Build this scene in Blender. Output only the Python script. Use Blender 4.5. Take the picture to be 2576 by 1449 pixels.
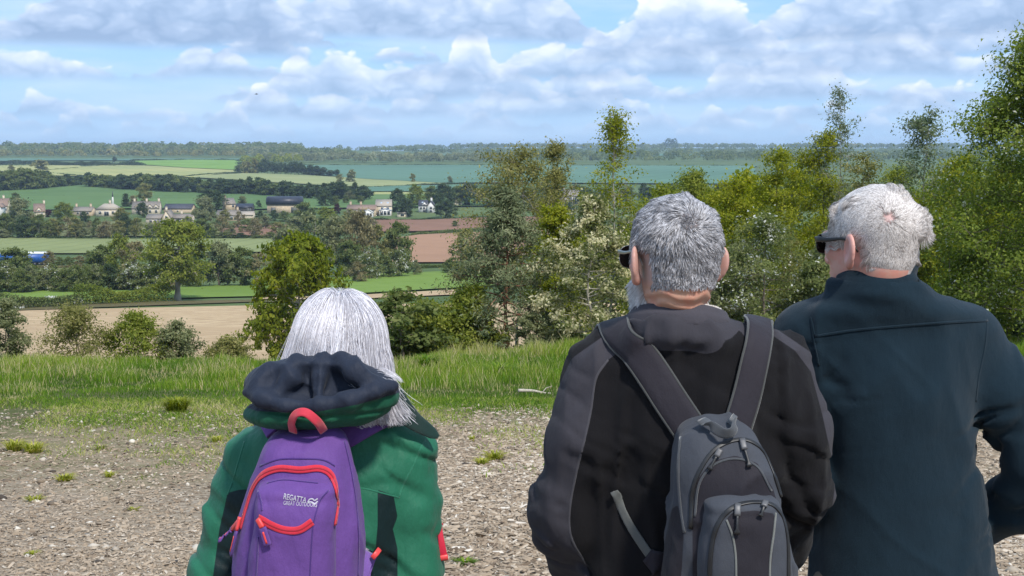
import bpy, bmesh, math, random
import numpy as np
from mathutils import Vector, Matrix

random.seed(7)
for o in list(bpy.data.objects):
    bpy.data.objects.remove(o, do_unlink=True)
SC = bpy.context.scene
COL = SC.collection
R = math.radians

# ------------------------------------------------------------------ camera
EYE = 1.6                       # the photographer's phone above the ground he stands on
FPX, CXP, CYP = 3476.0, 1288.0, 724.5     # focal length / centre in a 2576 x 1449 frame
PITCH = math.atan(354.5 / FPX)
cam_d = bpy.data.cameras.new('camera')
cam_d.sensor_width = 36.0
cam_d.lens = 36.0 * FPX / 2576.0
cam_d.clip_start = 0.05
cam_d.clip_end = 40000.0
cam = bpy.data.objects.new('camera', cam_d)
cam.location = (0, 0, EYE)
cam.rotation_euler = (math.pi / 2 - PITCH, 0, 0)
COL.objects.link(cam)
SC.camera = cam

# ------------------------------------------------------------------ render / view
SC.render.engine = 'CYCLES'
SC.cycles.use_denoising = True
SC.cycles.max_bounces = 6
SC.cycles.diffuse_bounces = 4
SC.cycles.glossy_bounces = 2
SC.cycles.transmission_bounces = 4
SC.cycles.transparent_max_bounces = 8
SC.cycles.volume_bounces = 0
SC.cycles.caustics_reflective = False
SC.cycles.caustics_refractive = False
SC.view_settings.view_transform = 'Standard'
SC.view_settings.look = 'None'
SC.view_settings.exposure = 0.48
SC.view_settings.gamma = 1.0
SC.view_settings.use_curve_mapping = False

# ------------------------------------------------------------------ sun + sky
SUN_TO = Vector((0.30, -0.56, 0.78)).normalized()      # towards the sun: high, behind the viewer's right shoulder
SUN_EL = math.asin(SUN_TO.z)
SUN_AZ = math.atan2(SUN_TO.x, SUN_TO.y)
sun_d = bpy.data.lights.new('sun', 'SUN')
sun_d.energy = 3.3
sun_d.angle = R(6.0)
sun_d.color = (1.0, 0.955, 0.89)
sun = bpy.data.objects.new('sun', sun_d)
sun.rotation_euler = SUN_TO.to_track_quat('Z', 'Y').to_euler()
sun.location = (60, -50, 120)
COL.objects.link(sun)

world = bpy.data.worlds.new('World')
SC.world = world
world.use_nodes = True
SKY_STRENGTH = 0.10
#SKY#
def build_sky():
    nt = world.node_tree
    N, L = nt.nodes, nt.links
    N.clear()
    out = N.new('ShaderNodeOutputWorld')
    bg = N.new('ShaderNodeBackground')
    bg.inputs['Strength'].default_value = SKY_STRENGTH
    L.new(bg.outputs[0], out.inputs[0])
    sky = N.new('ShaderNodeTexSky')
    sky.sky_type = 'NISHITA'
    sky.sun_disc = False
    sky.sun_elevation = SUN_EL
    sky.sun_rotation = SUN_AZ
    sky.air_density = 1.0
    sky.dust_density = 0.6
    sky.ozone_density = 2.0
    tc = N.new('ShaderNodeTexCoord')

    def put(n, vals):
        for i, v in enumerate(vals):
            if v is None: continue
            if isinstance(v, (int, float, tuple)): n.inputs[i].default_value = v
            else: L.new(v, n.inputs[i])
    def math_(op, *v, clamp=False):
        n = N.new('ShaderNodeMath'); n.operation = op; n.use_clamp = clamp; put(n, v); return n.outputs[0]
    def vec(op, *v):
        n = N.new('ShaderNodeVectorMath'); n.operation = op; put(n, v)
        return n.outputs['Value'] if op == 'DOT_PRODUCT' else n.outputs[0]
    def noise(v, scale, detail, rough=.55):
        n = N.new('ShaderNodeTexNoise'); n.noise_dimensions = '2D'
        n.inputs['Scale'].default_value = scale; n.inputs['Detail'].default_value = detail; n.inputs['Roughness'].default_value = rough
        L.new(v, n.inputs['Vector']); return n
    def rng(v, a, b, c=0., d=1., smooth=False):
        n = N.new('ShaderNodeMapRange')
        if smooth: n.interpolation_type = 'SMOOTHSTEP'
        L.new(v, n.inputs['Value'])
        for k, x in zip(('From Min', 'From Max', 'To Min', 'To Max'), (a, b, c, d)): n.inputs[k].default_value = x
        return n.outputs[0]

    K = 0.17
    s = N.new('ShaderNodeSeparateXYZ'); L.new(tc.outputs['Generated'], s.inputs[0])
    flat = vec('NORMALIZE', vec('MULTIPLY', tc.outputs['Generated'], (1., 1., 0.)))
    def plane(dz):
        g = math_('SUBTRACT', math.log(1 + K), math_('LOGARITHM', math_('ADD', math_('MAXIMUM', s.outputs[2], 0.0), K + dz), math.e))
        n = N.new('ShaderNodeVectorMath'); n.operation = 'SCALE'; L.new(flat, n.inputs[0]); L.new(g, n.inputs['Scale'])
        return n.outputs[0]
    def to_plane(px, py):
        x = (px - CXP) / FPX; y = -(py - CYP) / FPX
        d = Vector((x, math.cos(PITCH) + y * math.sin(PITCH), -math.sin(PITCH) + y * math.cos(PITCH))).normalized()
        g = math.log(1 + K) - math.log(max(d.z, 0) + K); h = math.hypot(d.x, d.y)
        return d.x / h * g, d.y / h * g

    p = plane(0.0)
    pu = plane(0.010)
    w = vec('MULTIPLY_ADD', noise(p, 8., 2).outputs['Color'], (.085, .085, 0.), (-.0425, -.0425, 0.))
    off = (3.7, 1.9, 0.0)
    n1 = noise(vec('ADD', vec('ADD', p, w), off), 5.2, 5, .55).outputs['Fac']
    n2 = noise(vec('ADD', vec('ADD', pu, w), off), 5.2, 3, .55).outputs['Fac']
    az = math_('ARCTAN2', s.outputs[0], s.outputs[1])
    el = math_('MAXIMUM', s.outputs[2], 0.0)
    ae = N.new('ShaderNodeCombineXYZ'); L.new(az, ae.inputs[0]); L.new(math_('MULTIPLY', el, 1.7), ae.inputs[1])
    wob = noise(ae.outputs[0], 26., 3, .6)
    aew = vec('MULTIPLY_ADD', wob.outputs['Color'], (.030, .030, 0.), ae.outputs[0])
    def vor(scale):
        v = N.new('ShaderNodeTexVoronoi'); v.voronoi_dimensions = '2D'; v.feature = 'F1'; v.inputs['Scale'].default_value = scale; L.new(aew, v.inputs['Vector']); return v.outputs['Distance']
    puff = math_('MULTIPLY_ADD', vor(95.), -.45, math_('MULTIPLY_ADD', vor(36.), -1.0, .62))      # rounded heads, about -.5 .. .6
    def PX(px): return math.atan2((px - CXP) / FPX, 1.0)
    def EL(py): return (370. - py) / FPX
    ramp_stops = [(0., (.265, .375, .565)), (.28, (.37, .485, .68)), (.55, (.545, .635, .775)), (.78, (.72, .765, .825)), (1., (.82, .835, .85))]
    def shade(f):
        r = N.new('ShaderNodeValToRGB'); e = r.color_ramp.elements
        e[0].position, e[0].color = 0., (*ramp_stops[0][1], 1); e[1].position, e[1].color = 1., (*ramp_stops[-1][1], 1)
        for q_, c_ in ramp_stops[1:-1]: k_ = e.new(q_); k_.color = (*c_, 1)
        L.new(f, r.inputs['Fac']); return r.outputs['Color']
    # rows of flat based cumulus, each further one lower: (base py, height px, frequency, threshold, opacity, [(px, half width, height px)])
    ROWS = [(352, 28, 26., .42, .45, []), (330, 34, 20., .42, .6, [(560, 70, 22), (1560, 100, 22)]), (300, 44, 15., .43, .72, [(740, 120, 48), (880, 70, 46), (330, 150, 26), (1960, 140, 30), (1250, 120, 26)]),
            (258, 50, 11., .45, .8, [(940, 95, 66), (1035, 50, 62), (1178, 60, 80), (1360, 110, 40), (1850, 100, 56), (2010, 80, 58), (2330, 150, 46), (1600, 120, 36)]),
            (206, 50, 8., .46, .84, [(50, 100, 66), (220, 90, 22), (460, 60, 26), (1420, 120, 66), (1130, 140, 30), (2080, 160, 46), (1680, 150, 40), (2420, 140, 44)]),
            (156, 60, 7., .50, .9, [(1690, 95, 112), (1850, 90, 92), (1520, 70, 62), (2190, 140, 56), (1040, 90, 34), (2450, 140, 60), (700, 90, 22)]),
            (112, 80, 5., .50, .92, [(150, 100, 60), (1090, 170, 110), (1370, 100, 110), (2180, 220, 160), (2480, 170, 180)]),
            (122, 60, 5., .60, .95, [(390, 250, 190), (610, 90, 105)])]
    DARK = [.95, .95, .95, .95, .95, .9, .66, .36]
    def mix(f, a, b):
        n = N.new('ShaderNodeMix'); n.data_type = 'RGBA'
        for k, x in (('Factor', f), ('A', a), ('B', b)):
            if isinstance(x, (int, float, tuple)): n.inputs[k].default_value = x
            else: L.new(x, n.inputs[k])
        return n.outputs['Result']
    k = 1.0 / SKY_STRENGTH
    veil = rng(noise(vec('MULTIPLY', ae.outputs[0], (1., 3.2, 0.)), 7., 4, .6).outputs['Fac'], .36, .68, .06, .72)
    # thin high veil over the clear blue, then the clouds
    clear = mix(.7, sky.outputs[0], (.235 * k, .48 * k, .85 * k, 1.))
    col = mix(veil, clear, (.46 * k, .605 * k, .80 * k, 1.))
    # overhead: the same broken cloud seen from below
    m0 = math_('MULTIPLY', rng(n1, .47, .56, smooth=True), rng(el, .11, .16, smooth=True))
    l0 = math_('MULTIPLY_ADD', math_('SUBTRACT', n1, n2), 3.0, .45, clamp=True)
    col = mix(m0, col, vec('MULTIPLY', shade(l0), (k, k, k)))
    keep = rng(el, .12, .17, 1., 0., smooth=True)
    for i, (bp, hp, fr, th, op, bumps) in enumerate(ROWS):
        bz, hz_ = EL(bp), hp / FPX
        v_ = N.new('ShaderNodeCombineXYZ'); L.new(math_('MULTIPLY_ADD', az, fr, 13.7 * i), v_.inputs[0]); v_.inputs[1].default_value = 3.1 * i
        nn = noise(v_.outputs[0], 1., 3, .5).outputs['Fac']
        h = math_('MULTIPLY', math_('MAXIMUM', math_('SUBTRACT', nn, th), 0.0), hz_ * 6.)
        for (px, hw, bh) in bumps:
            e_ = math_('MULTIPLY_ADD', az, FPX / hw, -PX(px) * FPX / hw); e2 = math_('MULTIPLY', e_, e_)
            h = math_('ADD', h, math_('DIVIDE', bh / FPX, math_('MULTIPLY_ADD', e2, e2, 1.0)))
        hb = math_('MULTIPLY_ADD', puff, min(.014, .36 * hz_ + .004), h)               # puffed top edge
        base = math_('MULTIPLY_ADD', nn, .012, bz - .006)
        up_ = math_('SUBTRACT', el, base)
        top = rng(math_('SUBTRACT', hb, up_), .0, .0044, smooth=True)
        bot = rng(up_, -.004, .006, smooth=True)
        body = rng(h, .002, .006)
        m_ = math_('MULTIPLY', math_('MULTIPLY', top, bot), math_('MULTIPLY', body, math_('MULTIPLY', keep, op)))
        t_ = math_('DIVIDE', up_, math_('MULTIPLY_ADD', h, .85, .010))
        lit = math_('MULTIPLY_ADD', puff, .42, math_('MULTIPLY_ADD', t_, DARK[i], .04), clamp=True)
        col = mix(m_, col, vec('MULTIPLY', shade(lit), (k, k, k)))
    L.new(col, bg.inputs['Color'])
    world.cycles.sampling_method = 'MANUAL'
    world.cycles.sample_map_resolution = 512
build_sky()
# ------------------------------------------------------------------ helpers
RNG = np.random.default_rng(11)
SP, CP = math.sin(PITCH), math.cos(PITCH)
def ray(px, py):
    x = (px - CXP) / FPX; y = -(py - CYP) / FPX
    return np.array([x, CP + y * SP, -SP + y * CP])
def at(px, py, Y):
    """world point at distance Y ahead that lies on the line of sight through a pixel of the 2576-wide frame"""
    d = ray(px, py); t = Y / d[1]
    return np.array([d[0] * t, Y, EYE + d[2] * t])

def tag(o, label=None, cat=None, group=None, kind=None):
    if label: o['label'] = label
    if cat: o['category'] = cat
    if group: o['group'] = group
    if kind: o['kind'] = kind
    return o
def empty(name, loc=(0, 0, 0), rz=0.0):
    o = bpy.data.objects.new(name, None); COL.objects.link(o)
    o.empty_display_size = 0.1
    o.location = loc; o.rotation_euler = (0, 0, rz)
    return o
def link(name, me, parent=None, local=False):
    o = bpy.data.objects.new(name, me); COL.objects.link(o)
    if parent is not None:
        o.parent = parent
        if not local:      # geometry given in world coordinates
            o.matrix_parent_inverse = parent_inv(parent)
    return o
def parent_inv(p):
    m = Matrix.Identity(4)
    while p is not None:
        m = Matrix.LocRotScale(p.location, p.rotation_euler, p.scale).copy() @ m if p.parent is None else \
            (p.matrix_parent_inverse @ Matrix.LocRotScale(p.location, p.rotation_euler, p.scale)) @ m
        p = p.parent
    return m.inverted()

def mesh_np(name, V, F, mat=None, attrs=None, smooth=False, mats=None, midx=None):
    """mesh from numpy arrays; F is (n,3), (n,4) or a list of such arrays"""
    me = bpy.data.meshes.new(name)
    Fs = F if isinstance(F, list) else [F]
    Fs = [np.asarray(f, dtype=np.int32) for f in Fs if len(f)]
    V = np.asarray(V, dtype=np.float32)
    me.vertices.add(len(V)); me.vertices.foreach_set('co', V.ravel())
    nl = sum(f.size for f in Fs); npoly = sum(len(f) for f in Fs)
    me.loops.add(nl); me.polygons.add(npoly)
    me.loops.foreach_set('vertex_index', np.concatenate([f.ravel() for f in Fs]))
    st, base = [], 0
    for f in Fs:
        st.append(base + np.arange(len(f), dtype=np.int32) * f.shape[1]); base += f.size
    me.polygons.foreach_set('loop_start', np.concatenate(st))
    if mats:
        for m in mats: me.materials.append(m)
    elif mat is not None: me.materials.append(mat)
    if midx is not None: me.polygons.foreach_set('material_index', np.asarray(midx, dtype=np.int32))
    if smooth: me.polygons.foreach_set('use_smooth', np.ones(npoly, dtype=bool))
    if attrs:
        for k, a in attrs.items():
            at_ = me.attributes.new(k, 'FLOAT', 'POINT')
            at_.data.foreach_set('value', np.asarray(a, dtype=np.float32).ravel())
    me.update(calc_edges=True)
    return me

class MB:
    """collects boxes, prisms and tubes and links them as one mesh object"""
    def __init__(s): s.V, s.Q, s.T, s.n = [], [], [], 0
    def add(s, V, Q=None, T=None):
        V = np.asarray(V, float).reshape(-1, 3)
        if Q is not None and len(Q): s.Q.append(np.asarray(Q, int) + s.n)
        if T is not None and len(T): s.T.append(np.asarray(T, int) + s.n)
        s.V.append(V); s.n += len(V); return s
    def box(s, c, d, rz=0.0):
        x, y, z = np.array(d) / 2
        v = np.array([[-x, -y, -z], [x, -y, -z], [x, y, -z], [-x, y, -z], [-x, -y, z], [x, -y, z], [x, y, z], [-x, y, z]])
        if rz:
            cs, sn = math.cos(rz), math.sin(rz); v = v @ np.array([[cs, sn, 0], [-sn, cs, 0], [0, 0, 1]])
        return s.add(v + np.array(c), [[0, 3, 2, 1], [4, 5, 6, 7], [0, 1, 5, 4], [1, 2, 6, 5], [2, 3, 7, 6], [3, 0, 4, 7]])
    def prism(s, poly, a, b, axis='y'):
        """polygon in the plane across AXIS, pushed from a to b"""
        n = len(poly); v = []
        for t in (a, b):
            for (u, w) in poly:
                v.append((u, t, w) if axis == 'y' else ((t, u, w) if axis == 'x' else (u, w, t)))
        q = [[i, (i + 1) % n, n + (i + 1) % n, n + i] for i in range(n)]
        t = [[0, i + 1, i] for i in range(1, n - 1)] + [[n, n + i, n + i + 1] for i in range(1, n - 1)]
        return s.add(v, q, t)
    def tube(s, pts, rad, sides=6, cap=True, flat=1.0):
        v, q, t = tube(pts, rad, sides, cap, flat); return s.add(v, q, t)
    def build(s, name, mat, parent=None, local=False, smooth=False):
        V = np.concatenate(s.V) if s.V else np.zeros((0, 3))
        F = []
        if s.Q: F.append(np.concatenate(s.Q))
        if s.T: F.append(np.concatenate(s.T))
        return link(name, mesh_np(name, V, F, mat, smooth=smooth), parent, local)

def tube(pts, rad, sides=6, cap=True, flat=1.0):
    pts = np.asarray(pts, float); n = len(pts)
    rad = np.broadcast_to(np.asarray(rad, float), (n,))
    d = np.gradient(pts, axis=0); d /= np.maximum(np.linalg.norm(d, axis=1, keepdims=True), 1e-9)
    ref = np.array([0., 0, 1]) if abs(d[:, 2]).mean() < .9 else np.array([1., 0, 0])
    a = np.cross(d, ref); a /= np.maximum(np.linalg.norm(a, axis=1, keepdims=True), 1e-9)
    b = np.cross(d, a)
    th = np.arange(sides) * 2 * math.pi / sides
    V = pts[:, None] + rad[:, None, None] * (np.cos(th)[None, :, None] * a[:, None] + flat * np.sin(th)[None, :, None] * b[:, None])
    V = V.reshape(-1, 3)
    i = np.arange(n - 1)[:, None] * sides; j = np.arange(sides)[None]; j2 = (j + 1) % sides
    Q = np.stack([i + j, i + sides + j, i + sides + j2, i + j2], -1).reshape(-1, 4)
    T = np.zeros((0, 3), int)
    if cap:
        k = np.arange(1, sides - 1)
        T = np.concatenate([np.stack([0 * k, k, k + 1], 1), (n - 1) * sides + np.stack([0 * k, k + 1, k], 1)])
    return V, Q, T

def _hash(ix, iy, iz, seed):
    h = (ix.astype(np.int64) * 374761393 + iy.astype(np.int64) * 668265263 + iz.astype(np.int64) * 2147483647 + seed * 1274126177) & 0xffffffff
    h = ((h ^ (h >> 13)) * 1274126177) & 0xffffffff
    return ((h ^ (h >> 16)) & 0xffff) / 65535.0
def vnoise(x, y, z=0.0, seed=0):
    x, y, z = np.broadcast_arrays(np.asarray(x, float), np.asarray(y, float), np.asarray(z, float))
    ix, iy, iz = np.floor(x), np.floor(y), np.floor(z)
    fx, fy, fz = x - ix, y - iy, z - iz
    fx, fy, fz = (f * f * (3 - 2 * f) for f in (fx, fy, fz))
    r = 0
    for a in (0, 1):
        for b in (0, 1):
            for c in (0, 1):
                r = r + _hash(ix + a, iy + b, iz + c, seed) * (fx if a else 1 - fx) * (fy if b else 1 - fy) * (fz if c else 1 - fz)
    return r * 2 - 1
def fbm(x, y, z=0.0, oct=4, seed=0):
    r, a = 0, 1.0
    for i in range(oct):
        r = r + a * vnoise(np.asarray(x) * 2 ** i, np.asarray(y) * 2 ** i, np.asarray(z) * 2 ** i, seed + i); a *= .5
    return r

# ------------------------------------------------------------------ materials
MATS = {}
def new_mat(name):
    m = bpy.data.materials.new(name); m.use_nodes = True
    nt = m.node_tree; b = nt.nodes['Principled BSDF']
    return m, nt, b
def setp(b, **kw):
    for k, v in kw.items():
        k = k.replace('_', ' ')
        if k in b.inputs: b.inputs[k].default_value = v
def coords(nt, scale=(1, 1, 1), kind='Object'):
    t = nt.nodes.new('ShaderNodeTexCoord'); m = nt.nodes.new('ShaderNodeMapping')
    m.inputs['Scale'].default_value = scale
    nt.links.new(t.outputs[kind], m.inputs['Vector']); return m.outputs[0]
def noise_n(nt, vec, scale, detail=4, rough=.55, typ='Fac'):
    n = nt.nodes.new('ShaderNodeTexNoise'); n.inputs['Scale'].default_value = scale
    n.inputs['Detail'].default_value = detail; n.inputs['Roughness'].default_value = rough
    if vec is not None: nt.links.new(vec, n.inputs['Vector'])
    return n.outputs[typ]
def ramp_n(nt, fac, stops):
    r = nt.nodes.new('ShaderNodeValToRGB'); e = r.color_ramp.elements
    e[0].position, e[0].color = stops[0][0], (*stops[0][1], 1)
    e[1].position, e[1].color = stops[-1][0], (*stops[-1][1], 1)
    for p, c in stops[1:-1]:
        k = e.new(p); k.color = (*c, 1)
    nt.links.new(fac, r.inputs['Fac']); return r.outputs['Color']
def mix_n(nt, f, a, b, blend='MIX'):
    n = nt.nodes.new('ShaderNodeMix'); n.data_type = 'RGBA'; n.blend_type = blend
    for k, x in (('Factor', f), ('A', a), ('B', b)):
        if isinstance(x, (int, float)): n.inputs[k].default_value = x
        elif isinstance(x, tuple): n.inputs[k].default_value = (*x, 1) if len(x) == 3 else x
        else: nt.links.new(x, n.inputs[k])
    return n.outputs['Result']
def math_n(nt, op, *vals, clamp=False):
    n = nt.nodes.new('ShaderNodeMath'); n.operation = op; n.use_clamp = clamp
    for i, v in enumerate(vals):
        if isinstance(v, (int, float)): n.inputs[i].default_value = v
        else: nt.links.new(v, n.inputs[i])
    return n.outputs[0]
def step_n(nt, v, a, b):
    n = nt.nodes.new('ShaderNodeMapRange'); n.interpolation_type = 'SMOOTHSTEP'
    n.inputs['From Min'].default_value = a; n.inputs['From Max'].default_value = b
    nt.links.new(v, n.inputs['Value']); return n.outputs[0]
def bump_n(nt, b, h, strength=.3, dist=.01):
    n = nt.nodes.new('ShaderNodeBump'); n.inputs['Strength'].default_value = strength; n.inputs['Distance'].default_value = dist
    nt.links.new(h, n.inputs['Height']); nt.links.new(n.outputs[0], b.inputs['Normal'])
def attr_n(nt, name):
    a = nt.nodes.new('ShaderNodeAttribute'); a.attribute_name = name; return a.outputs['Fac']
def plain(name, col, rough=.7, var=.12, scale=20.0, bump=0.0, metal=0.0, kind='Object'):
    """a plain painted / stone / cloth material with slight uneven colour"""
    if name in MATS: return MATS[name]
    m, nt, b = new_mat(name)
    v = coords(nt, kind=kind)
    n = noise_n(nt, v, scale, 5)
    c0 = tuple(x * (1 - var) for x in col); c1 = tuple(min(1, x * (1 + var)) for x in col)
    nt.links.new(ramp_n(nt, n, [(.3, c0), (.7, c1)]), b.inputs['Base Color'])
    setp(b, Roughness=rough, Metallic=metal)
    if bump: bump_n(nt, b, n, bump, .02)
    MATS[name] = m
    return m
def leaf_mat(name, stops, trans=.48, rough=.55):
    """leaves: colour varies from leaf to leaf (attribute tint), light passes through"""
    m, nt, b = new_mat(name)
    c = ramp_n(nt, attr_n(nt, 'tint'), stops)
    nt.links.new(c, b.inputs['Base Color']); setp(b, Roughness=.7, Specular_IOR_Level=.12)
    t = nt.nodes.new('ShaderNodeBsdfTranslucent')
    hs = nt.nodes.new('ShaderNodeHueSaturation'); hs.inputs['Saturation'].default_value = 1.15; hs.inputs['Value'].default_value = 1.25
    nt.links.new(c, hs.inputs['Color']); nt.links.new(hs.outputs[0], t.inputs['Color'])
    mx = nt.nodes.new('ShaderNodeMixShader'); mx.inputs[0].default_value = trans
    nt.links.new(b.outputs[0], mx.inputs[1]); nt.links.new(t.outputs[0], mx.inputs[2])
    nt.links.new(mx.outputs[0], nt.nodes['Material Output'].inputs['Surface'])
    MATS[name] = m
    return m
# ------------------------------------------------------------------ the lie of the land
PROF_L = np.array([(-60, 4.5), (0, 0), (17, -1.7), (27, -2.72), (30, -3.15), (45, -6.3), (70, -11), (100, -15.2), (130, -18.5), (180, -21.9), (232, -24.4),
                   (300, -27.2), (325, -28.0), (370, -29.4), (420, -31.0), (510, -32.4), (640, -33.4), (720, -31.8), (860, -30.6), (1050, -28.7),
                   (1350, -25.6), (1700, -22.9), (2100, -19.4), (2450, -15.8), (2800, -7.0), (3100, -1.0), (3600, -8), (5200, -30), (14000, -140)], float)
PROF_R = PROF_L.copy()
PROF_R[-7:, :] = [(2100, -20.0), (2450, -17.0), (3000, -16.5), (3600, -13.0), (4700, -2.0), (5600, -14), (14000, -140)][:7]
def land(X, Y):
    X = np.asarray(X, float); Y = np.asarray(Y, float)
    a = np.interp(Y, PROF_L[:, 0], PROF_L[:, 1]); b = np.interp(Y, PROF_R[:, 0], PROF_R[:, 1])
    t = np.clip((X / np.maximum(Y, 1.0) + .16) / .14, 0, 1); t = t * t * (3 - 2 * t)
    z = a * (1 - t) + b * t
    # the crest stays level a little longer on the right, where the plantation stands
    c = np.clip((X + 3.5) / 5.0, 0, 1) * np.clip((Y - 27) / 3, 0, 1) * np.clip((62 - Y) / 14, 0, 1)
    z = z * (1 - c) + c * np.maximum(z, -.098 * Y - .05 - .012 * np.maximum(Y - 33, 0))
    near = np.clip((40 - Y) / 10, 0, 1)
    z = z + near * .035 * fbm(X * .45, Y * .45, 0, 3, 5) + (1 - near) * np.clip(Y / 900, 0, 1) * 1.1 * fbm(X / 260, Y / 260, 0, 2, 9)
    return z
def hit(px, py, ymin=60.0, ymax=6000.0):
    """where the line of sight through a pixel meets the land beyond ymin"""
    ys = np.geomspace(ymin, ymax, 1200)
    d = ray(px, py)
    zs = EYE + d[2] / d[1] * ys; xs = d[0] / d[1] * ys
    below = zs <= land(xs, ys)
    i = int(np.argmax(below)) if below.any() else len(ys) - 1
    return np.array([xs[i], ys[i], float(land(xs[i], ys[i]))])

def build_ground():
    ys = np.concatenate([np.arange(-40, 0, 2.0), np.arange(0, 40, .4), np.geomspace(40, 13500, 260)])
    s = np.linspace(-1, 1, 181)
    W = np.maximum(55.0, 26 + .75 * ys)
    Xg = s[None] * W[:, None]; Yg = np.repeat(ys[:, None], len(s), 1)
    Z = land(Xg, Yg)
    V = np.stack([Xg, Yg, Z], -1).reshape(-1, 3)
    n = len(s); i = np.arange(len(ys) - 1)[:, None] * n; j = np.arange(n - 1)[None]
    F = np.stack([i + j, i + j + 1, i + n + j + 1, i + n + j], -1).reshape(-1, 4)
    m, nt, b = new_mat('ground')
    g = nt.nodes.new('ShaderNodeNewGeometry'); sep = nt.nodes.new('ShaderNodeSeparateXYZ')
    nt.links.new(g.outputs['Position'], sep.inputs[0])
    pos = g.outputs['Position']
    edge = noise_n(nt, pos, .55, 5, .6)
    yy = math_n(nt, 'ADD', sep.outputs[1], math_n(nt, 'MULTIPLY_ADD', edge, 10.0, -5.0))
    yy = math_n(nt, 'ADD', yy, math_n(nt, 'MULTIPLY', math_n(nt, 'MINIMUM', sep.outputs[0], 0.0), -.45))
    # trampled wood chip: stretched flecks, beige to brown
    mp = nt.nodes.new('ShaderNodeMapping'); mp.inputs['Scale'].default_value = (26, 60, 26); nt.links.new(pos, mp.inputs[0])
    vo = nt.nodes.new('ShaderNodeTexVoronoi'); vo.inputs['Scale'].default_value = 1.0; nt.links.new(mp.outputs[0], vo.inputs['Vector'])
    fl = ramp_n(nt, vo.outputs['Color'], [(.12, (.12, .090, .062)), (.42, (.215, .168, .120)), (.72, (.31, .255, .19)), (.95, (.43, .38, .31))])
    big = noise_n(nt, pos, 1.1, 5)
    chip = mix_n(nt, math_n(nt, 'MULTIPLY', step_n(nt, big, .38, .66), .55), fl, (.27, .212, .15))
    moss = mix_n(nt, step_n(nt, noise_n(nt, pos, 3.5, 5, .65), .4, .62), (.125, .118, .045), (.23, .185, .115))
    soil = mix_n(nt, noise_n(nt, pos, 5, 4), (.045, .055, .018), (.11, .115, .035))
    near = mix_n(nt, step_n(nt, yy, 10.5, 15.0), chip, mix_n(nt, .72, chip, moss))
    near = mix_n(nt, step_n(nt, yy, 15.2, 18.6), near, soil)
    fine = noise_n(nt, pos, .022, 5)
    grass = ramp_n(nt, fine, [(.30, (.060, .095, .030)), (.55, (.085, .125, .042)), (.75, (.115, .14, .055))])
    far = mix_n(nt, step_n(nt, sep.outputs[1], 34, 46), near, grass)
    nt.links.new(far, b.inputs['Base Color']); setp(b, Roughness=.95, Specular_IOR_Level=.15)
    bump_n(nt, b, vo.outputs['Distance'], .5, .012)
    o = link('ground', mesh_np('ground', V, F, m, smooth=True)); tag(o, kind='structure')
build_ground()

def field_mat(name, c0, c1, rows=0.0, ang=0.0, spec=.1, c2=None, blot=.02, tram=0.0):
    m, nt, b = new_mat(name)
    g = nt.nodes.new('ShaderNodeNewGeometry'); pos = g.outputs['Position']
    mp = nt.nodes.new('ShaderNodeMapping'); mp.inputs['Rotation'].default_value = (0, 0, ang)
    nt.links.new(pos, mp.inputs[0])
    mp2 = nt.nodes.new('ShaderNodeMapping'); mp2.inputs['Scale'].default_value = (.16, 1.0, .3); nt.links.new(mp.outputs[0], mp2.inputs[0])
    n1 = noise_n(nt, mp2.outputs[0], rows or .8, 6, .65)
    n2 = noise_n(nt, pos, blot, 4)
    c = mix_n(nt, step_n(nt, n1, .34, .68), c0, c1)
    c = mix_n(nt, math_n(nt, 'MULTIPLY', step_n(nt, n2, .40, .68), .75), c, c2 or tuple(x * .86 for x in c0))
    if tram:       # wheel tracks through the crop
        w = nt.nodes.new('ShaderNodeTexWave'); w.inputs['Scale'].default_value = 1.0 / tram; w.inputs['Distortion'].default_value = .6; w.inputs['Detail'].default_value = 1
        w.inputs['Detail Scale'].default_value = .02; nt.links.new(mp.outputs[0], w.inputs['Vector'])
        c = mix_n(nt, math_n(nt, 'MULTIPLY', step_n(nt, w.outputs['Fac'], .86, .99), .30), c, tuple(x * .55 for x in c0))
    nt.links.new(c, b.inputs['Base Color']); setp(b, Roughness=.95, Specular_IOR_Level=spec)
    bump_n(nt, b, n1, .6, .08)
    return m
def field(name, near, far, mat, lift=.12, nu=40, nv=14, ymin=60.0, wpts=False):
    """a field laid over the land between its near and its far edge"""
    A = np.array([hit(*p, ymin=ymin) if not wpts else p for p in near]); B = np.array([hit(*p, ymin=ymin) if not wpts else p for p in far])
    def res(P, n):
        s = np.concatenate([[0], np.cumsum(np.linalg.norm(np.diff(P[:, :2], axis=0), axis=1))]); t = np.linspace(0, s[-1], n)
        return np.stack([np.interp(t, s, P[:, k]) for k in (0, 1)], 1)
    a, b = res(A, nu), res(B, nu)
    t = np.linspace(0, 1, nv)[:, None, None]
    P = a[None] * (1 - t) + b[None] * t
    wob = np.stack([vnoise(P[..., 0] / 25, P[..., 1] / 25, 0, 3), vnoise(P[..., 0] / 25, P[..., 1] / 25, 0, 4)], -1) * np.clip(P[..., 1:2] / 350, .1, 3)
    P = P + wob
    z = land(P[..., 0], P[..., 1]) + lift * np.clip(P[..., 1] / 300, .35, 6)
    V = np.concatenate([P, z[..., None]], -1).reshape(-1, 3)
    i = np.arange(nv - 1)[:, None] * nu; j = np.arange(nu - 1)[None]
    F = np.stack([i + j, i + j + 1, i + nu + j + 1, i + nu + j], -1).reshape(-1, 4)
    o = link(name, mesh_np(name, V, F, mat, smooth=True)); tag(o, kind='structure'); return o

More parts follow.
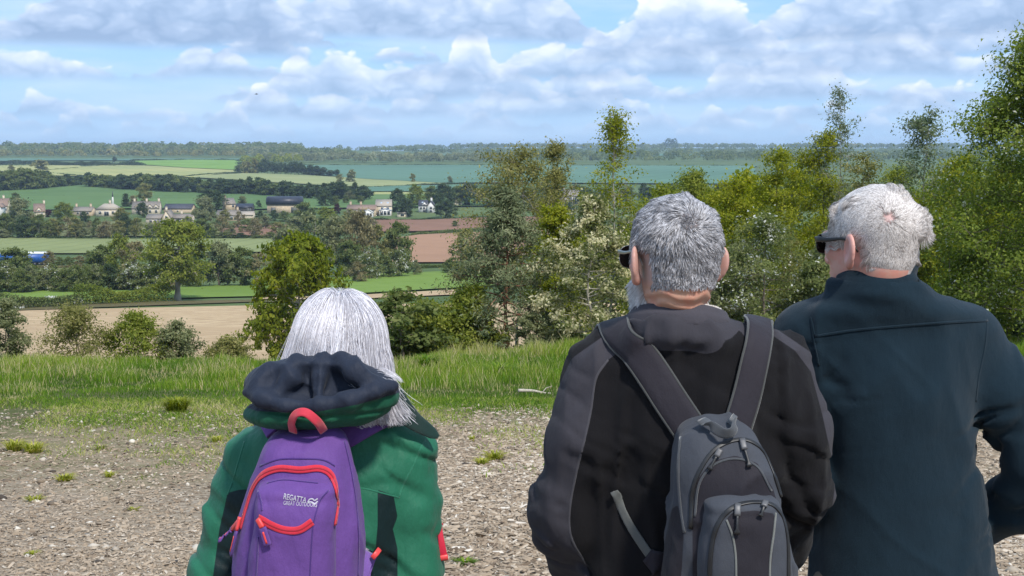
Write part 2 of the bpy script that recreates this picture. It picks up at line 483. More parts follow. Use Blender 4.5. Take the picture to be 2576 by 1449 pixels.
M_STUB = field_mat('stubble soil', (.30, .208, .118), (.52, .395, .245), rows=2.2, ang=.06, c2=(.36, .255, .15), blot=.05)
M_VERGE = field_mat('field verge', (.085, .085, .035), (.13, .10, .05))
M_LAWN = field_mat('bright young grass', (.125, .195, .035), (.17, .245, .055), rows=1.2, ang=-.1)
M_OLIVE = field_mat('olive crop', (.185, .215, .085), (.225, .25, .105), rows=.5, tram=30., ang=.1)
M_RED = field_mat('red brown tilth', (.20, .110, .072), (.245, .138, .092), rows=.9)
M_ORANGE = field_mat('orange brown tilth', (.29, .165, .098), (.345, .205, .128), rows=.8)
M_PAST = field_mat('shaded pasture', (.085, .150, .050), (.115, .18, .062), rows=.1, blot=.012)  # cloud shade over this slope is put into the darker green
M_WHEAT = field_mat('pale ripening crop', (.30, .30, .115), (.36, .345, .14), rows=.07, c2=(.245, .275, .11), blot=.008, tram=60., ang=-.4)
M_BRIGHT = field_mat('bright green crop', (.145, .255, .045), (.18, .29, .06), rows=.08)
M_PALE = field_mat('pale olive crop', (.24, .27, .115), (.285, .30, .14), rows=.06, tram=60., ang=.5)
M_TEAL = field_mat('blue green crop', (.090, .175, .118), (.108, .195, .135), rows=.05, blot=.004, tram=75., ang=.35)
M_DRYG = field_mat('rough valley grass', (.13, .145, .055), (.18, .175, .075), rows=.2)

field('stubble_field', [(-60, 50, 0), (60, 50, 0)], [(-118, 196, 0), (-40, 222, 0), (0, 228, 0), (60, 226, 0)], M_STUB, wpts=True, nu=60, nv=30)
field('verge', [(-200, 792), (250, 776), (640, 762), (1000, 770)], [(-200, 770), (250, 764), (640, 757), (1000, 764)], M_VERGE, lift=.25)
field('stubble_strip', [(640, 756), (860, 757), (1150, 744)], [(640, 752), (860, 748), (1150, 732)], M_STUB, lift=.3)
field('grass_field', [(-200, 766), (250, 758), (640, 750), (920, 741), (1250, 722)], [(-200, 735), (250, 728), (640, 718), (920, 694), (1250, 680)], M_LAWN, lift=.35)
field('meadow', [(-200, 690), (250, 684), (640, 690)], [(-200, 672), (250, 672), (640, 676)], M_DRYG, lift=.3)
field('olive_field', [(-250, 640), (250, 641), (720, 637)], [(-250, 602), (250, 602), (720, 600)], M_OLIVE, lift=.35)
field('tilled_field', [(555, 596), (730, 598)], [(555, 571), (730, 569)], M_RED, lift=.4)
field('tilled_field', [(900, 588), (1060, 586), (1400, 572)], [(900, 556), (1060, 556), (1400, 548)], M_RED, lift=.4)
field('tilled_field', [(980, 664), (1120, 664), (1400, 640)], [(980, 606), (1060, 594), (1400, 578)], M_ORANGE, lift=.4)
field('rough_pasture', [(100, 598), (300, 598), (560, 598)], [(100, 566), (300, 560), (560, 566)], M_DRYG, lift=.3)
field('pasture', [(-200, 540), (250, 528), (640, 530), (1300, 520)], [(-200, 486), (60, 480), (250, 466), (560, 492), (1300, 492)], M_PAST, lift=.35)
field('wheat_field', [(120, 444), (300, 447), (480, 448), (640, 432)], [(120, 426), (300, 417), (480, 424), (640, 428)], M_WHEAT, lift=.25)
field('wheat_field', [(-250, 440), (0, 434), (200, 430)], [(-250, 424), (0, 419), (200, 419)], M_WHEAT, lift=.25)
field('crop_field', [(340, 417), (480, 426), (606, 432)], [(340, 408), (480, 405), (606, 406)], M_BRIGHT, lift=.35)
field('olive_field', [(470, 448), (700, 462), (930, 474), (1120, 464)], [(470, 447), (620, 438), (850, 448), (1120, 460)], M_PALE, lift=.25)
field('teal_field', [(760, 438), (900, 452), (1120, 463), (1900, 466)], [(760, 419), (900, 418.5), (1120, 418.5), (1900, 420)], M_TEAL, lift=.3)
field('teal_field', [(900, 484), (1160, 484)], [(920, 472), (1160, 467)], M_TEAL, lift=.25)
field('pasture', [(900, 494), (1160, 494)], [(900, 486.5), (1160, 486.5)], M_WHEAT, lift=.25)
field('teal_field', [(-200, 406), (620, 405)], [(-200, 400.5), (620, 400.5)], M_TEAL, lift=.2)
field('teal_field', [(1040, 394), (1500, 393), (2400, 398)], [(1040, 388.5), (1500, 388.5), (2400, 391)], M_TEAL, lift=.2)
field('wheat_field', [(2000, 389), (2560, 390)], [(2000, 386.5), (2560, 387)], M_WHEAT, lift=.2)
# ------------------------------------------------------------------ trees and bushes
BARK = plain('bark', (.13, .105, .08), .9, .35, 14, .6)
BARK_PALE = plain('pale bark', (.30, .275, .23), .9, .3, 10, .6)
BARK_RED = plain('red pine bark', (.22, .10, .055), .9, .35, 12, .6)
L_OAK = leaf_mat('oak leaves', [(0, (0.086, 0.127, 0.021)), (.5, (0.213, 0.247, 0.041)), (1, (0.368, 0.380, 0.086))])
L_MAPLE = leaf_mat('young maple leaves', [(0, (.085, .125, .012)), (.45, (.230, .260, .020)), (1, (.42, .40, .050))])
L_FMAPLE = leaf_mat('field maple leaves', [(0, (0.063, 0.098, 0.011)), (.5, (0.172, 0.213, 0.021)), (1, (0.322, 0.333, 0.046))])
L_HEDGE = leaf_mat('hedge leaves', [(0, (0.056, 0.085, 0.025)), (.5, (0.150, 0.188, 0.056)), (1, (0.281, 0.294, 0.112))])
L_DARK = leaf_mat('dark evergreen leaves', [(0, (0.032, 0.053, 0.021)), (.5, (0.071, 0.106, 0.041)), (1, (0.144, 0.178, 0.076))])
L_WILLOW = leaf_mat('grey willow leaves', [(0, (0.102, 0.122, 0.054)), (.5, (0.222, 0.240, 0.114)), (1, (0.384, 0.390, 0.216))])
L_OLIVE = leaf_mat('olive new leaves', [(0, (0.106, 0.118, 0.036)), (.5, (0.246, 0.241, 0.078)), (1, (0.426, 0.386, 0.168))])
L_PINE = leaf_mat('pine needles', [(0, (0.058, 0.081, 0.036)), (.5, (0.143, 0.169, 0.081)), (1, (0.305, 0.312, 0.176))], trans=.2)
L_BEAM = leaf_mat('whitebeam leaves', [(0, (.090, .115, .032)), (.48, (.200, .220, .075)), (.56, (.44, .42, .23)), (1, (.70, .65, .42))])
L_HAW = leaf_mat('hawthorn leaves and blossom', [(0, (0.078, 0.108, 0.031)), (.55, (0.192, 0.222, 0.078)), (.84, (0.312, 0.324, 0.132)), (.87, (0.620, 0.620, 0.550)), (1, (0.800, 0.800, 0.740))])
L_HORN = leaf_mat('dogwood leaves and blossom', [(0, (.070, .110, .020)), (.5, (.190, .245, .042)), (.90, (.36, .39, .09)), (.95, (.62, .63, .50)), (1, (.75, .75, .62))])
L_BLUE = leaf_mat('aspen leaves', [(0, (0.069, 0.098, 0.048)), (.5, (0.161, 0.201, 0.103)), (1, (0.310, 0.345, 0.213))])
L_COPPER = leaf_mat('copper leaves', [(0, (.040, .014, .017)), (1, (.125, .045, .052))])
L_BROWN = leaf_mat('bronze new leaves', [(0, (0.114, 0.102, 0.050)), (.5, (0.252, 0.222, 0.108)), (1, (0.408, 0.354, 0.192))])

def leaf_cloud(C, size, rng, tint, up=.5, out=None, aspect=.62, centers=None):
    """one rhombic leaf per centre"""
    n = len(C)
    nrm = rng.normal(size=(n, 3)) * .62; nrm[:, 2] += up
    if out is not None: nrm += out * .9
    nrm /= np.linalg.norm(nrm, axis=1, keepdims=True)
    a = np.cross(nrm, rng.normal(size=(n, 3))); a /= np.maximum(np.linalg.norm(a, axis=1, keepdims=True), 1e-6)
    b = np.cross(nrm, a)
    s = size * rng.uniform(.6, 1.35, (n, 1))
    fold = nrm * s * .16
    V = np.stack([C - a * s * .55, C + b * s * .5 * aspect + fold, C + a * s * .55, C - b * s * .5 * aspect + fold], 1).reshape(-1, 3)
    F = np.arange(4 * n).reshape(-1, 4)
    return V, F, np.repeat(tint, 4)

def grow(seed, H, prof, n_limb=14, n_twig=6, per=40, leaf=.09, t0=.2, rise=.5, spread=.12, trunk_r=.03, top=.97, droop=0.0, stems=1,
         lean=0.0, sparse=0.0, shade=.55, sub=2, sides=6, twig_len=.42, elong=1.0, accent=0.0, low=0.0):
    """a tapering trunk, limbs that reach the crown's outline PROF [(height share, radius share of H)], twigs with leaves.
    returns wood (V,Q,T) and leaves (V,F,tint)"""
    rng = np.random.default_rng(seed)
    mb = MB(); ph = np.array([p[0] for p in prof]); pr = np.array([p[1] for p in prof])
    C, O, D = [], [], []
    for st in range(stems):
        a0 = st * 2.4 + rng.uniform(0, 6)
        off = np.array([math.cos(a0), math.sin(a0), 0]) * (0.10 * H if stems > 1 else 0)
        k = 9; t = np.linspace(0, 1, k)
        wob = np.cumsum(rng.normal(0, .012 * H, (k, 2)), 0); wob -= wob[0]
        ax = np.stack([off[0] * (.3 + 1.4 * t) + wob[:, 0] + lean * H * t, off[1] * (.3 + 1.4 * t) + wob[:, 1], t * H * top], 1)
        mb.tube(ax, trunk_r * H * (1 - t * .93) * (1 + .55 * np.exp(-t * 22)), sides)
        for i in range(n_limb):
            h = t0 + (top - t0) * ((i + rng.uniform(.1, .9)) / n_limb) ** .85
            base = np.array([np.interp(h / top, t, ax[:, c]) for c in range(3)])
            az = i * 2.39996 + rng.normal(0, .4) + st
            hh = min(1.0, h + rise * rng.uniform(.05, .22))
            rr = np.interp(hh, ph, pr) * H * rng.uniform(.72, 1.08)
            if rng.random() < low: hh = max(.03, h - rng.uniform(.05, .16))
            tip = np.array([lean * H * hh + off[0] * 1.2 + math.cos(az) * rr, off[1] * 1.2 + math.sin(az) * rr, hh * H - droop * rr])
            u = np.linspace(0, 1, 6)[:, None]
            bow = np.array([0, 0, 1]) * (np.sin(u * math.pi) * rr * rng.uniform(-.02, .14))
            L_ = base * (1 - u) + tip * u + bow + rng.normal(0, .018 * H, (6, 3)) * u
            r0 = trunk_r * H * (1 - h * .8) * .5
            mb.tube(L_, r0 * (1 - .88 * u[:, 0]), max(3, sides - 2), cap=False)
            ll = np.linalg.norm(tip - base)
            for q in range(n_twig):
                s = rng.uniform(.22, 1.0) if q else 1.0
                p0 = np.array([np.interp(s, u[:, 0], L_[:, c]) for c in range(3)])
                dv = rng.normal(size=3); dv[2] = dv[2] * .6 + .35 - droop; dv /= np.linalg.norm(dv)
                outv = np.array([math.cos(az), math.sin(az), .15])
                dv = dv + outv * .55; dv /= np.linalg.norm(dv)
                tl = ll * twig_len * rng.uniform(.5, 1.1) * (1.15 - .5 * s)
                p1 = p0 + dv * tl
                if sub: mb.tube(np.stack([p0, (p0 + p1) / 2 + rng.normal(0, .05, 3) * tl, p1]), np.array([.3, .2, .07]) * max(r0, .012 * H * .3), 3, cap=False)
                if rng.random() < sparse: continue
                nl = max(3, int(per * rng.uniform(.6, 1.4)))
                f = rng.uniform(.15, 1.08, (nl, 1))
                c = p0 + (p1 - p0) * f + rng.normal(0, 1, (nl, 3)) * spread * H * np.array([1, 1, .72]) * (.35 + .65 * f)
                C.append(c); O.append(np.repeat((dv * .5 + outv * .5)[None], nl, 0)); D.append(np.full(nl, rng.normal(0, .13)))
    C = np.concatenate(C); O = np.concatenate(O); D = np.concatenate(D)
    ok = C[:, 2] > .02 * H; C, O, D = C[ok], O[ok], D[ok]
    tint = np.clip(rng.normal(.46, .17, len(C)) + D, 0.02, .80 if accent else 1)
    if accent:
        cl = fbm(C[:, 0] / H * 9, C[:, 1] / H * 9, C[:, 2] / H * 9, 2, seed)
        m = (rng.random(len(C)) < accent * 3) & (cl > .25)
        tint[m] = rng.uniform(.9, 1, m.sum())
    V, F, T = leaf_cloud(C, leaf, rng, tint, out=O * .8, aspect=.62 / elong)
    return mb, (V, F, T)

TREE_DATA = {}
def tree_meshes(key, bark, leafm, **kw):
    if key not in TREE_DATA:
        mb, (V, F, T) = grow(**kw)
        fl = [np.concatenate(mb.Q)] + ([np.concatenate(mb.T)] if mb.T else [])
        TREE_DATA[key] = (mesh_np(key + '_wood', np.concatenate(mb.V), fl, bark, smooth=True), mesh_np(key + '_crown', V, F, leafm, attrs={'tint': T}))
    return TREE_DATA[key]
def plant(name, key, pos, scale, rz, label, cat='tree', group=None, wood='trunk', crown='crown', sxy=1.0):
    tr, cr = TREE_DATA[key]
    o = empty(name, pos, rz); o.scale = (scale * sxy, scale * sxy, scale)
    link(wood, tr, o, True); link(crown, cr, o, True)
    tag(o, label, cat, group); return o
# ---- prototypes one unit high, for the trees of the valley
ROUND = [(0, .05), (.12, .22), (.3, .40), (.55, .46), (.8, .36), (1, .10)]
TALL = [(0, .05), (.2, .18), (.45, .28), (.7, .25), (1, .05)]
BUSH = [(0, .36), (.3, .52), (.6, .46), (.85, .28), (1, .08)]
CONE = [(0, .10), (.15, .24), (.4, .20), (.7, .11), (1, .01)]
def proto(key, bark, leafm, seed, prof, **kw):
    d = dict(H=1.0, n_limb=26, n_twig=8, per=26, leaf=.058, t0=.08, low=.25, spread=.060, trunk_r=.026, sub=1, sides=5)
    d.update(kw); tree_meshes(key, bark, leafm, seed=seed, prof=prof, **d)
for i, (nm, lm) in enumerate([('oak', L_OAK), ('green', L_HEDGE), ('dark', L_DARK), ('willow', L_WILLOW), ('olive', L_OLIVE), ('bronze', L_BROWN), ('copper', L_COPPER)]):
    proto('round_' + nm, BARK, lm, 100 + i, ROUND)
    if nm in ('green', 'willow', 'olive', 'bronze'): proto('round2_' + nm, BARK_PALE, lm, 140 + i, ROUND, lean=.06, n_limb=13, per=22)
for i, (nm, lm) in enumerate([('green', L_HEDGE), ('bronze', L_BROWN), ('haw', L_HAW), ('willow', L_WILLOW), ('dark', L_DARK), ('oak', L_OAK)]):
    proto('bush_' + nm, BARK, lm, 200 + i, BUSH, t0=.04, n_limb=18, low=.3, stems=1, trunk_r=.022, accent=.12 if nm == 'haw' else 0)
proto('tall_olive', BARK_PALE, L_OLIVE, 301, TALL, n_limb=16, per=18, sparse=.2, trunk_r=.02)
proto('tall_bronze', BARK_PALE, L_BROWN, 302, TALL, n_limb=12, per=13, sparse=.3, trunk_r=.025)
proto('cone_dark', BARK, L_DARK, 303, CONE, n_limb=26, t0=.03, per=18, rise=.0, droop=.15)
proto('weeping', BARK, L_OLIVE, 304, ROUND, droop=.5, per=28)
# coarser ones for the far side of the valley
FAR = dict(n_limb=18, n_twig=6, per=16, leaf=.12, spread=.075, sub=0, sides=4, t0=.06, low=.25)
for i, (nm, lm) in enumerate([('dark', L_DARK), ('green', L_HEDGE), ('willow', L_WILLOW), ('olive', L_OLIVE)]):
    proto('far_' + nm, BARK, lm, 400 + i, ROUND, **FAR)
    proto('far2_' + nm, BARK, lm, 420 + i, ROUND, **{**FAR, 'lean': .05})
proto('far_pine', BARK, L_DARK, 440, [(0, .05), (.3, .16), (.6, .26), (.85, .2), (1, .04)], **{**FAR, 't0': .3})
HW = {'round': .47, 'round2': .47, 'bush': .54, 'tall': .30, 'cone': .25, 'weeping': .47, 'far': .47, 'far2': .47}
PR = random.Random(5)
def mid(px, base, top, hw, key, label, name=None, cat='tree', group=None, ymin=60, Y=None):
    if Y is None: p = hit(px, base, ymin)
    else:
        q = at(px, 600, Y); p = np.array([q[0], Y, float(land(q[0], Y))])
    H = at(px, top, p[1])[2] - p[2]
    w = hw * p[1] / FPX
    ratio = HW[key.split('_')[0]]
    if key == 'far_pine': ratio = .26
    sxy = w / (ratio * H)
    n = name or ('bush' if key.startswith('bush') else 'conifer_tree' if key in ('cone_dark', 'far_pine') else 'tree')
    return plant(n, key, (p[0], p[1], p[2] - .02 * H), H * 1.02, PR.uniform(0, 6.28), label, cat if not key.startswith('bush') else 'bush', group,
                 wood='stem' if key.startswith('bush') else 'trunk', sxy=sxy)

# ---- beyond the stubble field
proto('oak_field', BARK_PALE, L_OAK, 510, [(0, .03), (.17, .20), (.32, .36), (.6, .44), (.82, .38), (1, .14)], n_limb=40, n_twig=9, per=34, leaf=.036, t0=.18, spread=.050, low=.15, trunk_r=.042, sides=8)
HW['oak'] = .45
mid(446, 757, 566, 84, 'oak_field', 'tall oak with bare pale trunk at the end of the hedge', 'oak_tree')
proto('maple_field', BARK_PALE, L_FMAPLE, 511, [(0, .16), (.15, .38), (.38, .54), (.62, .52), (.82, .42), (1, .16)], n_limb=60, n_twig=10, per=30, leaf=.034, t0=.10, spread=.032, trunk_r=.020, sides=7, low=.12, rise=.25, twig_len=.30)
HW['maple'] = .54
mid(742, 842, 594, 138, 'maple_field', 'yellow green young maple at the slope foot behind the white haired woman', 'maple_tree', Y=84)
G1 = 'scrub along the lane below the oak'
for i, px in enumerate(range(-30, 432, 18)):
    k = PR.choice(['bush_green', 'bush_green', 'bush_bronze', 'bush_haw', 'bush_dark', 'bush_willow'])
    mid(px + PR.uniform(-6, 6), 738 + PR.uniform(-4, 2) - px * .01, PR.uniform(660, 690), PR.uniform(28, 38), k, 'dense scrub bush in the thicket left of the field oak', 'scrub_bush', group=G1)
for i, px in enumerate(range(125, 300, 25)):
    mid(px, 672, PR.uniform(628, 648), 20, PR.choice(['bush_bronze', 'bush_bronze', 'bush_green']), 'brownish scrub bush in the upper row right of the blue trailer', 'scrub_bush', group='brown scrub beside the blue trailer')
mid(40, 715, 628, 52, 'round_green', 'leafy tree in front of the blue trailer', ymin=200)
mid(305, 712, 597, 36, 'round_oak', 'round topped tree directly left of the field oak', ymin=200)
mid(345, 720, 612, 46, 'round2_bronze', 'bronze tinged tree half hidden behind the field oak on its left', ymin=200)
mid(258, 706, 622, 40, 'round_green', 'dark tree two to the left of the field oak', ymin=200)
mid(552, 722, 612, 44, 'round_willow', 'grey green tree just right of the field oak', ymin=200)
mid(606, 722, 628, 44, 'round_green', 'dull green tree between the oak and the yellow green maple', ymin=200)
mid(500, 724, 640, 40, 'bush_dark', 'dark bush behind the trunk of the field oak', ymin=200)
mid(655, 722, 640, 40, 'round2_bronze', 'brownish tree behind the left edge of the yellow green maple', ymin=200)
# the clump in the middle of the valley
CL = 'clump of willows and thorns in the middle of the valley'
for (px, b, t, hw, k, lb) in [
    (725, 694, 575, 44, 'round_willow', 'grey willow behind the left of the yellow green maple'),
    (782, 692, 548, 52, 'round2_willow', 'tall grey willow above the yellow green maple'),
    (850, 690, 552, 48, 'round_willow', 'grey willow in the middle of the valley clump'),
    (905, 692, 540, 46, 'round_bronze', 'bronze grey tree near the top of the valley clump'),
    (950, 690, 575, 44, 'round2_olive', 'olive tree in the middle of the valley clump'),
    (1000, 688, 566, 42, 'round_green', 'round green tree at the right end of the valley clump'),
    (880, 700, 610, 40, 'round_green', 'dark green tree low in the valley clump'),
    (930, 704, 628, 36, 'bush_haw', 'thorn bush with white blossom at the foot of the valley clump'),
    (1005, 698, 628, 36, 'bush_haw', 'blossoming thorn at the right foot of the valley clump'),
    (965, 700, 645, 34, 'bush_green', 'low green bush between two blossoming thorns'),
    (1045, 694, 656, 20, 'bush_willow', 'small bush at the far right of the valley clump'),
    (900, 712, 660, 30, 'bush_bronze', 'brownish bush at the left foot of the valley clump')]:
    mid(px, b, t, hw, k, lb, group=CL, ymin=150)
mid(1168, 688, 580, 40, 'tall_olive', 'slender tree with pale trunk in front of the orange brown field', ymin=150)
mid(1140, 690, 650, 30, 'bush_green', 'dark bush at the foot of the slender pale trunked tree, on its left', ymin=150)
mid(1200, 692, 640, 34, 'bush_dark', 'dark bush at the foot of the slender pale trunked tree, on its right', ymin=150)
for (px, b, t, hw, k, lb) in [
    (765, 572, 512, 34, 'round_green', 'green tree right below the black arched barn'),
    (822, 585, 526, 34, 'round_oak', 'bright green tree in front of the copper tree'),
    (745, 600, 548, 34, 'round_willow', 'greyish tree below the black arched barn, in front'),
    (880, 586, 530, 30, 'round2_olive', 'olive tree in front of the stone cottage row'),
    (925, 590, 545, 26, 'round_bronze', 'bronze tree at the left end of the upper red field'),
    (560, 602, 540, 20, 'tall_bronze', 'thin bronze tree left of the small red field'),
    (640, 600, 545, 20, 'tall_bronze', 'thin bronze tree standing in the small red field'),
    (1145, 574, 556, 10, 'round_green', 'small lone tree in the upper red field')]:
    mid(px, b, t, hw, k, lb, ymin=250)
for i, px in enumerate((530, 570, 605, 650, 680)):
    mid(px, 603, 588 + PR.uniform(-3, 4), 26, PR.choice(['bush_dark', 'bush_green']), 'low dark bush on the far edge of the olive field', group='bushes on the far edge of the olive field', ymin=250)
# ---- the village trees
for (px, b, t, hw, k, lb) in [
    (12, 600, 540, 30, 'round_green', 'green tree at the left edge below the white gabled house'), (52, 580, 503, 36, 'round_willow', 'tall grey tree between the two leftmost houses'),
    (62, 602, 545, 34, 'round_dark', 'dark tree at the left end of the olive field'), (100, 602, 538, 32, 'round2_green', 'green tree below the steep gabled house'),
    (128, 600, 556, 24, 'bush_green', 'bush right of the tree below the steep gabled house'), (40, 520, 486, 14, 'round_green', 'small tree above the leftmost house'),
    (162, 556, 512, 26, 'round_oak', 'full green tree between the steep gabled house and the low house'), (143, 552, 520, 14, 'bush_dark', 'dark bush beside the steep gabled house'),
    (122, 546, 528, 10, 'round_copper', 'small purple leaved tree beside the steep gabled house'),
    (212, 574, 535, 20, 'bush_dark', 'dark rounded bush below the low stone house'), (172, 600, 543, 18, 'tall_bronze', 'thin trunked bare looking tree on the left of a pair'),
    (192, 602, 548, 20, 'tall_olive', 'thin trunked olive tree on the right of a pair'), (305, 556, 523, 22, 'weeping', 'weeping willow below the hipped roof house'),
    (314, 596, 538, 20, 'round_dark', 'dark tree in the rough pasture below the weeping willow'), (342, 598, 550, 16, 'tall_olive', 'thin olive tree right of the dark pasture tree'),
    (270, 602, 552, 18, 'tall_bronze', 'thin bronze tree in the rough pasture'),
    (359, 547, 510, 15, 'round_dark', 'dark yew in front of the farmhouse with dormers'), (316, 524, 487, 11, 'cone_dark', 'dark conifer left of the farmhouse with dormers'),
    (334, 524, 494, 11, 'round_bronze', 'bronze tree beside the dark conifer'), (365, 512, 464, 20, 'round_olive', 'tall olive tree behind the farmhouse with dormers'),
    (530, 532, 478, 36, 'round_dark', 'large dark tree left of the tall stone house'), (515, 566, 498, 30, 'round_willow', 'tall willow right of the gabled stone barn'),
    (508, 600, 552, 28, 'round_green', 'green tree on the far edge of the olive field by the gabled barn'), (566, 560, 530, 16, 'round_olive', 'olive tree below the tall stone house'),
    (610, 520, 494, 12, 'round_willow', 'grey tree beside the black roofed shed'), (651, 526, 505, 9, 'bush_dark', 'dark bush between the shed and the arched barn'),
    (690, 556, 530, 17, 'bush_dark', 'dark shrub under the left wall of the arched barn'), (716, 558, 532, 20, 'bush_green', 'shrub under the middle of the arched barn'), (655, 556, 531, 16, 'bush_dark', 'dark shrub left of the arched barn'),
    (818, 522, 479, 20, 'round_dark', 'dark round tree right of the arched barn'), (843, 520, 494, 12, 'round_green', 'smaller green tree beside the dark round tree'),
    (849, 538, 514, 10, 'round_copper', 'copper purple tree left of the cottage row'), (870, 514, 492, 9, 'round_green', 'left of two lollipop trees above the cottage row'),
    (907, 514, 494, 9, 'round_green', 'right of two lollipop trees above the cottage row'), (880, 506, 480, 12, 'round_willow', 'pale grey tree behind the cottage row'),
    (1000, 534, 476, 22, 'round_dark', 'dark tree directly right of the tall cream house'), (1022, 546, 500, 24, 'round_dark', 'dark tree behind the small cream shed'),
    (1046, 520, 468, 24, 'round_oak', 'bright topped tree left of the white house'), (1085, 516, 470, 24, 'round_green', 'tree behind the white house'),
    (1115, 524, 464, 28, 'round_dark', 'dark tree right behind the white house'), (1122, 548, 504, 28, 'round_dark', 'dark bush like tree in front of the far right cottage'),
    (1150, 520, 470, 24, 'round_green', 'green tree beside the far right cottage'), (1180, 520, 462, 30, 'round_dark', 'dark tree right of the far right cottage'),
    (1235, 520, 470, 30, 'round_green', 'tree beside the roof behind the pine'), (1380, 520, 470, 36, 'round_dark', 'dark tree left of the mansion'),
    (1330, 530, 475, 34, 'round_green', 'green tree two left of the mansion'), (1478, 530, 474, 28, 'round_dark', 'dark tree right of the mansion'), (1430, 545, 512, 30, 'bush_dark', 'dark bushes below the mansion')]:
    mid(px, b, t, hw, k, lb, group='trees among the village houses', ymin=420)
for i in range(34):
    px = [8, 30, 55, 85, 110, 135, 150, 182, 205, 228, 245, 262, 288, 300, 330, 350, 375, 398, 420, 445, 470, 495, 535, 555, 580, 600, 622, 645, 668, 700, 735, 790, 850, 905][i]
    b_ = 603 - (i * 7 % 11) * (1.6 if px < 520 else 2.6); k = ['round_willow', 'round_olive', 'bush_green', 'round2_green', 'bush_willow', 'round2_bronze', 'round_green', 'bush_bronze'][i * 5 % 8]
    mid(px, b_, b_ - 26 - (i * 13 % 22), 15 + (i * 3 % 9), k, 'soft grey green tree or bush in the rough ground below the village', 'tree', 'tree', 'trees in the rough ground below the village', ymin=300)
# ---- belts of trees behind the village
BG = 'dark belt of trees behind the village'
def belt(path, n, tops, hw, keys, label, group, ymin=500, name='tree'):
    xs = np.linspace(path[0][0], path[-1][0], n)
    for x in xs:
        x += PR.uniform(-.4, .4) * (path[-1][0] - path[0][0]) / n
        b = np.interp(x, [p[0] for p in path], [p[1] for p in path]); t = np.interp(x, [p[0] for p in tops], [p[1] for p in tops])
        mid(x, b + PR.uniform(-1.5, 1.5), t + PR.uniform(-5, 6), hw * PR.uniform(.8, 1.25), PR.choice(keys), label, name, 'tree', group, ymin)
belt([(-20, 484), (100, 478), (203, 466)], 22, [(-20, 434), (90, 430), (203, 452)], 20, ['far_green', 'far2_green', 'far_dark'], 'tree of the rounded wood at the left edge above the pasture', 'rounded wood at the left above the pasture')
belt([(222, 473), (400, 484), (640, 492), (760, 500)], 40, [(222, 440), (300, 446), (400, 442), (520, 456), (640, 452), (760, 468)], 21, ['far_dark', 'far2_dark', 'far_dark', 'far_green'], 'dark tree in the long belt behind the village', BG)
belt([(760, 502), (925, 506)], 10, [(760, 470), (820, 462), (885, 456), (925, 474)], 18, ['far_dark', 'far2_dark'], 'dark tree at the right end of the belt behind the village', BG)
belt([(1180, 500), (1560, 505), (2000, 500)], 26, [(1180, 474), (1560, 470), (2000, 462)], 18, ['far_dark', 'far_green', 'far2_green'], 'tree in the belt that runs on behind the plantation', 'tree belt beyond the plantation')
belt([(642, 437), (760, 440), (850, 444)], 26, [(642, 406), (700, 408), (760, 416), (850, 432)], 7, ['far_pine'], 'dark conifer in the copse beside the blue green field', 'dark conifer copse beside the blue green field', name='conifer_tree')
belt([(600, 438), (640, 437)], 4, [(600, 414), (640, 402)], 10, ['far_green', 'far_olive'], 'light green tree at the left end of the conifer copse', 'light trees beside the conifer copse')
for (px, b, t, hw, k, lb) in [
    (103, 430, 404, 21, 'far_olive', 'round pale olive tree in the hedge above the left wood'), (28, 433, 416, 9, 'far_olive', 'small pale tree in the field hedge at the left edge'),
    (288, 408, 395, 6, 'far_dark', 'small dark tree on the hedge below the ridge wood'), (884, 460, 429, 13, 'far_willow', 'bare looking tree at the end of the pale olive field'),
    (855, 462, 440, 9, 'far_olive', 'thin tree left of the bare looking tree'), (1038, 460, 438, 7, 'far_olive', 'lone thin tree at the edge of the blue green field'),
    (1132, 462, 444, 7, 'far_willow', 'lone pale tree right of the thin tree by the blue green field')]:
    mid(px, b, t, hw, k, lb, ymin=600)

# ---- hedges
def hedge(name, pts, hpx, label, leafm, ymin=60, wm=1.6, dens=1.0, leaf=None, gaps=0.0, accent=0.0, group=None, seed=0):
    rng = np.random.default_rng(900 + seed)
    P = np.array([hit(*p, ymin=ymin) for p in pts])
    s = np.concatenate([[0], np.cumsum(np.linalg.norm(np.diff(P[:, :2], axis=0), axis=1))])
    Ym = P[:, 1].mean(); h = hpx * Ym / FPX; lf = leaf or max(.3, Ym / 1382 * 1.1)
    n = int(min(26000, dens * s[-1] * (h + wm) * 7.0 / (lf * lf)))
    t = rng.uniform(0, s[-1], n)
    x = np.interp(t, s, P[:, 0]); y = np.interp(t, s, P[:, 1])
    hh = h * (.8 + .35 * fbm(t / (h * 3), 0, 0, 3, seed))
    if gaps: keep = vnoise(t / (h * 2.2), 3.3, 0, seed) > -1 + 2 * gaps; x, y, t, hh = x[keep], y[keep], t[keep], hh[keep]
    n = len(x); u = rng.uniform(0, 1, n) ** .7
    C = np.stack([x + rng.normal(0, wm * .4, n), y + rng.normal(0, wm * .4, n), 0 * x], 1)
    C[:, 2] = land(C[:, 0], C[:, 1]) + u * hh
    tint = np.clip(rng.normal(.42, .16, n) + .18 * vnoise(t / 4, 1.1, 0, seed + 5), .02, .8 if accent else 1)
    if accent:
        m = (rng.random(n) < accent * 3) & (vnoise(t / (h * 1.5), u * 2, 0, seed + 7) > .3); tint[m] = .95
    V, F, T = leaf_cloud(C, lf, rng, tint, up=.7)
    o = link(name, mesh_np(name, V, F, leafm, attrs={'tint': T})); tag(o, label, 'hedge', group); return o
hedge('hedge', [(-120, 786), (20, 780), (110, 775), (240, 768)], 34, 'gappy blossoming hedge along the far edge of the stubble field', L_HAW, wm=1.2, gaps=.30, accent=.25, leaf=.34, seed=1)
hedge('hedge', [(190, 770), (300, 765), (425, 760)], 46, 'clipped green hedge running up to the field oak', L_OAK, wm=1.4, leaf=.34, seed=2)
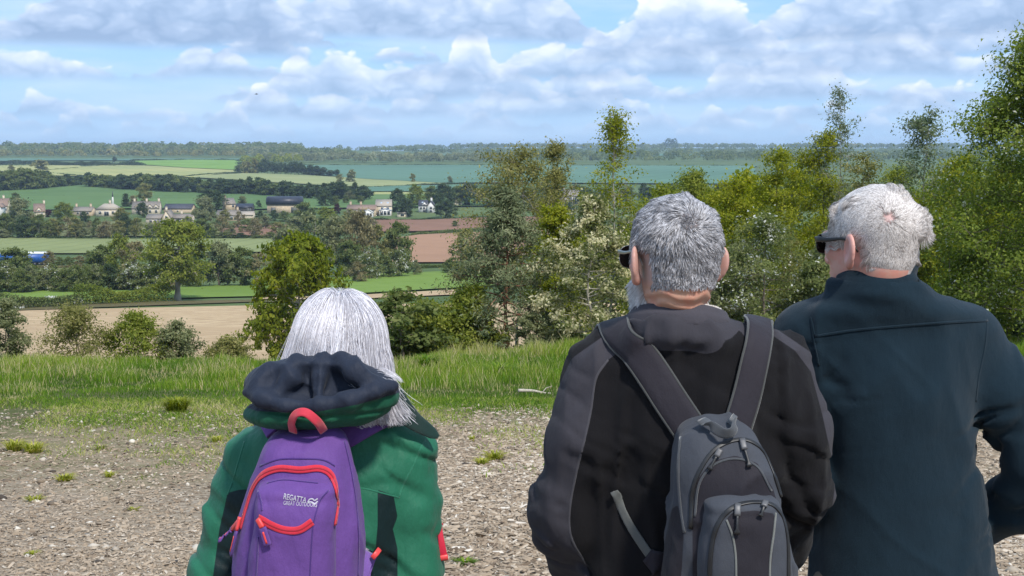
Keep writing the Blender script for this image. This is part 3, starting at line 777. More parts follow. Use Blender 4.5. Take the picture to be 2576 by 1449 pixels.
hedge('hedge', [(90, 678), (200, 676), (420, 684)], 10, 'low brown hedge under the blue trailer', L_BROWN, ymin=200, seed=3)
hedge('hedge', [(120, 604), (300, 604), (520, 604), (740, 602)], 8, 'dark hedge on the far edge of the olive field', L_DARK, ymin=250, seed=4)
hedge('hedge', [(160, 588), (280, 584), (420, 585)], 6, 'brown hedge across the rough pasture', L_BROWN, ymin=250, seed=5)
hedge('hedge', [(540, 572), (640, 568), (720, 567)], 7, 'hedge on the far edge of the small red field', L_DARK, ymin=250, seed=6)
hedge('hedge', [(935, 558), (1060, 557), (1280, 549)], 8, 'clipped dark hedge between the village and the upper red field', L_DARK, ymin=250, seed=7)
hedge('hedge', [(1035, 594), (1120, 586), (1330, 573)], 7, 'hedge between the two red brown fields', L_HEDGE, ymin=250, seed=8)
hedge('hedge', [(1040, 676), (1140, 672), (1300, 664)], 9, 'hedge along the near edge of the orange brown field', L_HEDGE, ymin=150, seed=9)
hedge('hedge', [(-60, 414), (120, 415), (362, 419)], 11, 'thick dark hedge below the ridge wood', L_DARK, ymin=600, wm=6, seed=10)
hedge('hedge', [(120, 430), (250, 420), (362, 420)], 3, 'thin hedge above the large pale field', L_DARK, ymin=600, wm=3, seed=11)
hedge('hedge', [(150, 440), (230, 447)], 4, 'short hedge between the pale field and the belt', L_DARK, ymin=600, wm=3, seed=12)
hedge('hedge', [(440, 449), (520, 441), (600, 436), (640, 437)], 4, 'curving hedge between the two pale fields', L_DARK, ymin=600, wm=3, seed=13)
hedge('hedge', [(740, 418.5), (900, 418), (1250, 418), (1900, 420)], 4, 'long thin hedge at the top of the blue green field', L_DARK, ymin=600, wm=4, seed=14)
hedge('hedge', [(915, 474), (1000, 470), (1100, 464), (1200, 462)], 3.5, 'thin hedge between pale olive field and small blue green field', L_DARK, ymin=600, wm=3, seed=15)
hedge('hedge', [(925, 486), (1040, 485), (1160, 485)], 3.5, 'dark hedge below the small blue green field', L_DARK, ymin=600, wm=3, seed=16)
hedge('hedge', [(600, 407), (608, 420), (600, 434)], 5, 'hedge at the right end of the bright green field', L_DARK, ymin=600, wm=5, seed=17)
hedge('hedge', [(330, 406), (480, 404), (620, 405)], 5, 'line of small trees above the bright green field', L_DARK, ymin=600, wm=6, seed=18)
hedge('hedge', [(200, 503), (240, 512), (262, 522)], 3, 'thin broken hedge down the dark pasture', L_BROWN, ymin=600, wm=2, seed=19)
hedge('hedge', [(80, 488), (140, 492), (200, 503)], 3, 'thin hedge crossing the upper dark pasture', L_BROWN, ymin=600, wm=2, seed=20)

L_OAK2 = leaf_mat('ridge wood leaves', [(0, (.065, .10, .035)), (.5, (.16, .205, .07)), (1, (.27, .30, .12))])
# ---- far woods that read as one mass
def wood(name, trees, leafm, label, nleaf=80, seed=0):
    rng = np.random.default_rng(700 + seed)
    Cs, Os, Ts, Ss = [], [], [], []
    for (X, Y, H, w) in trees:
        z0 = float(land(X, Y))
        d = rng.normal(size=(nleaf, 3)); d /= np.linalg.norm(d, axis=1, keepdims=True); d[:, 2] = np.abs(d[:, 2]) * 1.0 - .15
        lump = 1 + .22 * fbm(d[:, 0] * 2.5 + X, d[:, 1] * 2.5 + Y, d[:, 2] * 2.5, 2, seed)
        C = d * lump[:, None] * np.array([w, w, H * .62]) + np.array([X, Y, z0 + H * .38])
        Cs.append(C); Os.append(d * 1.8); Ts.append(np.clip(rng.normal(.45 + rng.normal(0, .16), .1, nleaf), 0, 1)); Ss.append(np.full(nleaf, .42 * w))
    C, O, T, S = map(np.concatenate, (Cs, Os, Ts, Ss))
    V, F, T = leaf_cloud(C, S[:, None], rng, T, up=.2, out=O, aspect=.9)
    o = link(name, mesh_np(name, V, F, leafm, attrs={'tint': T})); tag(o, label, 'wood', kind='stuff'); return o
def rows(x0, x1, n, pts, seed, Hm, wpx=None):
    """trees spread between ground lines; pts = [(px, nearpy, farpy)]"""
    rng = np.random.default_rng(seed); out = []
    for i in range(n):
        px = rng.uniform(x0, x1); a = np.interp(px, [p[0] for p in pts], [p[1] for p in pts]); b = np.interp(px, [p[0] for p in pts], [p[2] for p in pts])
        p = hit(px, rng.uniform(b, a), 800)
        H = Hm * rng.uniform(.75, 1.2); out.append((p[0], p[1], H, H * rng.uniform(.42, .6)))
    return out
def wrows(x0, x1, y0, y1, n, seed, Hm):
    rng = np.random.default_rng(seed); out = []
    for i in range(n):
        Y = rng.uniform(y0, y1); X = (rng.uniform(x0, x1) - CXP) / FPX * Y
        H = Hm * rng.uniform(.75, 1.2); out.append((X, Y, H, H * rng.uniform(.45, .65)))
    return out
wood('ridge_wood', wrows(-250, 760, 2480, 3050, 420, 1, 15) , L_OAK2, 'long wood along the ridge on the left skyline', 70, 1)
wood('ridge_wood', wrows(-250, 760, 2480, 3050, 300, 21, 14), L_WILLOW, 'greyer trees scattered through the ridge wood on the left', 70, 21)
wood('ridge_wood', wrows(700, 880, 2480, 2700, 60, 11, 13), L_HEDGE, 'tapering end of the ridge wood', 70, 11)
wood('ridge_wood', wrows(-250, 640, 2380, 2500, 90, 2, 12), L_OLIVE, 'lighter edge of the wood below the left ridge', 70, 2)
wood('valley_wood', wrows(640, 1300, 1960, 2300, 190, 3, 12), L_WILLOW, 'mixed light green wood beyond the blue green field', 80, 3)
wood('valley_wood', wrows(600, 760, 1880, 2050, 30, 4, 11), L_MAPLE, 'yellow green trees behind the conifer copse', 80, 4)
wood('valley_wood', wrows(1200, 2700, 2050, 2700, 420, 5, 12), L_HEDGE, 'scattered trees and copses beyond the near plantation', 60, 5)
wood('far_wood', wrows(850, 2750, 4300, 4900, 620, 6, 17), L_HEDGE, 'dark wood along the distant skyline ridge', 60, 6)
wood('far_wood', wrows(850, 2750, 3000, 4000, 420, 7, 13), L_HEDGE, 'scattered woods below the distant ridge', 44, 7)
wood('far_wood', [(x, 4500 + 40 * (i % 3), 36, 12) for i, x in enumerate(np.linspace(at(1680, 366, 4500)[0], at(1700, 366, 4500)[0], 5))], L_DARK, 'tall clump of trees standing up from the distant skyline', 60, 8)

# ---- the plantation and bushes on the slope close by
def near(name, px, top, Y, hw, bark, leafm, label, prof, seed, wide=1.18, **kw):
    q = at(px, 600, Y); X = q[0]; z0 = float(land(X, Y))
    H = at(px, top, Y)[2] - z0
    w = hw * wide * Y / FPX / H
    pm = max(p[1] for p in prof); pf = [(h, r * w / pm) for h, r in prof]
    d = dict(H=H, n_limb=40, n_twig=9, per=46, leaf=.080, t0=.05, rise=.12, low=.25, trunk_r=.05 / H, sub=2, sides=6)
    d.update(kw)
    d['spread'] = d['spread'] if 'spread' in kw else .055 * w / .35
    key = 'near%d' % seed
    tree_meshes(key, bark, leafm, seed=seed, prof=pf, **d)
    cat = 'bush' if name.endswith('bush') else 'tree'
    return plant(name, key, (X, Y, z0 - .03), 1.0, 0.0, label, cat, wood='stem' if cat == 'bush' else 'trunk')
ASH = [(0, .3), (.25, .8), (.5, 1.), (.75, .8), (1, .25)]
COLM = [(0, .5), (.2, .9), (.5, 1.), (.8, .7), (1, .15)]
DOME = [(0, .75), (.25, 1.), (.6, .9), (.85, .55), (1, .12)]
SPIRE = [(0, .5), (.25, 1.), (.5, .8), (.75, .42), (.9, .22), (1, .06)]
CRY = [(0, .55), (.3, 1.), (.55, .85), (.8, .45), (1, .05)]
# thorn bushes on the crest at the left
BS = dict(t0=.03, low=.3, stems=2, n_limb=16, n_twig=8, per=34, leaf=.060, trunk_r=.012)
near('hawthorn_bush', 8, 748, 34, 46, BARK, L_WILLOW, 'thorn bush cut off by the left edge of the picture', DOME, 601, **BS)
near('hawthorn_bush', 178, 774, 34, 88, BARK, L_OLIVE, 'tallest of the thorn bushes in front of the stubble field', DOME, 602, sparse=.12, **BS)
near('hawthorn_bush', 325, 790, 34, 74, BARK, L_OAK, 'dark thorn bush in the middle of the row before the stubble field', DOME, 603, sparse=.1, **BS)
near('hawthorn_bush', 436, 812, 34, 52, BARK, L_WILLOW, 'greyish thorn bush at the right of the row before the stubble field', DOME, 604, sparse=.1, **BS)
near('hawthorn_bush', 562, 850, 34.5, 54, BARK, L_OLIVE, 'low sprawling thorn bush alone left of the woman', DOME, 605, sparse=.25, **BS)
# plantation, front rank
near('hawthorn_bush', 1060, 768, 37, 95, BARK, L_OAK, 'broad bright green bush right of the woman', DOME, 611, t0=.03, low=.3, n_limb=26, per=50, stems=2)
near('hawthorn_bush', 1165, 728, 37, 74, BARK, L_OAK, 'dark green bush left of the pine trunk', DOME, 612, t0=.03, low=.3, n_limb=22, per=50, stems=2)
near('pine_tree', 1272, 470, 37.5, 132, BARK_RED, L_PINE, 'grey green pine with a reddish bare trunk', CRY, 613, t0=.16, n_limb=54, n_twig=8, per=44, leaf=.11, elong=2.2, rise=.10, twig_len=.5, spread=.030, trunk_r=.016)
near('willow_tree', 1300, 372, 44, 140, BARK_PALE, L_OLIVE, 'tall sparse olive tree rising behind the pine', ASH, 614, t0=.2, n_limb=48, n_twig=10, per=34, leaf=.075, sparse=.06, rise=.5, spread=.034)
near('willow_tree', 1395, 366, 46, 95, BARK_PALE, L_OLIVE, 'thin topped tree just right behind the pine', SPIRE, 615, t0=.2, n_limb=38, n_twig=9, per=32, leaf=.075, sparse=.08, rise=.6, spread=.03)
near('maple_tree', 1398, 520, 42, 66, BARK, L_MAPLE, 'fresh green tree squeezed between pine and whitebeam', COLM, 616)
near('whitebeam_tree', 1492, 494, 36.5, 128, BARK_PALE, L_BEAM, 'whitebeam covered with cream blossom beside the man with the backpack', [(0, .55), (.18, .95), (.4, 1.), (.7, .7), (1, .1)], 617, n_limb=44, n_twig=9, per=46, leaf=.080, accent=.30, t0=.07, low=.15, spread=.030)
near('poplar_tree', 1543, 296, 44, 112, BARK_PALE, L_MAPLE, 'tall feathery tree with many upright branches above the whitebeam', [(0, .3), (.3, .75), (.5, 1.), (.66, .62), (.8, .34), (.92, .2), (1, .06)], 618, t0=.25, n_limb=40, n_twig=9, per=20, leaf=.08, rise=1.2, spread=.024, sparse=.1)
near('maple_tree', 1660, 500, 42, 90, BARK, L_OAK, 'green tree behind the short haired man, at his left', COLM, 619)
near('maple_tree', 1735, 424, 50, 84, BARK, L_OAK, 'rounded green tree above the short haired man', DOME, 620)
near('maple_tree', 1840, 452, 47, 86, BARK, L_MAPLE, 'yellow green tree between the two men, the left of a pair', COLM, 621)
near('maple_tree', 1960, 376, 50, 84, BARK, L_MAPLE, 'yellow green tree between the two men, the right of a pair', COLM, 622)
near('maple_tree', 2050, 318, 52, 72, BARK, L_MAPLE, 'tall bushy yellow tree rising left of the curly haired man', COLM, 623)
near('poplar_tree', 2102, 236, 52, 54, BARK_PALE, L_BLUE, 'slim poplar whose open top stands highest above the plantation', [(0, .6), (.4, .7), (.62, .5), (.74, 1.), (.88, .8), (1, .15)], 624, t0=.3, n_limb=30, per=20, leaf=.08, rise=.9, spread=.02, sparse=.1)
near('hawthorn_tree', 1925, 538, 38, 112, BARK, L_HAW, 'grey thorn with small white flowers between the two men', DOME, 625, n_limb=30, n_twig=8, per=36, leaf=.08, accent=.10, t0=.05, low=.2)
near('hawthorn_tree', 1800, 640, 38.5, 70, BARK, L_WILLOW, 'low greyish thorn behind the ear of the short haired man', DOME, 626, n_limb=24, per=40, leaf=.08, t0=.05, low=.2)
near('willow_tree', 2170, 384, 47, 80, BARK_PALE, L_OLIVE, 'thin olive tree directly above the curly haired man', COLM, 627, n_limb=28, per=32, sparse=.08)
near('hawthorn_tree', 2060, 660, 37.5, 80, BARK, L_HAW, 'flowering thorn behind the sunglasses of the curly haired man', DOME, 633, n_limb=24, per=38, leaf=.08, accent=.05, t0=.05, low=.2)
near('aspen_tree', 2312, 302, 46, 66, BARK_PALE, L_BLUE, 'bluish green aspen with pale stems right above the curly haired man', [(0, .5), (.4, .8), (.7, 1.), (.88, .8), (1, .3)], 628, t0=.25, n_limb=28, per=26, leaf=.09, rise=.9, spread=.03)
near('maple_tree', 2250, 420, 50, 90, BARK, L_OAK, 'green tree behind the head of the curly haired man', COLM, 629)
near('maple_tree', 2400, 392, 44, 92, BARK, L_MAPLE, 'yellow green tree left of the big dogwood', COLM, 630)
near('dogwood_tree', 2440, 640, 36, 90, BARK, L_HORN, 'dark leafy bush like tree under the yellow green tree', DOME, 634, n_limb=26, per=46, accent=.04, t0=.04, low=.25)
near('dogwood_tree', 2592, 84, 35, 205, BARK, L_HORN, 'big dark dogwood with white flower heads at the right edge', [(0, .75), (.22, 1.), (.48, .96), (.7, .74), (.86, .48), (1, .10)], 631, n_limb=92, n_twig=11, per=56, leaf=.085, accent=.05, t0=.05, low=.15, spread=.036)
near('maple_tree', 2660, 330, 42, 110, BARK, L_OAK, 'green tree behind the big dogwood at the right edge', COLM, 632)

# back rank of the plantation and its undergrowth
HT = {}
for k_ in (616, 619, 620, 621, 622, 623, 625, 626, 627, 629, 630):
    c_ = np.empty(len(TREE_DATA['near%d' % k_][1].vertices) * 3, np.float32); TREE_DATA['near%d' % k_][1].vertices.foreach_get('co', c_); HT[k_] = float(np.percentile(c_[2::3], 99.5))
def rank(px, top, Y, seed, rz, label, group, name='maple_tree'):
    q = at(px, 600, Y); z0 = float(land(q[0], Y)); H = at(px, top, Y)[2] - z0
    plant(name, 'near%d' % seed, (q[0], Y, z0 - .05), H / HT[seed], rz, label, 'tree', group)
BR_ = 'back rank of the plantation'
for i, (px, top, sd) in enumerate([(1450, 560, 619), (1600, 540, 626), (1680, 470, 619), (1790, 480, 621), (1880, 440, 616), (1920, 470, 622), (2000, 430, 629), (2090, 430, 623), (2140, 460, 627), (2220, 470, 629), (2350, 450, 630), (2460, 440, 620), (2540, 420, 621),
                                   (1760, 600, 625), (1860, 610, 626), (1990, 590, 627), (2110, 570, 626), (2380, 560, 629), (2300, 500, 616), (2480, 520, 623)]):
    rank(px, top, 53 + (i * 7 % 10) if i < 13 else 43 + (i % 4), sd, i * 1.3, 'leafy tree deep in the plantation behind the front rank', BR_)
UG = 'undergrowth along the foot of the plantation'
for i, px in enumerate([1010, 1105, 1215, 1335, 1400, 1450, 1545, 1600, 1660, 1720, 1780, 1850, 1910, 1980, 2040, 2100, 2380, 2430, 2490, 2545, 2600]):
    Y_ = 35.6 + (i * 5 % 7) * .45; q = at(px, 600, Y_); z0 = float(land(q[0], Y_)); tp = 780 + (i * 37 % 50) - (40 if i % 4 == 0 else 0)
    H_ = at(px, tp, Y_)[2] - z0; k_ = ['bush_green', 'bush_oak', 'bush_dark', 'bush_willow', 'bush_haw', 'bush_green'][i % 6]
    plant('bush', k_, (q[0], Y_, z0 - .03), H_, i * 1.1, 'low bush in the undergrowth at the foot of the plantation', 'bush', UG, wood='stem', sxy=1.25)
# ------------------------------------------------------------------ the air over the valley
def build_haze():
    z0, z1 = -150.0, 46.0
    mb = MB(); mb.box((0, 6900, (z0 + z1) / 2), (24000, 14200, z1 - z0))
    m = bpy.data.materials.new('haze'); m.use_nodes = True
    nt = m.node_tree; nt.nodes.clear()
    out = nt.nodes.new('ShaderNodeOutputMaterial'); v = nt.nodes.new('ShaderNodeVolumePrincipled')
    v.inputs['Color'].default_value = (.60, .78, 1.0, 1)
    v.inputs['Density'].default_value = 1.0e-4
    v.inputs['Anisotropy'].default_value = 0.0
    nt.links.new(v.outputs[0], out.inputs['Volume'])
    o = mb.build('haze', m); tag(o, kind='stuff')
build_haze()
# ------------------------------------------------------------------ smooth solids: distance fields turned into meshes
def V3(*a): return np.array(a, float)
def smin(a, b, k):
    h = np.clip(.5 + .5 * (b - a) / k, 0, 1); return b * (1 - h) + a * h - k * h * (1 - h)
def smax(a, b, k): return -smin(-a, -b, k)
def s_ell(P, c, r, M=None):
    q = P - np.asarray(c, np.float32)
    if M is not None: q = q @ np.asarray(M, np.float32)
    r = np.asarray(r, np.float32)
    k0 = np.sqrt(((q / r) ** 2).sum(-1)); k1 = np.sqrt(((q / (r * r)) ** 2).sum(-1))
    return k0 * (k0 - 1) / np.maximum(k1, 1e-6)
def s_cone(P, a, b, ra, rb):
    a = np.asarray(a, np.float32); b = np.asarray(b, np.float32); ab = b - a
    h = np.clip(((P - a) @ ab) / float(ab @ ab), 0, 1)
    return np.sqrt(((P - a - h[..., None] * ab) ** 2).sum(-1)) - (ra + (rb - ra) * h)
def s_chain(P, pts, rad, k=.03):
    d = None
    for i in range(len(pts) - 1):
        e = s_cone(P, pts[i], pts[i + 1], rad[i], rad[i + 1]); d = e if d is None else smin(d, e, k)
    return d
def s_box(P, c, h, r=.02, M=None):
    q = P - np.asarray(c, np.float32)
    if M is not None: q = q @ np.asarray(M, np.float32)
    q = np.abs(q) - (np.asarray(h, np.float32) - r)
    return np.sqrt((np.maximum(q, 0) ** 2).sum(-1)) + np.minimum(q.max(-1), 0) - r
def s_stack(P, rows, n=2.4):
    """a trunk given by rows (z, cx, cy, half width, half depth) from low to high"""
    rows = np.array(sorted(rows)); z = P[..., 2]
    zs = rows[:, 0]; zz = np.clip(z, zs[0], zs[-1])
    def cub(k):
        # smooth interpolation (Catmull-Rom through the rows)
        y = rows[:, k]; m = np.gradient(y, zs)
        i = np.clip(np.searchsorted(zs, zz) - 1, 0, len(zs) - 2); h = zs[i + 1] - zs[i]; t = (zz - zs[i]) / h
        return ((2 * t**3 - 3 * t**2 + 1) * y[i] + (t**3 - 2 * t**2 + t) * h * m[i] + (-2 * t**3 + 3 * t**2) * y[i + 1] + (t**3 - t**2) * h * m[i + 1])
    cx, cy, w, d = cub(1), cub(2), np.maximum(cub(3), .01), np.maximum(cub(4), .01)
    e = (np.abs((P[..., 0] - cx) / w) ** n + np.abs((P[..., 1] - cy) / d) ** n) ** (1 / n)
    rad = (e - 1) * np.minimum(w, d)
    cap = np.abs(z - (zs[0] + zs[-1]) / 2) - (zs[-1] - zs[0]) / 2
    return smax(rad, cap, .03)
def addon(d, P, fn, band=.035):
    """add fine relief only near the surface"""
    m = np.abs(d) < band
    if m.any():
        d = np.array(d); d[m] = d[m] + fn(P[m])
    return d
def rotz(a): c, s = math.cos(a), math.sin(a); return np.array([[c, -s, 0], [s, c, 0], [0, 0, 1.]])
def rotx(a): c, s = math.cos(a), math.sin(a); return np.array([[1, 0, 0], [0, c, -s], [0, s, c]])
def roty(a): c, s = math.cos(a), math.sin(a); return np.array([[c, 0, s], [0, 1, 0], [-s, 0, c]])

def span(*seg):
    """grid lines with their own step in each stretch: (from, to, step), ..."""
    out = []
    for (a, b, h) in seg: out.append(np.linspace(a, b, max(2, int(round((b - a) / h)) + 1))[:-1])
    return np.concatenate(out + [[seg[-1][1]]]).astype(np.float32)
def nets(f, xs, ys, zs, newton=2):
    """surface nets on a box grid"""
    nx, ny, nz = len(xs), len(ys), len(zs)
    G = np.empty((nx, ny, nz), np.float32); XY = np.stack(np.meshgrid(xs, ys, indexing='ij'), -1)
    st = 24
    for k in range(0, nz, st):
        zz = zs[k:k + st]
        P = np.empty((nx, ny, len(zz), 3), np.float32); P[..., :2] = XY[:, :, None]; P[..., 2] = zz
        G[:, :, k:k + st] = f(P)
    ins = G < 0
    c = np.zeros((nx - 1, ny - 1, nz - 1), np.int8)
    for a in (0, 1):
        for b in (0, 1):
            for d in (0, 1): c += ins[a:nx - 1 + a, b:ny - 1 + b, d:nz - 1 + d]
    act = (c > 0) & (c < 8)
    I, J, K = np.nonzero(act)
    idx = np.full(act.shape, -1, np.int64); idx[I, J, K] = np.arange(len(I))
    acc = np.zeros((len(I), 3)); cnt = np.zeros(len(I))
    g = [xs, ys, zs]
    for ax in range(3):
        o1, o2 = [a for a in range(3) if a != ax]
        for a in (0, 1):
            for b in (0, 1):
                off = [0, 0, 0]; off[o1] = a; off[o2] = b
                i0, j0, k0 = I + off[0], J + off[1], K + off[2]
                e = [0, 0, 0]; e[ax] = 1
                va = G[i0, j0, k0]; vb = G[i0 + e[0], j0 + e[1], k0 + e[2]]
                m = (va < 0) != (vb < 0); t = np.where(m, va / np.where(va == vb, 1, va - vb), 0)
                p = np.stack([xs[i0], ys[j0], zs[k0]], 1).astype(float)
                ii = (i0, j0, k0)[ax]; p[:, ax] += t * (g[ax][np.minimum(ii + 1, len(g[ax]) - 1)] - g[ax][ii])
                acc[m] += p[m]; cnt[m] += 1
    V = acc / np.maximum(cnt, 1)[:, None]
    F = []
    for ax in range(3):
        s = [slice(None)] * 3; s2 = [slice(None)] * 3
        s[ax] = slice(0, -1); s2[ax] = slice(1, None)
        A = ins[tuple(s)]; B = ins[tuple(s2)]
        ch = A != B; o1, o2 = [(1, 2), (2, 0), (0, 1)][ax]
        q = np.stack(np.nonzero(ch), 1)
        ok = (q[:, o1] > 0) & (q[:, o2] > 0) & (q[:, o1] < (nx, ny, nz)[o1] - 1) & (q[:, o2] < (nx, ny, nz)[o2] - 1)
        q = q[ok]; flip = A[tuple(q.T)]
        def cell(d1, d2):
            r = q.copy(); r[:, o1] -= d1; r[:, o2] -= d2; return idx[r[:, 0], r[:, 1], r[:, 2]]
        f4 = np.stack([cell(1, 1), cell(0, 1), cell(0, 0), cell(1, 0)], 1)
        f4[~flip] = f4[~flip][:, ::-1]; F.append(f4)
    F = np.concatenate(F); F = F[(F >= 0).all(1)]
    lim = .6 * float(min(np.diff(xs).min(), np.diff(zs).min()))
    for _ in range(newton):
        g_ = grad(f, V, 1e-3); v = f(V.astype(np.float32))
        V = V - np.clip(v / np.maximum((g_ ** 2).sum(1), .05), -lim, lim)[:, None] * g_
    return V, F
def grad(f, V, h=1e-3):
    V = V.astype(np.float32); g = np.empty(V.shape)
    for k in range(3):
        e = np.zeros(3, np.float32); e[k] = h; g[:, k] = (f(V + e) - f(V - e)) / (2 * h)
    return g
def cast(f, px, py, y0=1.6, y1=3.4, n=500):
    """first point of a solid along the lines of sight through pixels (arrays)"""
    px, py = np.broadcast_arrays(np.asarray(px, float), np.asarray(py, float))
    D = np.stack([ray(a, b) for a, b in zip(px.ravel(), py.ravel())]); D = D / D[:, 1:2]
    ys = np.linspace(y0, y1, n); o = np.array([0, 0, EYE])
    P = o + D[:, None] * ys[None, :, None]
    v = f(P.astype(np.float32)); neg = v < 0
    i = np.argmax(neg, 1); i = np.where(neg.any(1), i, np.argmin(np.abs(v), 1)); i = np.maximum(i, 1)
    r = np.arange(len(i)); a, b = v[r, i - 1], v[r, i]
    t = np.clip(a / np.where(a == b, 1, a - b), 0, 1)
    Y = ys[i - 1] + t * (ys[1] - ys[0])
    return o + D * Y[:, None]
def solid(name, f, xs, ys, zs, mat, parent, attrs=None, newton=2):
    V, F = nets(f, xs, ys, zs, newton)
    at_ = {k: fn(V) for k, fn in attrs.items()} if attrs else None
    return link(name, mesh_np(name, V, F, mat, attrs=at_, smooth=True), parent)
def spline(pts, n):
    """smooth curve through points"""
    P = np.asarray(pts, float); s = np.concatenate([[0], np.cumsum(np.linalg.norm(np.diff(P, axis=0), axis=1) ** .5)]) if P.shape[1] > 1 else np.arange(len(P))
    t = np.linspace(0, s[-1], n); m = np.gradient(P, s, axis=0) if len(P) > 2 else np.repeat(((P[1] - P[0]) / s[-1])[None], 2, 0)
    i = np.clip(np.searchsorted(s, t, side='right') - 1, 0, len(s) - 2); h = (s[i + 1] - s[i])[:, None]; u = ((t - s[i])[:, None]) / h
    return ((2*u**3 - 3*u**2 + 1) * P[i] + (u**3 - 2*u**2 + u) * h * m[i] + (-2*u**3 + 3*u**2) * P[i + 1] + (u**3 - u**2) * h * m[i + 1])
def ribbon(P, Nn, width, thick, round_=True):
    """a strap: flat band along P whose face looks along Nn"""
    P = np.asarray(P, float); n = len(P)
    T = np.gradient(P, axis=0); T /= np.linalg.norm(T, axis=1, keepdims=True)
    Nn = Nn - (Nn * T).sum(1, keepdims=True) * T; Nn /= np.maximum(np.linalg.norm(Nn, axis=1, keepdims=True), 1e-9)
    B = np.cross(T, Nn)
    w = np.broadcast_to(np.asarray(width, float), (n,))[:, None] / 2; t = np.broadcast_to(np.asarray(thick, float), (n,))[:, None]
    prof = [(-1, .0), (-1, .55), (-.9, .95), (-.5, 1.06), (0, 1.1), (.5, 1.06), (.9, .95), (1, .55), (1, 0), (0, -.1)] if round_ else [(-1, 0), (-1, 1), (1, 1), (1, 0)]
    V = np.stack([P + B * w * a + Nn * t * b for a, b in prof], 1); k = len(prof)
    i = np.arange(n - 1)[:, None] * k; j = np.arange(k)[None]; j2 = (j + 1) % k
    Q = np.stack([i + j, i + j2, i + k + j2, i + k + j], -1).reshape(-1, 4)
    kk = np.arange(1, k - 1); T_ = np.concatenate([np.stack([0 * kk, kk + 1, kk], 1), (n - 1) * k + np.stack([0 * kk, kk, kk + 1], 1)])
    return V.reshape(-1, 3), Q, T_
def on(f, px, py, lift=0.0, n=40, y0=1.6, y1=3.4):
    """a smooth line drawn over a solid through the given pixels; returns points and normals"""
    q = spline(np.stack([px, py], 1).astype(float), n)
    P = cast(f, q[:, 0], q[:, 1], y0, y1); N_ = grad(f, P, 4e-3); N_ /= np.maximum(np.linalg.norm(N_, axis=1, keepdims=True), 1e-9)
    return P + N_ * lift, N_
def seam(name, f, px, py, width, thick, mat, parent, lift=-.0005, n=40):
    P, N_ = on(f, px, py, lift, n); mb = MB(); mb.add(*ribbon(P, N_, width, thick)); return mb.build(name, mat, parent, smooth=True)

def strands(name, P, rad, mat, parent):
    """hair: P is (n strands, k points, 3)"""
    n, k, _ = P.shape
    hc = bpy.data.hair_curves.new(name)
    hc.add_curves([k] * n)
    hc.position_data.foreach_set('vector', P.astype(np.float32).ravel())
    r = np.asarray(rad, np.float32)
    r = np.broadcast_to(r, (n, k)) if r.ndim else np.full((n, k), float(r), np.float32)
    a = hc.attributes.get('radius') or hc.attributes.new('radius', 'FLOAT', 'POINT')
    a.data.foreach_set('value', np.ascontiguousarray(r, np.float32).ravel())
    hc.materials.append(mat)
    return link(name, hc, parent)
def locks(S, n, amount, rng, pw=.8):
    """gather strands into locks round the nearest of n leading strands"""
    g = rng.choice(len(S), n, replace=False); R0 = S[:, 0]; idx = np.empty(len(S), int)
    for a in range(0, len(S), 4000):
        idx[a:a + 4000] = ((R0[a:a + 4000, None] - R0[g][None]) ** 2).sum(-1).argmin(1)
    w = (np.linspace(0, 1, S.shape[1]) ** pw)[None, :, None] * (amount * rng.uniform(.4, 1.2, (len(S), 1, 1))).clip(0, .92)
    return S + (S[g][idx] - S) * w
def hair_mat(name, stops, rough=.35):
    m, nt, b = new_mat(name)
    hi = nt.nodes.new('ShaderNodeHairInfo')
    c = ramp_n(nt, hi.outputs['Random'], stops)
    nt.links.new(c, b.inputs['Base Color']); setp(b, Roughness=rough, Specular_IOR_Level=.5)
    return m
def cloth(name, cols, rough=.85, fuzz=.35, scale=900.0, sheen=.3, masks=(), weave=False, bd=.0015, wrinkle=.35):
    """cloth: base colour, then further colours where the named attributes are above zero"""
    m, nt, b = new_mat(name)
    v = coords(nt)
    n = noise_n(nt, v, scale, 3, .6); n2 = noise_n(nt, v, 14, 4)
    def tone(c): return mix_n(nt, n2, tuple(x * .82 for x in c), tuple(min(1, x * 1.18) for x in c))
    c = tone(cols[0])
    for a, k in zip(masks, cols[1:]): c = mix_n(nt, step_n(nt, attr_n(nt, a), -.0006, .0006), c, tone(k))
    c = mix_n(nt, .22, c, ramp_n(nt, n, [(.25, (.25, .25, .25)), (.75, (1., 1., 1.))]), 'MULTIPLY')
    nt.links.new(c, b.inputs['Base Color']); setp(b, Roughness=rough, Sheen_Weight=sheen, Sheen_Roughness=.5, Specular_IOR_Level=.2)
    if weave:
        w = nt.nodes.new('ShaderNodeTexWave'); w.inputs['Scale'].default_value = 300; nt.links.new(v, w.inputs['Vector']); h = w.outputs['Fac']
    else: h = n
    bump_n(nt, b, h, fuzz, bd)
    b1 = b.inputs['Normal'].links[0].from_node
    mp = nt.nodes.new('ShaderNodeMapping'); mp.inputs['Scale'].default_value = (1, 1, .55); nt.links.new(v, mp.inputs[0])
    wr = noise_n(nt, mp.outputs[0], 26, 4, .5); b0 = nt.nodes.new('ShaderNodeBump'); b0.inputs['Strength'].default_value = wrinkle; b0.inputs['Distance'].default_value = .012
    nt.links.new(wr, b0.inputs['Height']); nt.links.new(b0.outputs[0], b1.inputs['Normal'])
    return m
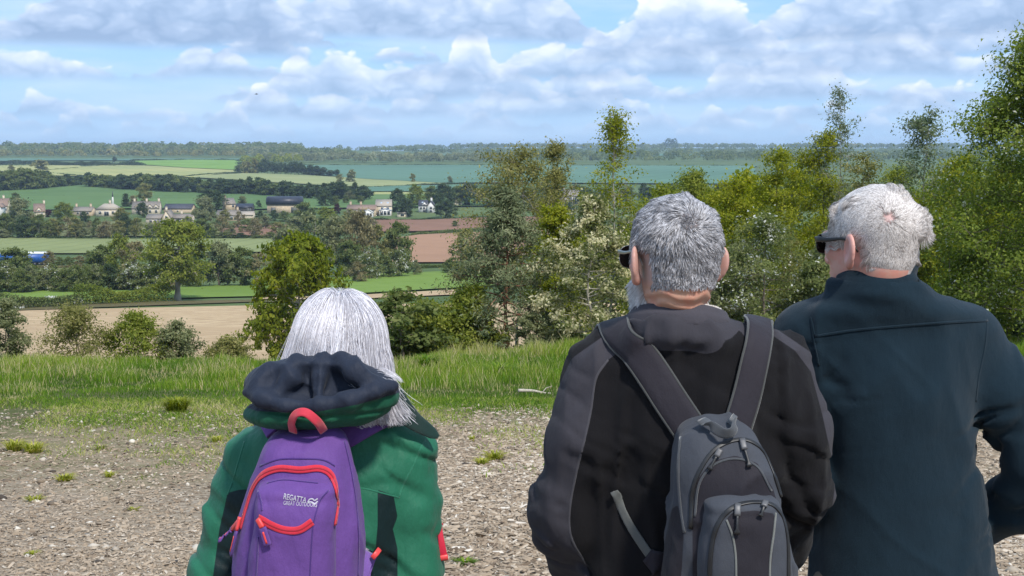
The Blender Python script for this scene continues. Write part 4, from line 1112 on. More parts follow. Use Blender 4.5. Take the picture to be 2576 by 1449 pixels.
def skin_mat(name, col, red, scalp=(.42, .33, .31)):
    m, nt, b = new_mat(name)
    v = coords(nt); n = noise_n(nt, v, 38, 5); f = noise_n(nt, v, 420, 3)
    c = mix_n(nt, step_n(nt, n, .38, .66), col, red)
    c = mix_n(nt, attr_n(nt, 'ruddy'), c, (.56, .22, .165))
    c = mix_n(nt, attr_n(nt, 'scalp'), c, scalp)
    nt.links.new(c, b.inputs['Base Color'])
    setp(b, Roughness=.5, Subsurface_Weight=.12, Subsurface_Scale=.01, Specular_IOR_Level=.4)
    b.inputs['Subsurface Radius'].default_value = (1.0, .35, .2)
    bump_n(nt, b, f, .25, .001)
    return m
# ------------------------------------------------------------------ people
def proj(P):
    """world point -> pixel of the 2576-wide frame (used to lay out seams and panels on cloth)"""
    P = np.asarray(P, float); x, y, z = P[..., 0], P[..., 1], P[..., 2] - EYE
    dep = y * CP - z * SP; up = y * SP + z * CP
    return CXP + FPX * x / dep, CYP - FPX * up / dep
def poly_sd(px, py, poly):
    """signed distance to a polygon, positive inside"""
    poly = np.asarray(poly, float); d = np.full(px.shape, 1e9); ins = np.zeros(px.shape, bool)
    for i in range(len(poly)):
        a, b = poly[i], poly[(i + 1) % len(poly)]; e = b - a
        t = np.clip(((px - a[0]) * e[0] + (py - a[1]) * e[1]) / (e @ e), 0, 1)
        d = np.minimum(d, np.hypot(px - a[0] - t * e[0], py - a[1] - t * e[1]))
        c = ((a[1] > py) != (b[1] > py)) & (px < (b[0] - a[0]) * (py - a[1]) / (b[1] - a[1] + 1e-12) + a[0]); ins ^= c
    return np.where(ins, d, -d)
def cat_line(px, py, line):
    """how far below (positive) a line in the frame"""
    l = np.asarray(line, float); return py - np.interp(px, l[:, 0], l[:, 1])
def head_sdf(q, ear=1.0, chin=1.0):
    """q in head coordinates: +y the way the face looks"""
    d = s_ell(q, (0, -.012, .035), (.0755, .096, .082))
    d = smin(d, s_ell(q, (0, -.030, -.030), (.060, .060, .050)), .03)
    d = smin(d, s_ell(q, (0, .035, -.038), (.058, .060, .080)), .025)
    d = smin(d, s_ell(q, (0, .060, -.092), (.036, .032, .026)), .03)
    ax = np.abs(q[..., 0:1]); m = np.concatenate([ax, q[..., 1:]], -1)
    d = smin(d, s_ell(m, (.040, .066, -.018), (.020, .018, .016)), .015)          # cheek bones
    d = smin(d, s_ell(m, (.028, .083, .020), (.026, .012, .009)), .012)           # brows
    d = smax(d, -s_ell(m, (.031, .100, .000), (.017, .014, .011)), .012)          # eye sockets
    d = smin(d, s_ell(m, (.031, .079, .000), (.0125, .0125, .0115)), .003)        # eyes
    d = smin(d, s_cone(q, (0, .090, .004), (0, .112, -.036), .007, .0115), .012)  # nose
    d = smin(d, s_ell(m, (.009, .102, -.040), (.009, .009, .007)), .006)
    d = smin(d, s_ell(q, (0, .094, -.064), (.023, .008, .0055)), .006)            # lips
    d = smin(d, s_ell(q, (0, .091, -.074), (.020, .009, .006)), .005)
    # ears: a flat shell that stands off the skull, hollow in front
    c = math.cos(.50); s = math.sin(.50)
    e = m - np.array([.0745, -.006, -.012], np.float32)
    u = np.stack([e[..., 0] * c + e[..., 1] * s, -e[..., 0] * s + e[..., 1] * c, e[..., 2] + .18 * e[..., 1]], -1)
    er = s_ell(u, (.006 * ear, -.012, .0), (.0080, .0255, .0340))
    er = smin(er, s_ell(u, (.004, -.006, -.026), (.007, .011, .012)), .008)
    er = smax(er, -s_ell(u, (.0165, -.008, .003), (.0125, .0165, .023)), .004)
    d = smin(d, er, .006)
    return d
def hand_sdf(P, w, dirv, side):
    """relaxed hand inside a pocket: palm, four curled fingers, thumb"""
    dirv = dirv / np.linalg.norm(dirv); lat = np.cross(dirv, (0, 0, 1.)); lat /= np.linalg.norm(lat); dn = np.cross(lat, dirv)
    d = s_cone(P, w, w + dirv * .075, .026, .032)
    for i, L_ in enumerate((.068, .078, .074, .058)):
        a = w + dirv * .085 + lat * side * (.030 - .020 * i); b = a + dirv * L_ * .5 - dn * .010; c = b + dirv * L_ * .42 - dn * .030
        d = smin(d, s_chain(P, [a, b, c], [.0095, .009, .008], .004), .006)
    a = w + dirv * .02 + lat * side * .03; b = a + dirv * .035 + lat * side * .022; c = b + dirv * .03 - dn * .01
    return smin(d, s_chain(P, [a, b, c], [.012, .0105, .009], .005), .01)

def make_person(cfg):
    """body as one continuous skin from head to feet; clothing and hair become its children"""
    hc, yaw, tilt, sc = cfg['hc'], cfg['yaw'], cfg.get('tilt', 0), cfg.get('scale', 1.0)
    M = rotz(yaw) @ rotx(tilt)
    X0, Yc = cfg['x'], cfg['y']; gz = float(land(X0, Yc))
    def loc(P): return ((P - np.asarray(hc, np.float32)) @ M.astype(np.float32)) / sc
    hip = gz + .50 * (hc[2] + .117 - gz); sh = cfg['shoulder']
    arms = cfg['arms']; ar = cfg.get('ar', (.036, .034, .029, .025))
    legw = .085
    def f_head(P):
        q = loc(P); r = np.sqrt((q ** 2).sum(-1)); m = r < .19
        d = np.array(r - .13)
        if m.any(): d[m] = head_sdf(q[m])
        return d * sc
    def f(P):
        d = f_head(P)
        nb = np.array(hc) + M @ np.array([0, -.020, -.060]) * sc
        d = smin(d, s_cone(P, nb, (X0 * .3 + hc[0] * .7, Yc - .0, sh - .02), .054 * sc, .058), .035)
        def crease(P):
            q = loc(P); m = cfg.get('crease', 0.) * (q[..., 1] < .0) * np.clip((-.05 - q[..., 2]) / .01, 0, 1) * np.clip((q[..., 2] + .13) / .01, 0, 1)
            return m * .0022 * np.sin(q[..., 2] * 300 + 2.5 * vnoise(q[..., 0] * 40, q[..., 1] * 40, q[..., 2] * 20, 2) + q[..., 0] * 20)
        d = addon(d, P, crease, .02)
        w = cfg['bw']
        d = smin(d, s_stack(P, [(hip - .05, X0, Yc, w * .80, .095), (hip + .10, X0, Yc, w * .80, .095), (hip + .28, X0, Yc, w * .74, .085), (sh - .18, X0, Yc, w * .74, .085),
                                (sh - .05, X0, Yc, w * .70, .060), (sh - .015, X0, Yc, w * .35, .05)]), .03)
        for a in arms:
            d = smin(d, s_chain(P, a, ar[:len(a)], .03), .03)
            d = smin(d, hand_sdf(P, a[-1], a[-1] - a[-2], 1 if a[0][0] < X0 else -1), .015)
        for s in (-1, 1):
            h0 = V3(X0 + s * legw, Yc, hip); k = V3(X0 + s * legw * 1.1, Yc + .01, gz + .48 * (hip - gz)); an = V3(X0 + s * legw * 1.15, Yc - .01, gz + .07)
            d = smin(d, s_chain(P, [h0, k, an], [.078, .052, .036], .04), .05)
            d = smin(d, s_cone(P, an + V3(0, -.02, -.03), an + V3(0, .14, -.045), .034, .026), .03)
        return d
    lo = min(a[:, 0].min() for a in arms) - .09; hi = max(a[:, 0].max() for a in arms) + .09
    x, y, z = hc
    xs = span((lo, x - .11, .017), (x - .11, x + .11, .0044), (x + .11, hi, .017))
    ys = span((Yc - .17, y - .125, .017), (y - .125, y + .135, .0044), (y + .135, Yc + .36, .017))
    zs = span((gz - .02, z - .20, .018), (z - .20, z + .14, .0044))
    V, F = nets(f, xs, ys, zs)
    q_ = loc(V.astype(np.float32)); rud = .6 * np.clip((np.abs(q_[:, 0]) - .068) / .010, 0, 1) * (np.abs(q_[:, 1] + .012) < .045) * (np.abs(q_[:, 2] + .01) < .06)
    o = link('person', mesh_np('person', V, F, cfg['skin'], smooth=True, attrs={'ruddy': rud, 'scalp': np.clip((q_[:, 2] - np.where(q_[:, 1] < 0, -.055, .03)) / .02, 0, 1) * (1 - rud)}))
    tag(o, cfg['label'], 'person')
    # trousers and shoes
    def trou(P):
        d = s_stack(P, [(hip - .10, X0, Yc, .16, .12), (hip + .02, X0, Yc, .175, .125), (hip + .14, X0, Yc, .165, .115)])
        for s in (-1, 1):
            d = smin(d, s_chain(P, [V3(X0 + s * legw, Yc, hip - .02), V3(X0 + s * legw * 1.1, Yc + .015, gz + .48 * (hip - gz)), V3(X0 + s * legw * 1.2, Yc - .005, gz + .05)], [.098, .080, .066], .04), .05)
        d = addon(d, P, lambda P: fbm(P[..., 0] * 9, P[..., 1] * 9, P[..., 2] * 5, 2, 3) * .006)
        return smax(d, gz + .045 - P[..., 2], .01)
    solid('trousers', trou, span((X0 - .30, X0 + .30, .016)), span((Yc - .18, Yc + .2, .016)), span((gz, hip + .17, .02)), cfg['trousers'], o)
    for s in (-1, 1):
        c = V3(X0 + s * legw * 1.18, Yc - .01, gz)
        def shoe(P, c=c):
            d = smin(s_cone(P, c + V3(0, -.05, .055), c + V3(0, .15, .035), .047, .036), s_cone(P, c + V3(0, -.02, .06), c + V3(0, -.02, .12), .048, .05), .03)
            return smax(d, c[2] + .004 - P[..., 2], .006)
        solid('shoe', shoe, span((c[0] - .08, c[0] + .08, .009)), span((c[1] - .14, c[1] + .22, .009)), span((c[2] - .01, c[2] + .19, .009)), BOOT, o)
    return dict(obj=o, f=f, f_head=f_head, V=V, F=F, loc=loc, M=M, hc=np.array(hc), sc=sc, gz=gz, hip=hip)

def roots(pr, mask, n, seed):
    """points on the head where hair grows"""
    rng = np.random.default_rng(seed); V, F = pr['V'], pr['F']
    c = V[F].mean(1); q = pr['loc'](c.astype(np.float32)); F = F[mask(q)]
    a = np.linalg.norm(np.cross(V[F[:, 2]] - V[F[:, 0]], V[F[:, 3]] - V[F[:, 1]]), axis=1); i = rng.choice(len(F), n, p=a / a.sum())
    u, v = rng.random((2, n, 1)); A = V[F[i]]
    P = (A[:, 0] * (1 - u) + A[:, 1] * u) * (1 - v) + (A[:, 3] * (1 - u) + A[:, 2] * u) * v
    N_ = grad(pr['f_head'], P, 3e-3); N_ /= np.linalg.norm(N_, axis=1, keepdims=True)
    return P, N_, rng
def unit(v): return v / np.maximum(np.linalg.norm(v, axis=-1, keepdims=True), 1e-9)
def vfield(P, s, seed): return np.stack([fbm(P[:, 0] * s, P[:, 1] * s, P[:, 2] * s, 2, seed + 17 * k) for k in range(3)], 1)
def ring(P, c, rx, ry, M, h, t):
    """a standing collar band: ellipse rx, ry about c, height h, thickness t"""
    q = (P - np.asarray(c, np.float32)) @ np.asarray(M, np.float32)
    k = np.sqrt((q[..., 0] / rx) ** 2 + (q[..., 1] / ry) ** 2); dr = (k - 1) * min(rx, ry)
    dz = np.maximum(np.abs(q[..., 2]) - h, 0)
    return np.sqrt(dr * dr + dz * dz) - t

BOOT = plain('brown boot leather', (.06, .045, .035), .6)
TROU_D = cloth('dark trousers', [(.018, .020, .026)]); TROU_B = cloth('khaki trousers', [(.09, .075, .055)])
SKIN_A = skin_mat('tanned skin', (.50, .29, .205), (.52, .24, .17))
SKIN_B = skin_mat('pink skin', (.60, .33, .26), (.62, .27, .21), (.58, .38, .35))
SKIN_C = skin_mat('fair skin', (.60, .36, .28), (.58, .30, .24))
GLOSS = plain('black glossy plastic', (.006, .006, .007), .35, .1)
LENS = plain('dark lens', (.012, .012, .012), .05, .1)
METAL_T = plain('thin metal temple', (.35, .33, .30), .3, .1, metal=.9)
def glasses(name, pr, label, thick, frame, lens, w=.068, drop=.0, y=.108, hw=.030, hh=.022, cat='sunglasses'):
    """spectacles: two lenses in rims, bridge, temples that hook over the ears"""
    M, hc, sc = pr['M'], pr['hc'], pr['sc']
    L = lambda p: hc + (M @ np.asarray(p, float).T).T * sc
    g = empty(name, hc)
    for s in (-1, 1):
        th = np.linspace(0, 2 * math.pi, 25)
        rim = np.stack([s * (.034 + hw * np.sign(np.cos(th)) * np.abs(np.cos(th)) ** .7), y - .10 * (hw * np.abs(np.cos(th)) + s * 0) * (np.cos(th) * s * s) * .35 - .002 * th * 0, drop + hh * np.sign(np.sin(th)) * np.abs(np.sin(th)) ** .75], 1)
        mb = MB(); mb.tube(L(rim), thick, 6); mb.build('rim', frame, g, smooth=True)
        c = rim[:-1].mean(0); V = np.concatenate([L(rim[:-1]), L((c + np.array([0, .004, 0]))[None])]); n = 24
        T = [[i, (i + 1) % n, n] for i in range(n)]
        V2 = np.concatenate([V, V + M @ np.array([0, -.0018, 0])]); T2 = T + [[a + n + 1, c_ + n + 1, b + n + 1] for a, b, c_ in T]
        mb = MB(); mb.add(V2, None, T2); mb.build('lens', lens, g, smooth=True)
        tp = np.array([(s * (w - .003), y - .004, drop + .010), (s * (w + .006), y - .02, drop + .011), (s * (w + .010), .05, drop + .010), (s * (w + .012), .0, drop + .012), (s * (w + .010), -.020, drop + .002), (s * (w + .008), -.030, drop - .014)])
        P = L(spline(tp, 20)); out = (M @ np.array([s, 0, 0.]))[None].repeat(20, 0)
        mb = MB(); mb.add(*ribbon(P, out, np.interp(np.arange(20), [0, 4, 12, 19], [thick * 7, thick * 7, thick * 3, thick * 2.2]), thick * 1.3)); mb.build('temple', frame, g, smooth=True)
    mb = MB(); mb.tube(L(np.array([(-.008, y, drop + .006), (0, y + .004, drop + .010), (.008, y, drop + .006)])), thick, 6); mb.build('bridge', frame, g, smooth=True)
    tag(g, label, cat); return g
# =================================================================== the man with the grey backpack
def X_(px, Y): return (px - CXP) / FPX * (Y * CP + .25 * SP)
M1Y = 2.64
hz = at(1697, 477, 2.58)
m1 = make_person(dict(hc=(hz[0], 2.585, hz[2] - .010 - .117), yaw=R(19), tilt=R(-3), x=at(1735, 1000, M1Y)[0], y=M1Y, shoulder=at(1700, 860, M1Y)[2], bw=.20,
    arms=[np.array([at(1535, 925, M1Y), at(1500, 1100, M1Y - .02), at(1428, 1305, M1Y), at(1500, 1420, M1Y + .20)]),
          np.array([at(1940, 925, M1Y), at(1978, 1090, M1Y - .02), at(1998, 1230, M1Y), at(1900, 1400, M1Y + .20)])],
    skin=SKIN_A, crease=.8, trousers=TROU_D, label='short haired grey man in a black fleece with grey sleeves, hands in pockets'))
def jacket_arm(P, a, r, k=.05): return s_chain(P, a, r, k)
m1_arms = [np.array([at(1532, 925, M1Y), at(1492, 1095, M1Y - .02), at(1424, 1300, M1Y), at(1470, 1400, M1Y + .10), at(1540, 1450, M1Y + .19)]),
           np.array([at(1945, 920, M1Y), at(1984, 1085, M1Y - .02), at(2003, 1225, M1Y), at(1950, 1350, M1Y + .10), at(1880, 1420, M1Y + .19)])]
def rows_px(rs): return [(at(1700, py, y)[2], (at(l, py, y)[0] + at(r, py, y)[0]) / 2, y, (at(r, py, y)[0] - at(l, py, y)[0]) / 2, hd) for (py, l, r, y, hd) in rs]
m1_rows = rows_px([(795, 1610, 1835, M1Y - .02, .075), (835, 1545, 1915, M1Y - .01, .104), (880, 1500, 1985, M1Y, .118), (960, 1478, 2010, M1Y, .130), (1080, 1490, 1990, M1Y, .142),
                   (1220, 1500, 1975, M1Y, .140), (1380, 1480, 1975, M1Y, .142), (1520, 1470, 1990, M1Y, .150), (1640, 1480, 1985, M1Y, .140)])
def folds(P, s, amp, seed, sharp=1.6, tight=2.2):
    n = vnoise(P[..., 0] * s[0], P[..., 1] * s[1], P[..., 2] * s[2], seed) + .4 * vnoise(P[..., 0] * s[0] * 2.1, P[..., 1] * s[1] * 2.1, P[..., 2] * s[2] * 2.1, seed + 3)
    return -amp * np.maximum(1 - np.abs(n) * tight, 0) ** sharp
def near_pt(P, c, r): return np.exp(-((P - np.asarray(c, np.float32)) ** 2).sum(-1) / (r * r))
cM = roty(R(4)) @ rotx(R(-14))
cc = at(1702, 815, 2.60)
def f_m1(P, fold=True):
    d = s_stack(P, m1_rows, 2.25)
    a0 = jacket_arm(P, m1_arms[0], [.070, .070, .068, .060, .052]); a1 = jacket_arm(P, m1_arms[1], [.070, .066, .064, .058, .052])
    d = smin(d, smin(a0, a1, .02), .035)
    d = smin(d, ring(P, cc + V3(0, .0, -.022), .094, .088, cM, .012, .010), .022)
    if fold:
        def rel(P):
            e = near_pt(P, m1_arms[0][2] + V3(.05, 0, 0), .15) + near_pt(P, m1_arms[1][2] - V3(.05, 0, 0), .15) + .15
            return -folds(P @ roty(R(25)).astype(np.float32), (6, 5, 20), .014, 31, 1.2, 3.2) * np.minimum(e, 1) + folds(P, (13, 5, 3.4), .009, 37, 1.4, 3.0) + folds(P @ roty(R(-38)).astype(np.float32), (4, 4, 12), .004, 38, 1.3, 3.2) + .005 * fbm(P[..., 0] * 7, P[..., 1] * 7, P[..., 2] * 6, 2, 8)
        d = addon(d, P, rel)
    return d
def m1_grey(V):
    px, py = proj(V)
    L_ = [(1300, 1500), (1300, 1200), (1390, 1000), (1440, 900), (1540, 830), (1605, 838), (1600, 850), (1575, 872), (1530, 905), (1500, 950), (1487, 1030), (1472, 1100), (1452, 1180), (1436, 1260), (1432, 1320), (1440, 1360), (1475, 1420), (1500, 1500)]
    Rr = [(2200, 1500), (2200, 1100), (2060, 900), (1950, 825), (1935, 838), (2000, 882), (2040, 935), (2068, 1040), (2092, 1150), (2100, 1230), (2088, 1310), (2050, 1390), (2010, 1440), (2010, 1500)]
    yk = [(1605, 845), (1600, 812), (1640, 830), (1625, 862)]
    yr = [(1858, 800), (1850, 812), (1875, 850), (1895, 862), (1912, 830), (1890, 800)]
    col_ = (.017 - ring(V.astype(np.float32), cc + V3(0, .0, -.022), .094, .088, cM, .012, .010))
    return np.maximum(col_, np.max([poly_sd(px, py, p) for p in (L_, Rr, yk, yr, [(1600, 780), (1700, 740), (1850, 745), (1840, 770)])], 0) * .0007)
FLEECE_K = cloth('black fleece with grey panels', [(.0075, .007, .0085), (.043, .041, .050)], .95, .5, 700, .04, ('panel',), bd=.002)
FLEECE_G = cloth('grey fleece', [(.062, .058, .070)], .95, .5, 700, .05, bd=.002)
xs = span((at(1300, 1000, M1Y)[0] - .02, at(2120, 1000, M1Y)[0] + .02, .0078)); ys = span((M1Y - .21, M1Y + .30, .0085)); zs = span((at(1700, 1640, M1Y)[2] - .01, at(1700, 770, M1Y)[2], .0078))
solid('jacket', f_m1, xs, ys, zs, FLEECE_K, m1['obj'], {'panel': m1_grey})
# folded collar
def f_col(P):
    up = ring(P, cc + V3(.004, 0, .012), .084, .078, cM, .010, .0065); lo_ = ring(P, cc + V3(.002, .0, .000), .091, .085, cM, .006, .008)
    return smin(up, lo_, .010) + .003 * fbm(P[..., 0] * 14, P[..., 1] * 14, P[..., 2] * 30, 2, 4)
solid('collar', f_col, span((cc[0] - .14, cc[0] + .14, .0055)), span((cc[1] - .13, cc[1] + .13, .0055)), span((cc[2] - .09, cc[2] + .08, .0045)), FLEECE_G, m1['obj'])
def f_col2(P): return ring(P, cc + V3(.004, .002, .026), .079, .073, cM, .005, .0022)
solid('shirt_collar', f_col2, span((cc[0] - .11, cc[0] + .11, .006)), span((cc[1] - .11, cc[1] + .11, .006)), span((cc[2] - .02, cc[2] + .08, .003)), cloth('checked shirt', [(.55, .50, .46)], scale=300), m1['obj'])
STITCH = cloth('grey stitching', [(.052, .050, .060)])
for pts in ([(1530, 905), (1500, 950), (1487, 1030), (1472, 1100), (1452, 1180), (1436, 1260), (1432, 1320), (1440, 1360), (1478, 1425)],):
    seam('seam', f_m1, [p[0] for p in pts], [p[1] for p in pts], .004, .0012, STITCH, m1['obj'])
# short grey hair round a crown whorl
HAIR1 = hair_mat('short grey hair', [(0, (.035, .033, .036)), (.22, (.14, .132, .138)), (.5, (.37, .36, .375)), (1, (.80, .79, .82))])
def mask1(q):
    ear = ((np.abs(q[:, 0]) > .062) & (np.abs(q[:, 1] + .012) < .040) & (q[:, 2] < .026)) | (np.abs(q[:, 0]) > .0785)
    line = np.where(q[:, 1] < -.02, -.054 + .02 * np.clip(np.abs(q[:, 0]) / .05, 0, 1) * 0, np.where(q[:, 1] < .03, -.01, .055))
    return (q[:, 2] > line) & ~ear & (q[:, 1] < .085)
P, N_, rng = roots(m1, mask1, 48000, 21)
w0 = cast(m1['f_head'], [1733], [556])[0]
away = P - w0; dist = np.linalg.norm(away, axis=1, keepdims=True)
tan = unit(away - (away * N_).sum(1, keepdims=True) * N_)
sw = np.cross(N_, tan); k = np.exp(-dist / .05)
fl = unit(tan * (1 - .5 * k) + sw * (.9 * k + .12) + V3(0, 0, -.5) * (1 - k) + .35 * vfield(P, 55, 3))
ln = rng.uniform(.015, .024, (len(P), 1)) * np.where(dist < .02, .7, 1)
low = np.clip((m1['loc'](P.astype(np.float32))[:, 2:3] + .062) / .06, .35, 1); ln = ln * low
rd = (dist < .012); fl = np.where(rd, unit(rng.normal(size=P.shape)), fl)
S = np.stack([P - N_ * .001] + [P + N_ * ln * t * (.62 - .30 * t) + fl * ln * t * 1.0 + rng.normal(0, .0009, P.shape) * t for t in (.34, .67, 1.0)], 1)
S = locks(S, 4200, .55, rng)
strands('hair', S, np.array([.00032, .00031, .00026, .00010])[None].repeat(len(S), 0), HAIR1, m1['obj'])
# white beard along the jaw
def maskb(q): return (q[:, 2] < -.035) & (q[:, 1] > .005) & (q[:, 2] > -.13) & ~((np.abs(q[:, 0]) < .022) & (q[:, 2] > -.082) & (q[:, 1] > .08)) & ~((q[:, 1] > .06) & (q[:, 2] > -.055))
P, N_, rng = roots(m1, maskb, 6000, 22)
ln = rng.uniform(.010, .020, (len(P), 1)); fl = unit(V3(0, 0, -1) + N_ * .3 + .3 * vfield(P, 60, 5))
S = np.stack([P - N_ * .001] + [P + N_ * ln * t * .6 + fl * ln * t for t in (.5, 1.0)], 1)
strands('beard', S, np.array([.0004, .00036, .00012])[None].repeat(len(S), 0), hair_mat('white beard hair', [(0, (.45, .44, .44)), (1, (.86, .85, .85))]), m1['obj'])
glasses('sunglasses', m1, 'dark lensed sunglasses worn by the short haired man', .0011, METAL_T, LENS)

# =================================================================== the man in the dark teal fleece
M2Y = 2.92
hz = at(2199, 434, 2.86)
m2 = make_person(dict(hc=(hz[0], 2.865, hz[2] - .030 - .117), yaw=R(36), tilt=R(-2), x=at(2262, 1000, M2Y)[0], y=M2Y, shoulder=at(2260, 770, M2Y)[2], bw=.20,
    arms=[np.array([at(2035, 850, M2Y), at(2025, 1030, M2Y), at(2010, 1220, M2Y), at(2080, 1330, M2Y + .2)]),
          np.array([at(2420, 850, M2Y), at(2520, 1030, M2Y - .02), at(2600, 1190, M2Y), at(2500, 1310, M2Y + .12)])],
    skin=SKIN_B, trousers=TROU_B, label='curly white haired man in a plain dark teal fleece, elbow out to the right'))
m2_arms = [np.array([at(2030, 848, M2Y), at(2022, 1030, M2Y), at(2012, 1215, M2Y), at(2080, 1330, M2Y + .18)]),
           np.array([at(2424, 858, M2Y), at(2520, 1000, M2Y - .01), at(2612, 1185, M2Y - .02), at(2560, 1250, M2Y + .02), at(2470, 1318, M2Y + .10)])]
m2_rows = rows_px([(700, 2135, 2300, M2Y - .04, .078), (735, 2095, 2345, M2Y - .03, .098), (770, 2020, 2440, M2Y - .02, .114), (810, 1985, 2482, M2Y - .01, .115), (880, 1990, 2478, M2Y, .130), (1000, 2040, 2452, M2Y, .140),
                   (1120, 2062, 2452, M2Y, .142), (1250, 2060, 2472, M2Y, .145), (1400, 2040, 2492, M2Y, .150), (1560, 2030, 2515, M2Y, .150), (1600, 2035, 2510, M2Y, .145)])
cM2 = roty(R(6)) @ rotx(R(-14)); c2 = at(2207, 701, 2.87)
def f_m2(P, fold=True):
    d = s_stack(P, m2_rows, 2.2)
    a0 = jacket_arm(P, m2_arms[0], [.068, .066, .064, .056]); a1 = jacket_arm(P, m2_arms[1], [.075, .070, .060, .055, .048])
    d = smin(d, smin(a0, a1, .02), .030)
    d = smin(d, ring(P, c2 + V3(.002, .004, -.036), .090, .084, cM2, .010, .012), .030)
    if fold:
        def rel(P):
            e = near_pt(P, m2_arms[1][2] - V3(.05, 0, -.02), .15) + near_pt(P, m2_arms[0][0] + V3(.05, 0, -.1), .10) + near_pt(P, m2_arms[1][0] + V3(-.02, 0, -.12), .08)
            return -folds(P @ roty(R(-25)).astype(np.float32), (6, 5, 20), .016, 51, 1.2, 3.2) * np.minimum(e, 1) + folds(P, (8, 4, 2.4), .0075, 57, 1.4, 3.0) + folds(P @ roty(R(40)).astype(np.float32), (4, 4, 11), .0022, 58, 1.3, 3.0) + .006 * fbm(P[..., 0] * 5, P[..., 1] * 5, P[..., 2] * 4, 2, 9)
        d = addon(d, P, rel)
    return d
FLEECE_T = cloth('dark teal fleece', [(.0072, .0205, .0325)], .95, .55, 800, .08, bd=.002)
xs = span((at(1930, 1000, M2Y)[0], at(2680, 1190, M2Y)[0] + .05, .0075)); ys = span((M2Y - .20, M2Y + .28, .0085)); zs = span((at(2200, 1600, M2Y)[2] - .01, at(2200, 690, M2Y)[2], .0075))
solid('jacket', f_m2, xs, ys, zs, FLEECE_T, m2['obj'])
def f_c2(P):
    d = ring(P, c2 + V3(.0, 0, .015), .070, .070, cM2, .017, .008); d = smin(d, ring(P, c2 + V3(0, .0, -.008), .078, .076, cM2, .004, .009), .006); d = smin(d, ring(P, c2 + V3(0, .002, -.026), .085, .081, cM2, .004, .009), .006)
    return d + .0035 * fbm(P[..., 0] * 12, P[..., 1] * 12, P[..., 2] * 34, 2, 14)
solid('collar', f_c2, span((c2[0] - .14, c2[0] + .14, .0055)), span((c2[1] - .12, c2[1] + .12, .0055)), span((c2[2] - .09, c2[2] + .07, .0045)), FLEECE_T, m2['obj'])
seam('seam', f_m2, [2050, 2150, 2280, 2400, 2484], [846, 831, 819, 810, 806], .0055, .0022, FLEECE_T, m2['obj'])
seam('seam', f_m2, [2050, 2040, 2048, 2060], [846, 800, 860, 920][:4], .004, .0016, FLEECE_T, m2['obj'], n=24)
seam('seam', f_m2, [2484, 2478, 2462, 2455], [806, 870, 950, 1010], .004, .0016, FLEECE_T, m2['obj'], n=30)
HAIR2 = hair_mat('curly white hair', [(0, (.22, .19, .175)), (.3, (.46, .415, .39)), (.6, (.68, .63, .60)), (1, (.88, .84, .81))])
def mask2(q):
    ear = ((np.abs(q[:, 0]) > .062) & (np.abs(q[:, 1] + .012) < .038) & (q[:, 2] < .028)) | (np.abs(q[:, 0]) > .0785)
    line = np.where(q[:, 1] < -.02, -.112, np.where(q[:, 1] < .03, -.005, np.where(q[:, 1] < .06, .014, .05)))
    return (q[:, 2] > line) & ~ear & (q[:, 1] < .085)
P, N_, rng = roots(m2, mask2, 46000, 31)
w0 = cast(m2['f_head'], [2238], [548])[0]
away = P - w0; dist = np.linalg.norm(away, axis=1, keepdims=True); keep = (dist[:, 0] > .013 * rng.uniform(.0, 1.2, len(P))); P, N_, away, dist = P[keep], N_[keep], away[keep], dist[keep]
tan = unit(away - (away * N_).sum(1, keepdims=True) * N_); k = np.exp(-dist / .05)
nw = .35 + .65 * np.clip((m2['loc'](P.astype(np.float32))[:, 2:3] + .03) / .09, 0, 1)
d0 = unit(N_ * nw * .7 + tan * .8 + V3(0, 0, -.1) + np.cross(N_, tan) * .5 * k)
pts = [P - N_ * .001]; d = d0; p = P
cu = vfield(P, 22, 71) * 1.35
lz = m2['loc'](P.astype(np.float32))[:, 2:3]
ln = rng.uniform(.036, .054, (len(P), 1)) * np.clip(.62 + dist / .09, .5, 1) * np.clip((lz + .16) / .12, .6, 1) * np.where((m2['loc'](P.astype(np.float32))[:, 0:1] > .055) & (lz < .05), .45, 1.0)
ph = 6.28 * vnoise(P[:, 0] * 38, P[:, 1] * 38, P[:, 2] * 38, 4)[:, None] * 1.5
nb = unit(np.cross(N_, unit(tan + cu * .3)))
K_ = 10
for i in range(K_):
    t = (i + 1) / K_
    d = unit(d * .62 + tan * .32 + V3(0, 0, -.20) * t + cu * .34 - N_ * (.30 + .25 * (1 - nw)) * t)
    p = p + d * ln / K_
    curl = (nb * np.sin(ph + t * 8.5) + N_ * np.cos(ph + t * 8.5) * .7) * .0045 * min(1, t * 1.5)
    q_ = p + curl
    fh = m2['f_head'](q_.astype(np.float32)); push = np.maximum(.004 - fh, 0)[:, None]; q_ = q_ + N_ * push
    pts.append(q_)
S = locks(np.stack(pts, 1), 800, .48, rng, .8)
strands('hair', S, np.linspace(.00032, .00010, K_ + 1)[None].repeat(len(S), 0), HAIR2, m2['obj'])
glasses('sunglasses', m2, 'thick black framed sunglasses worn by the curly haired man', .0016, GLOSS, LENS, w=.070, hh=.020, hw=.027, y=.096)

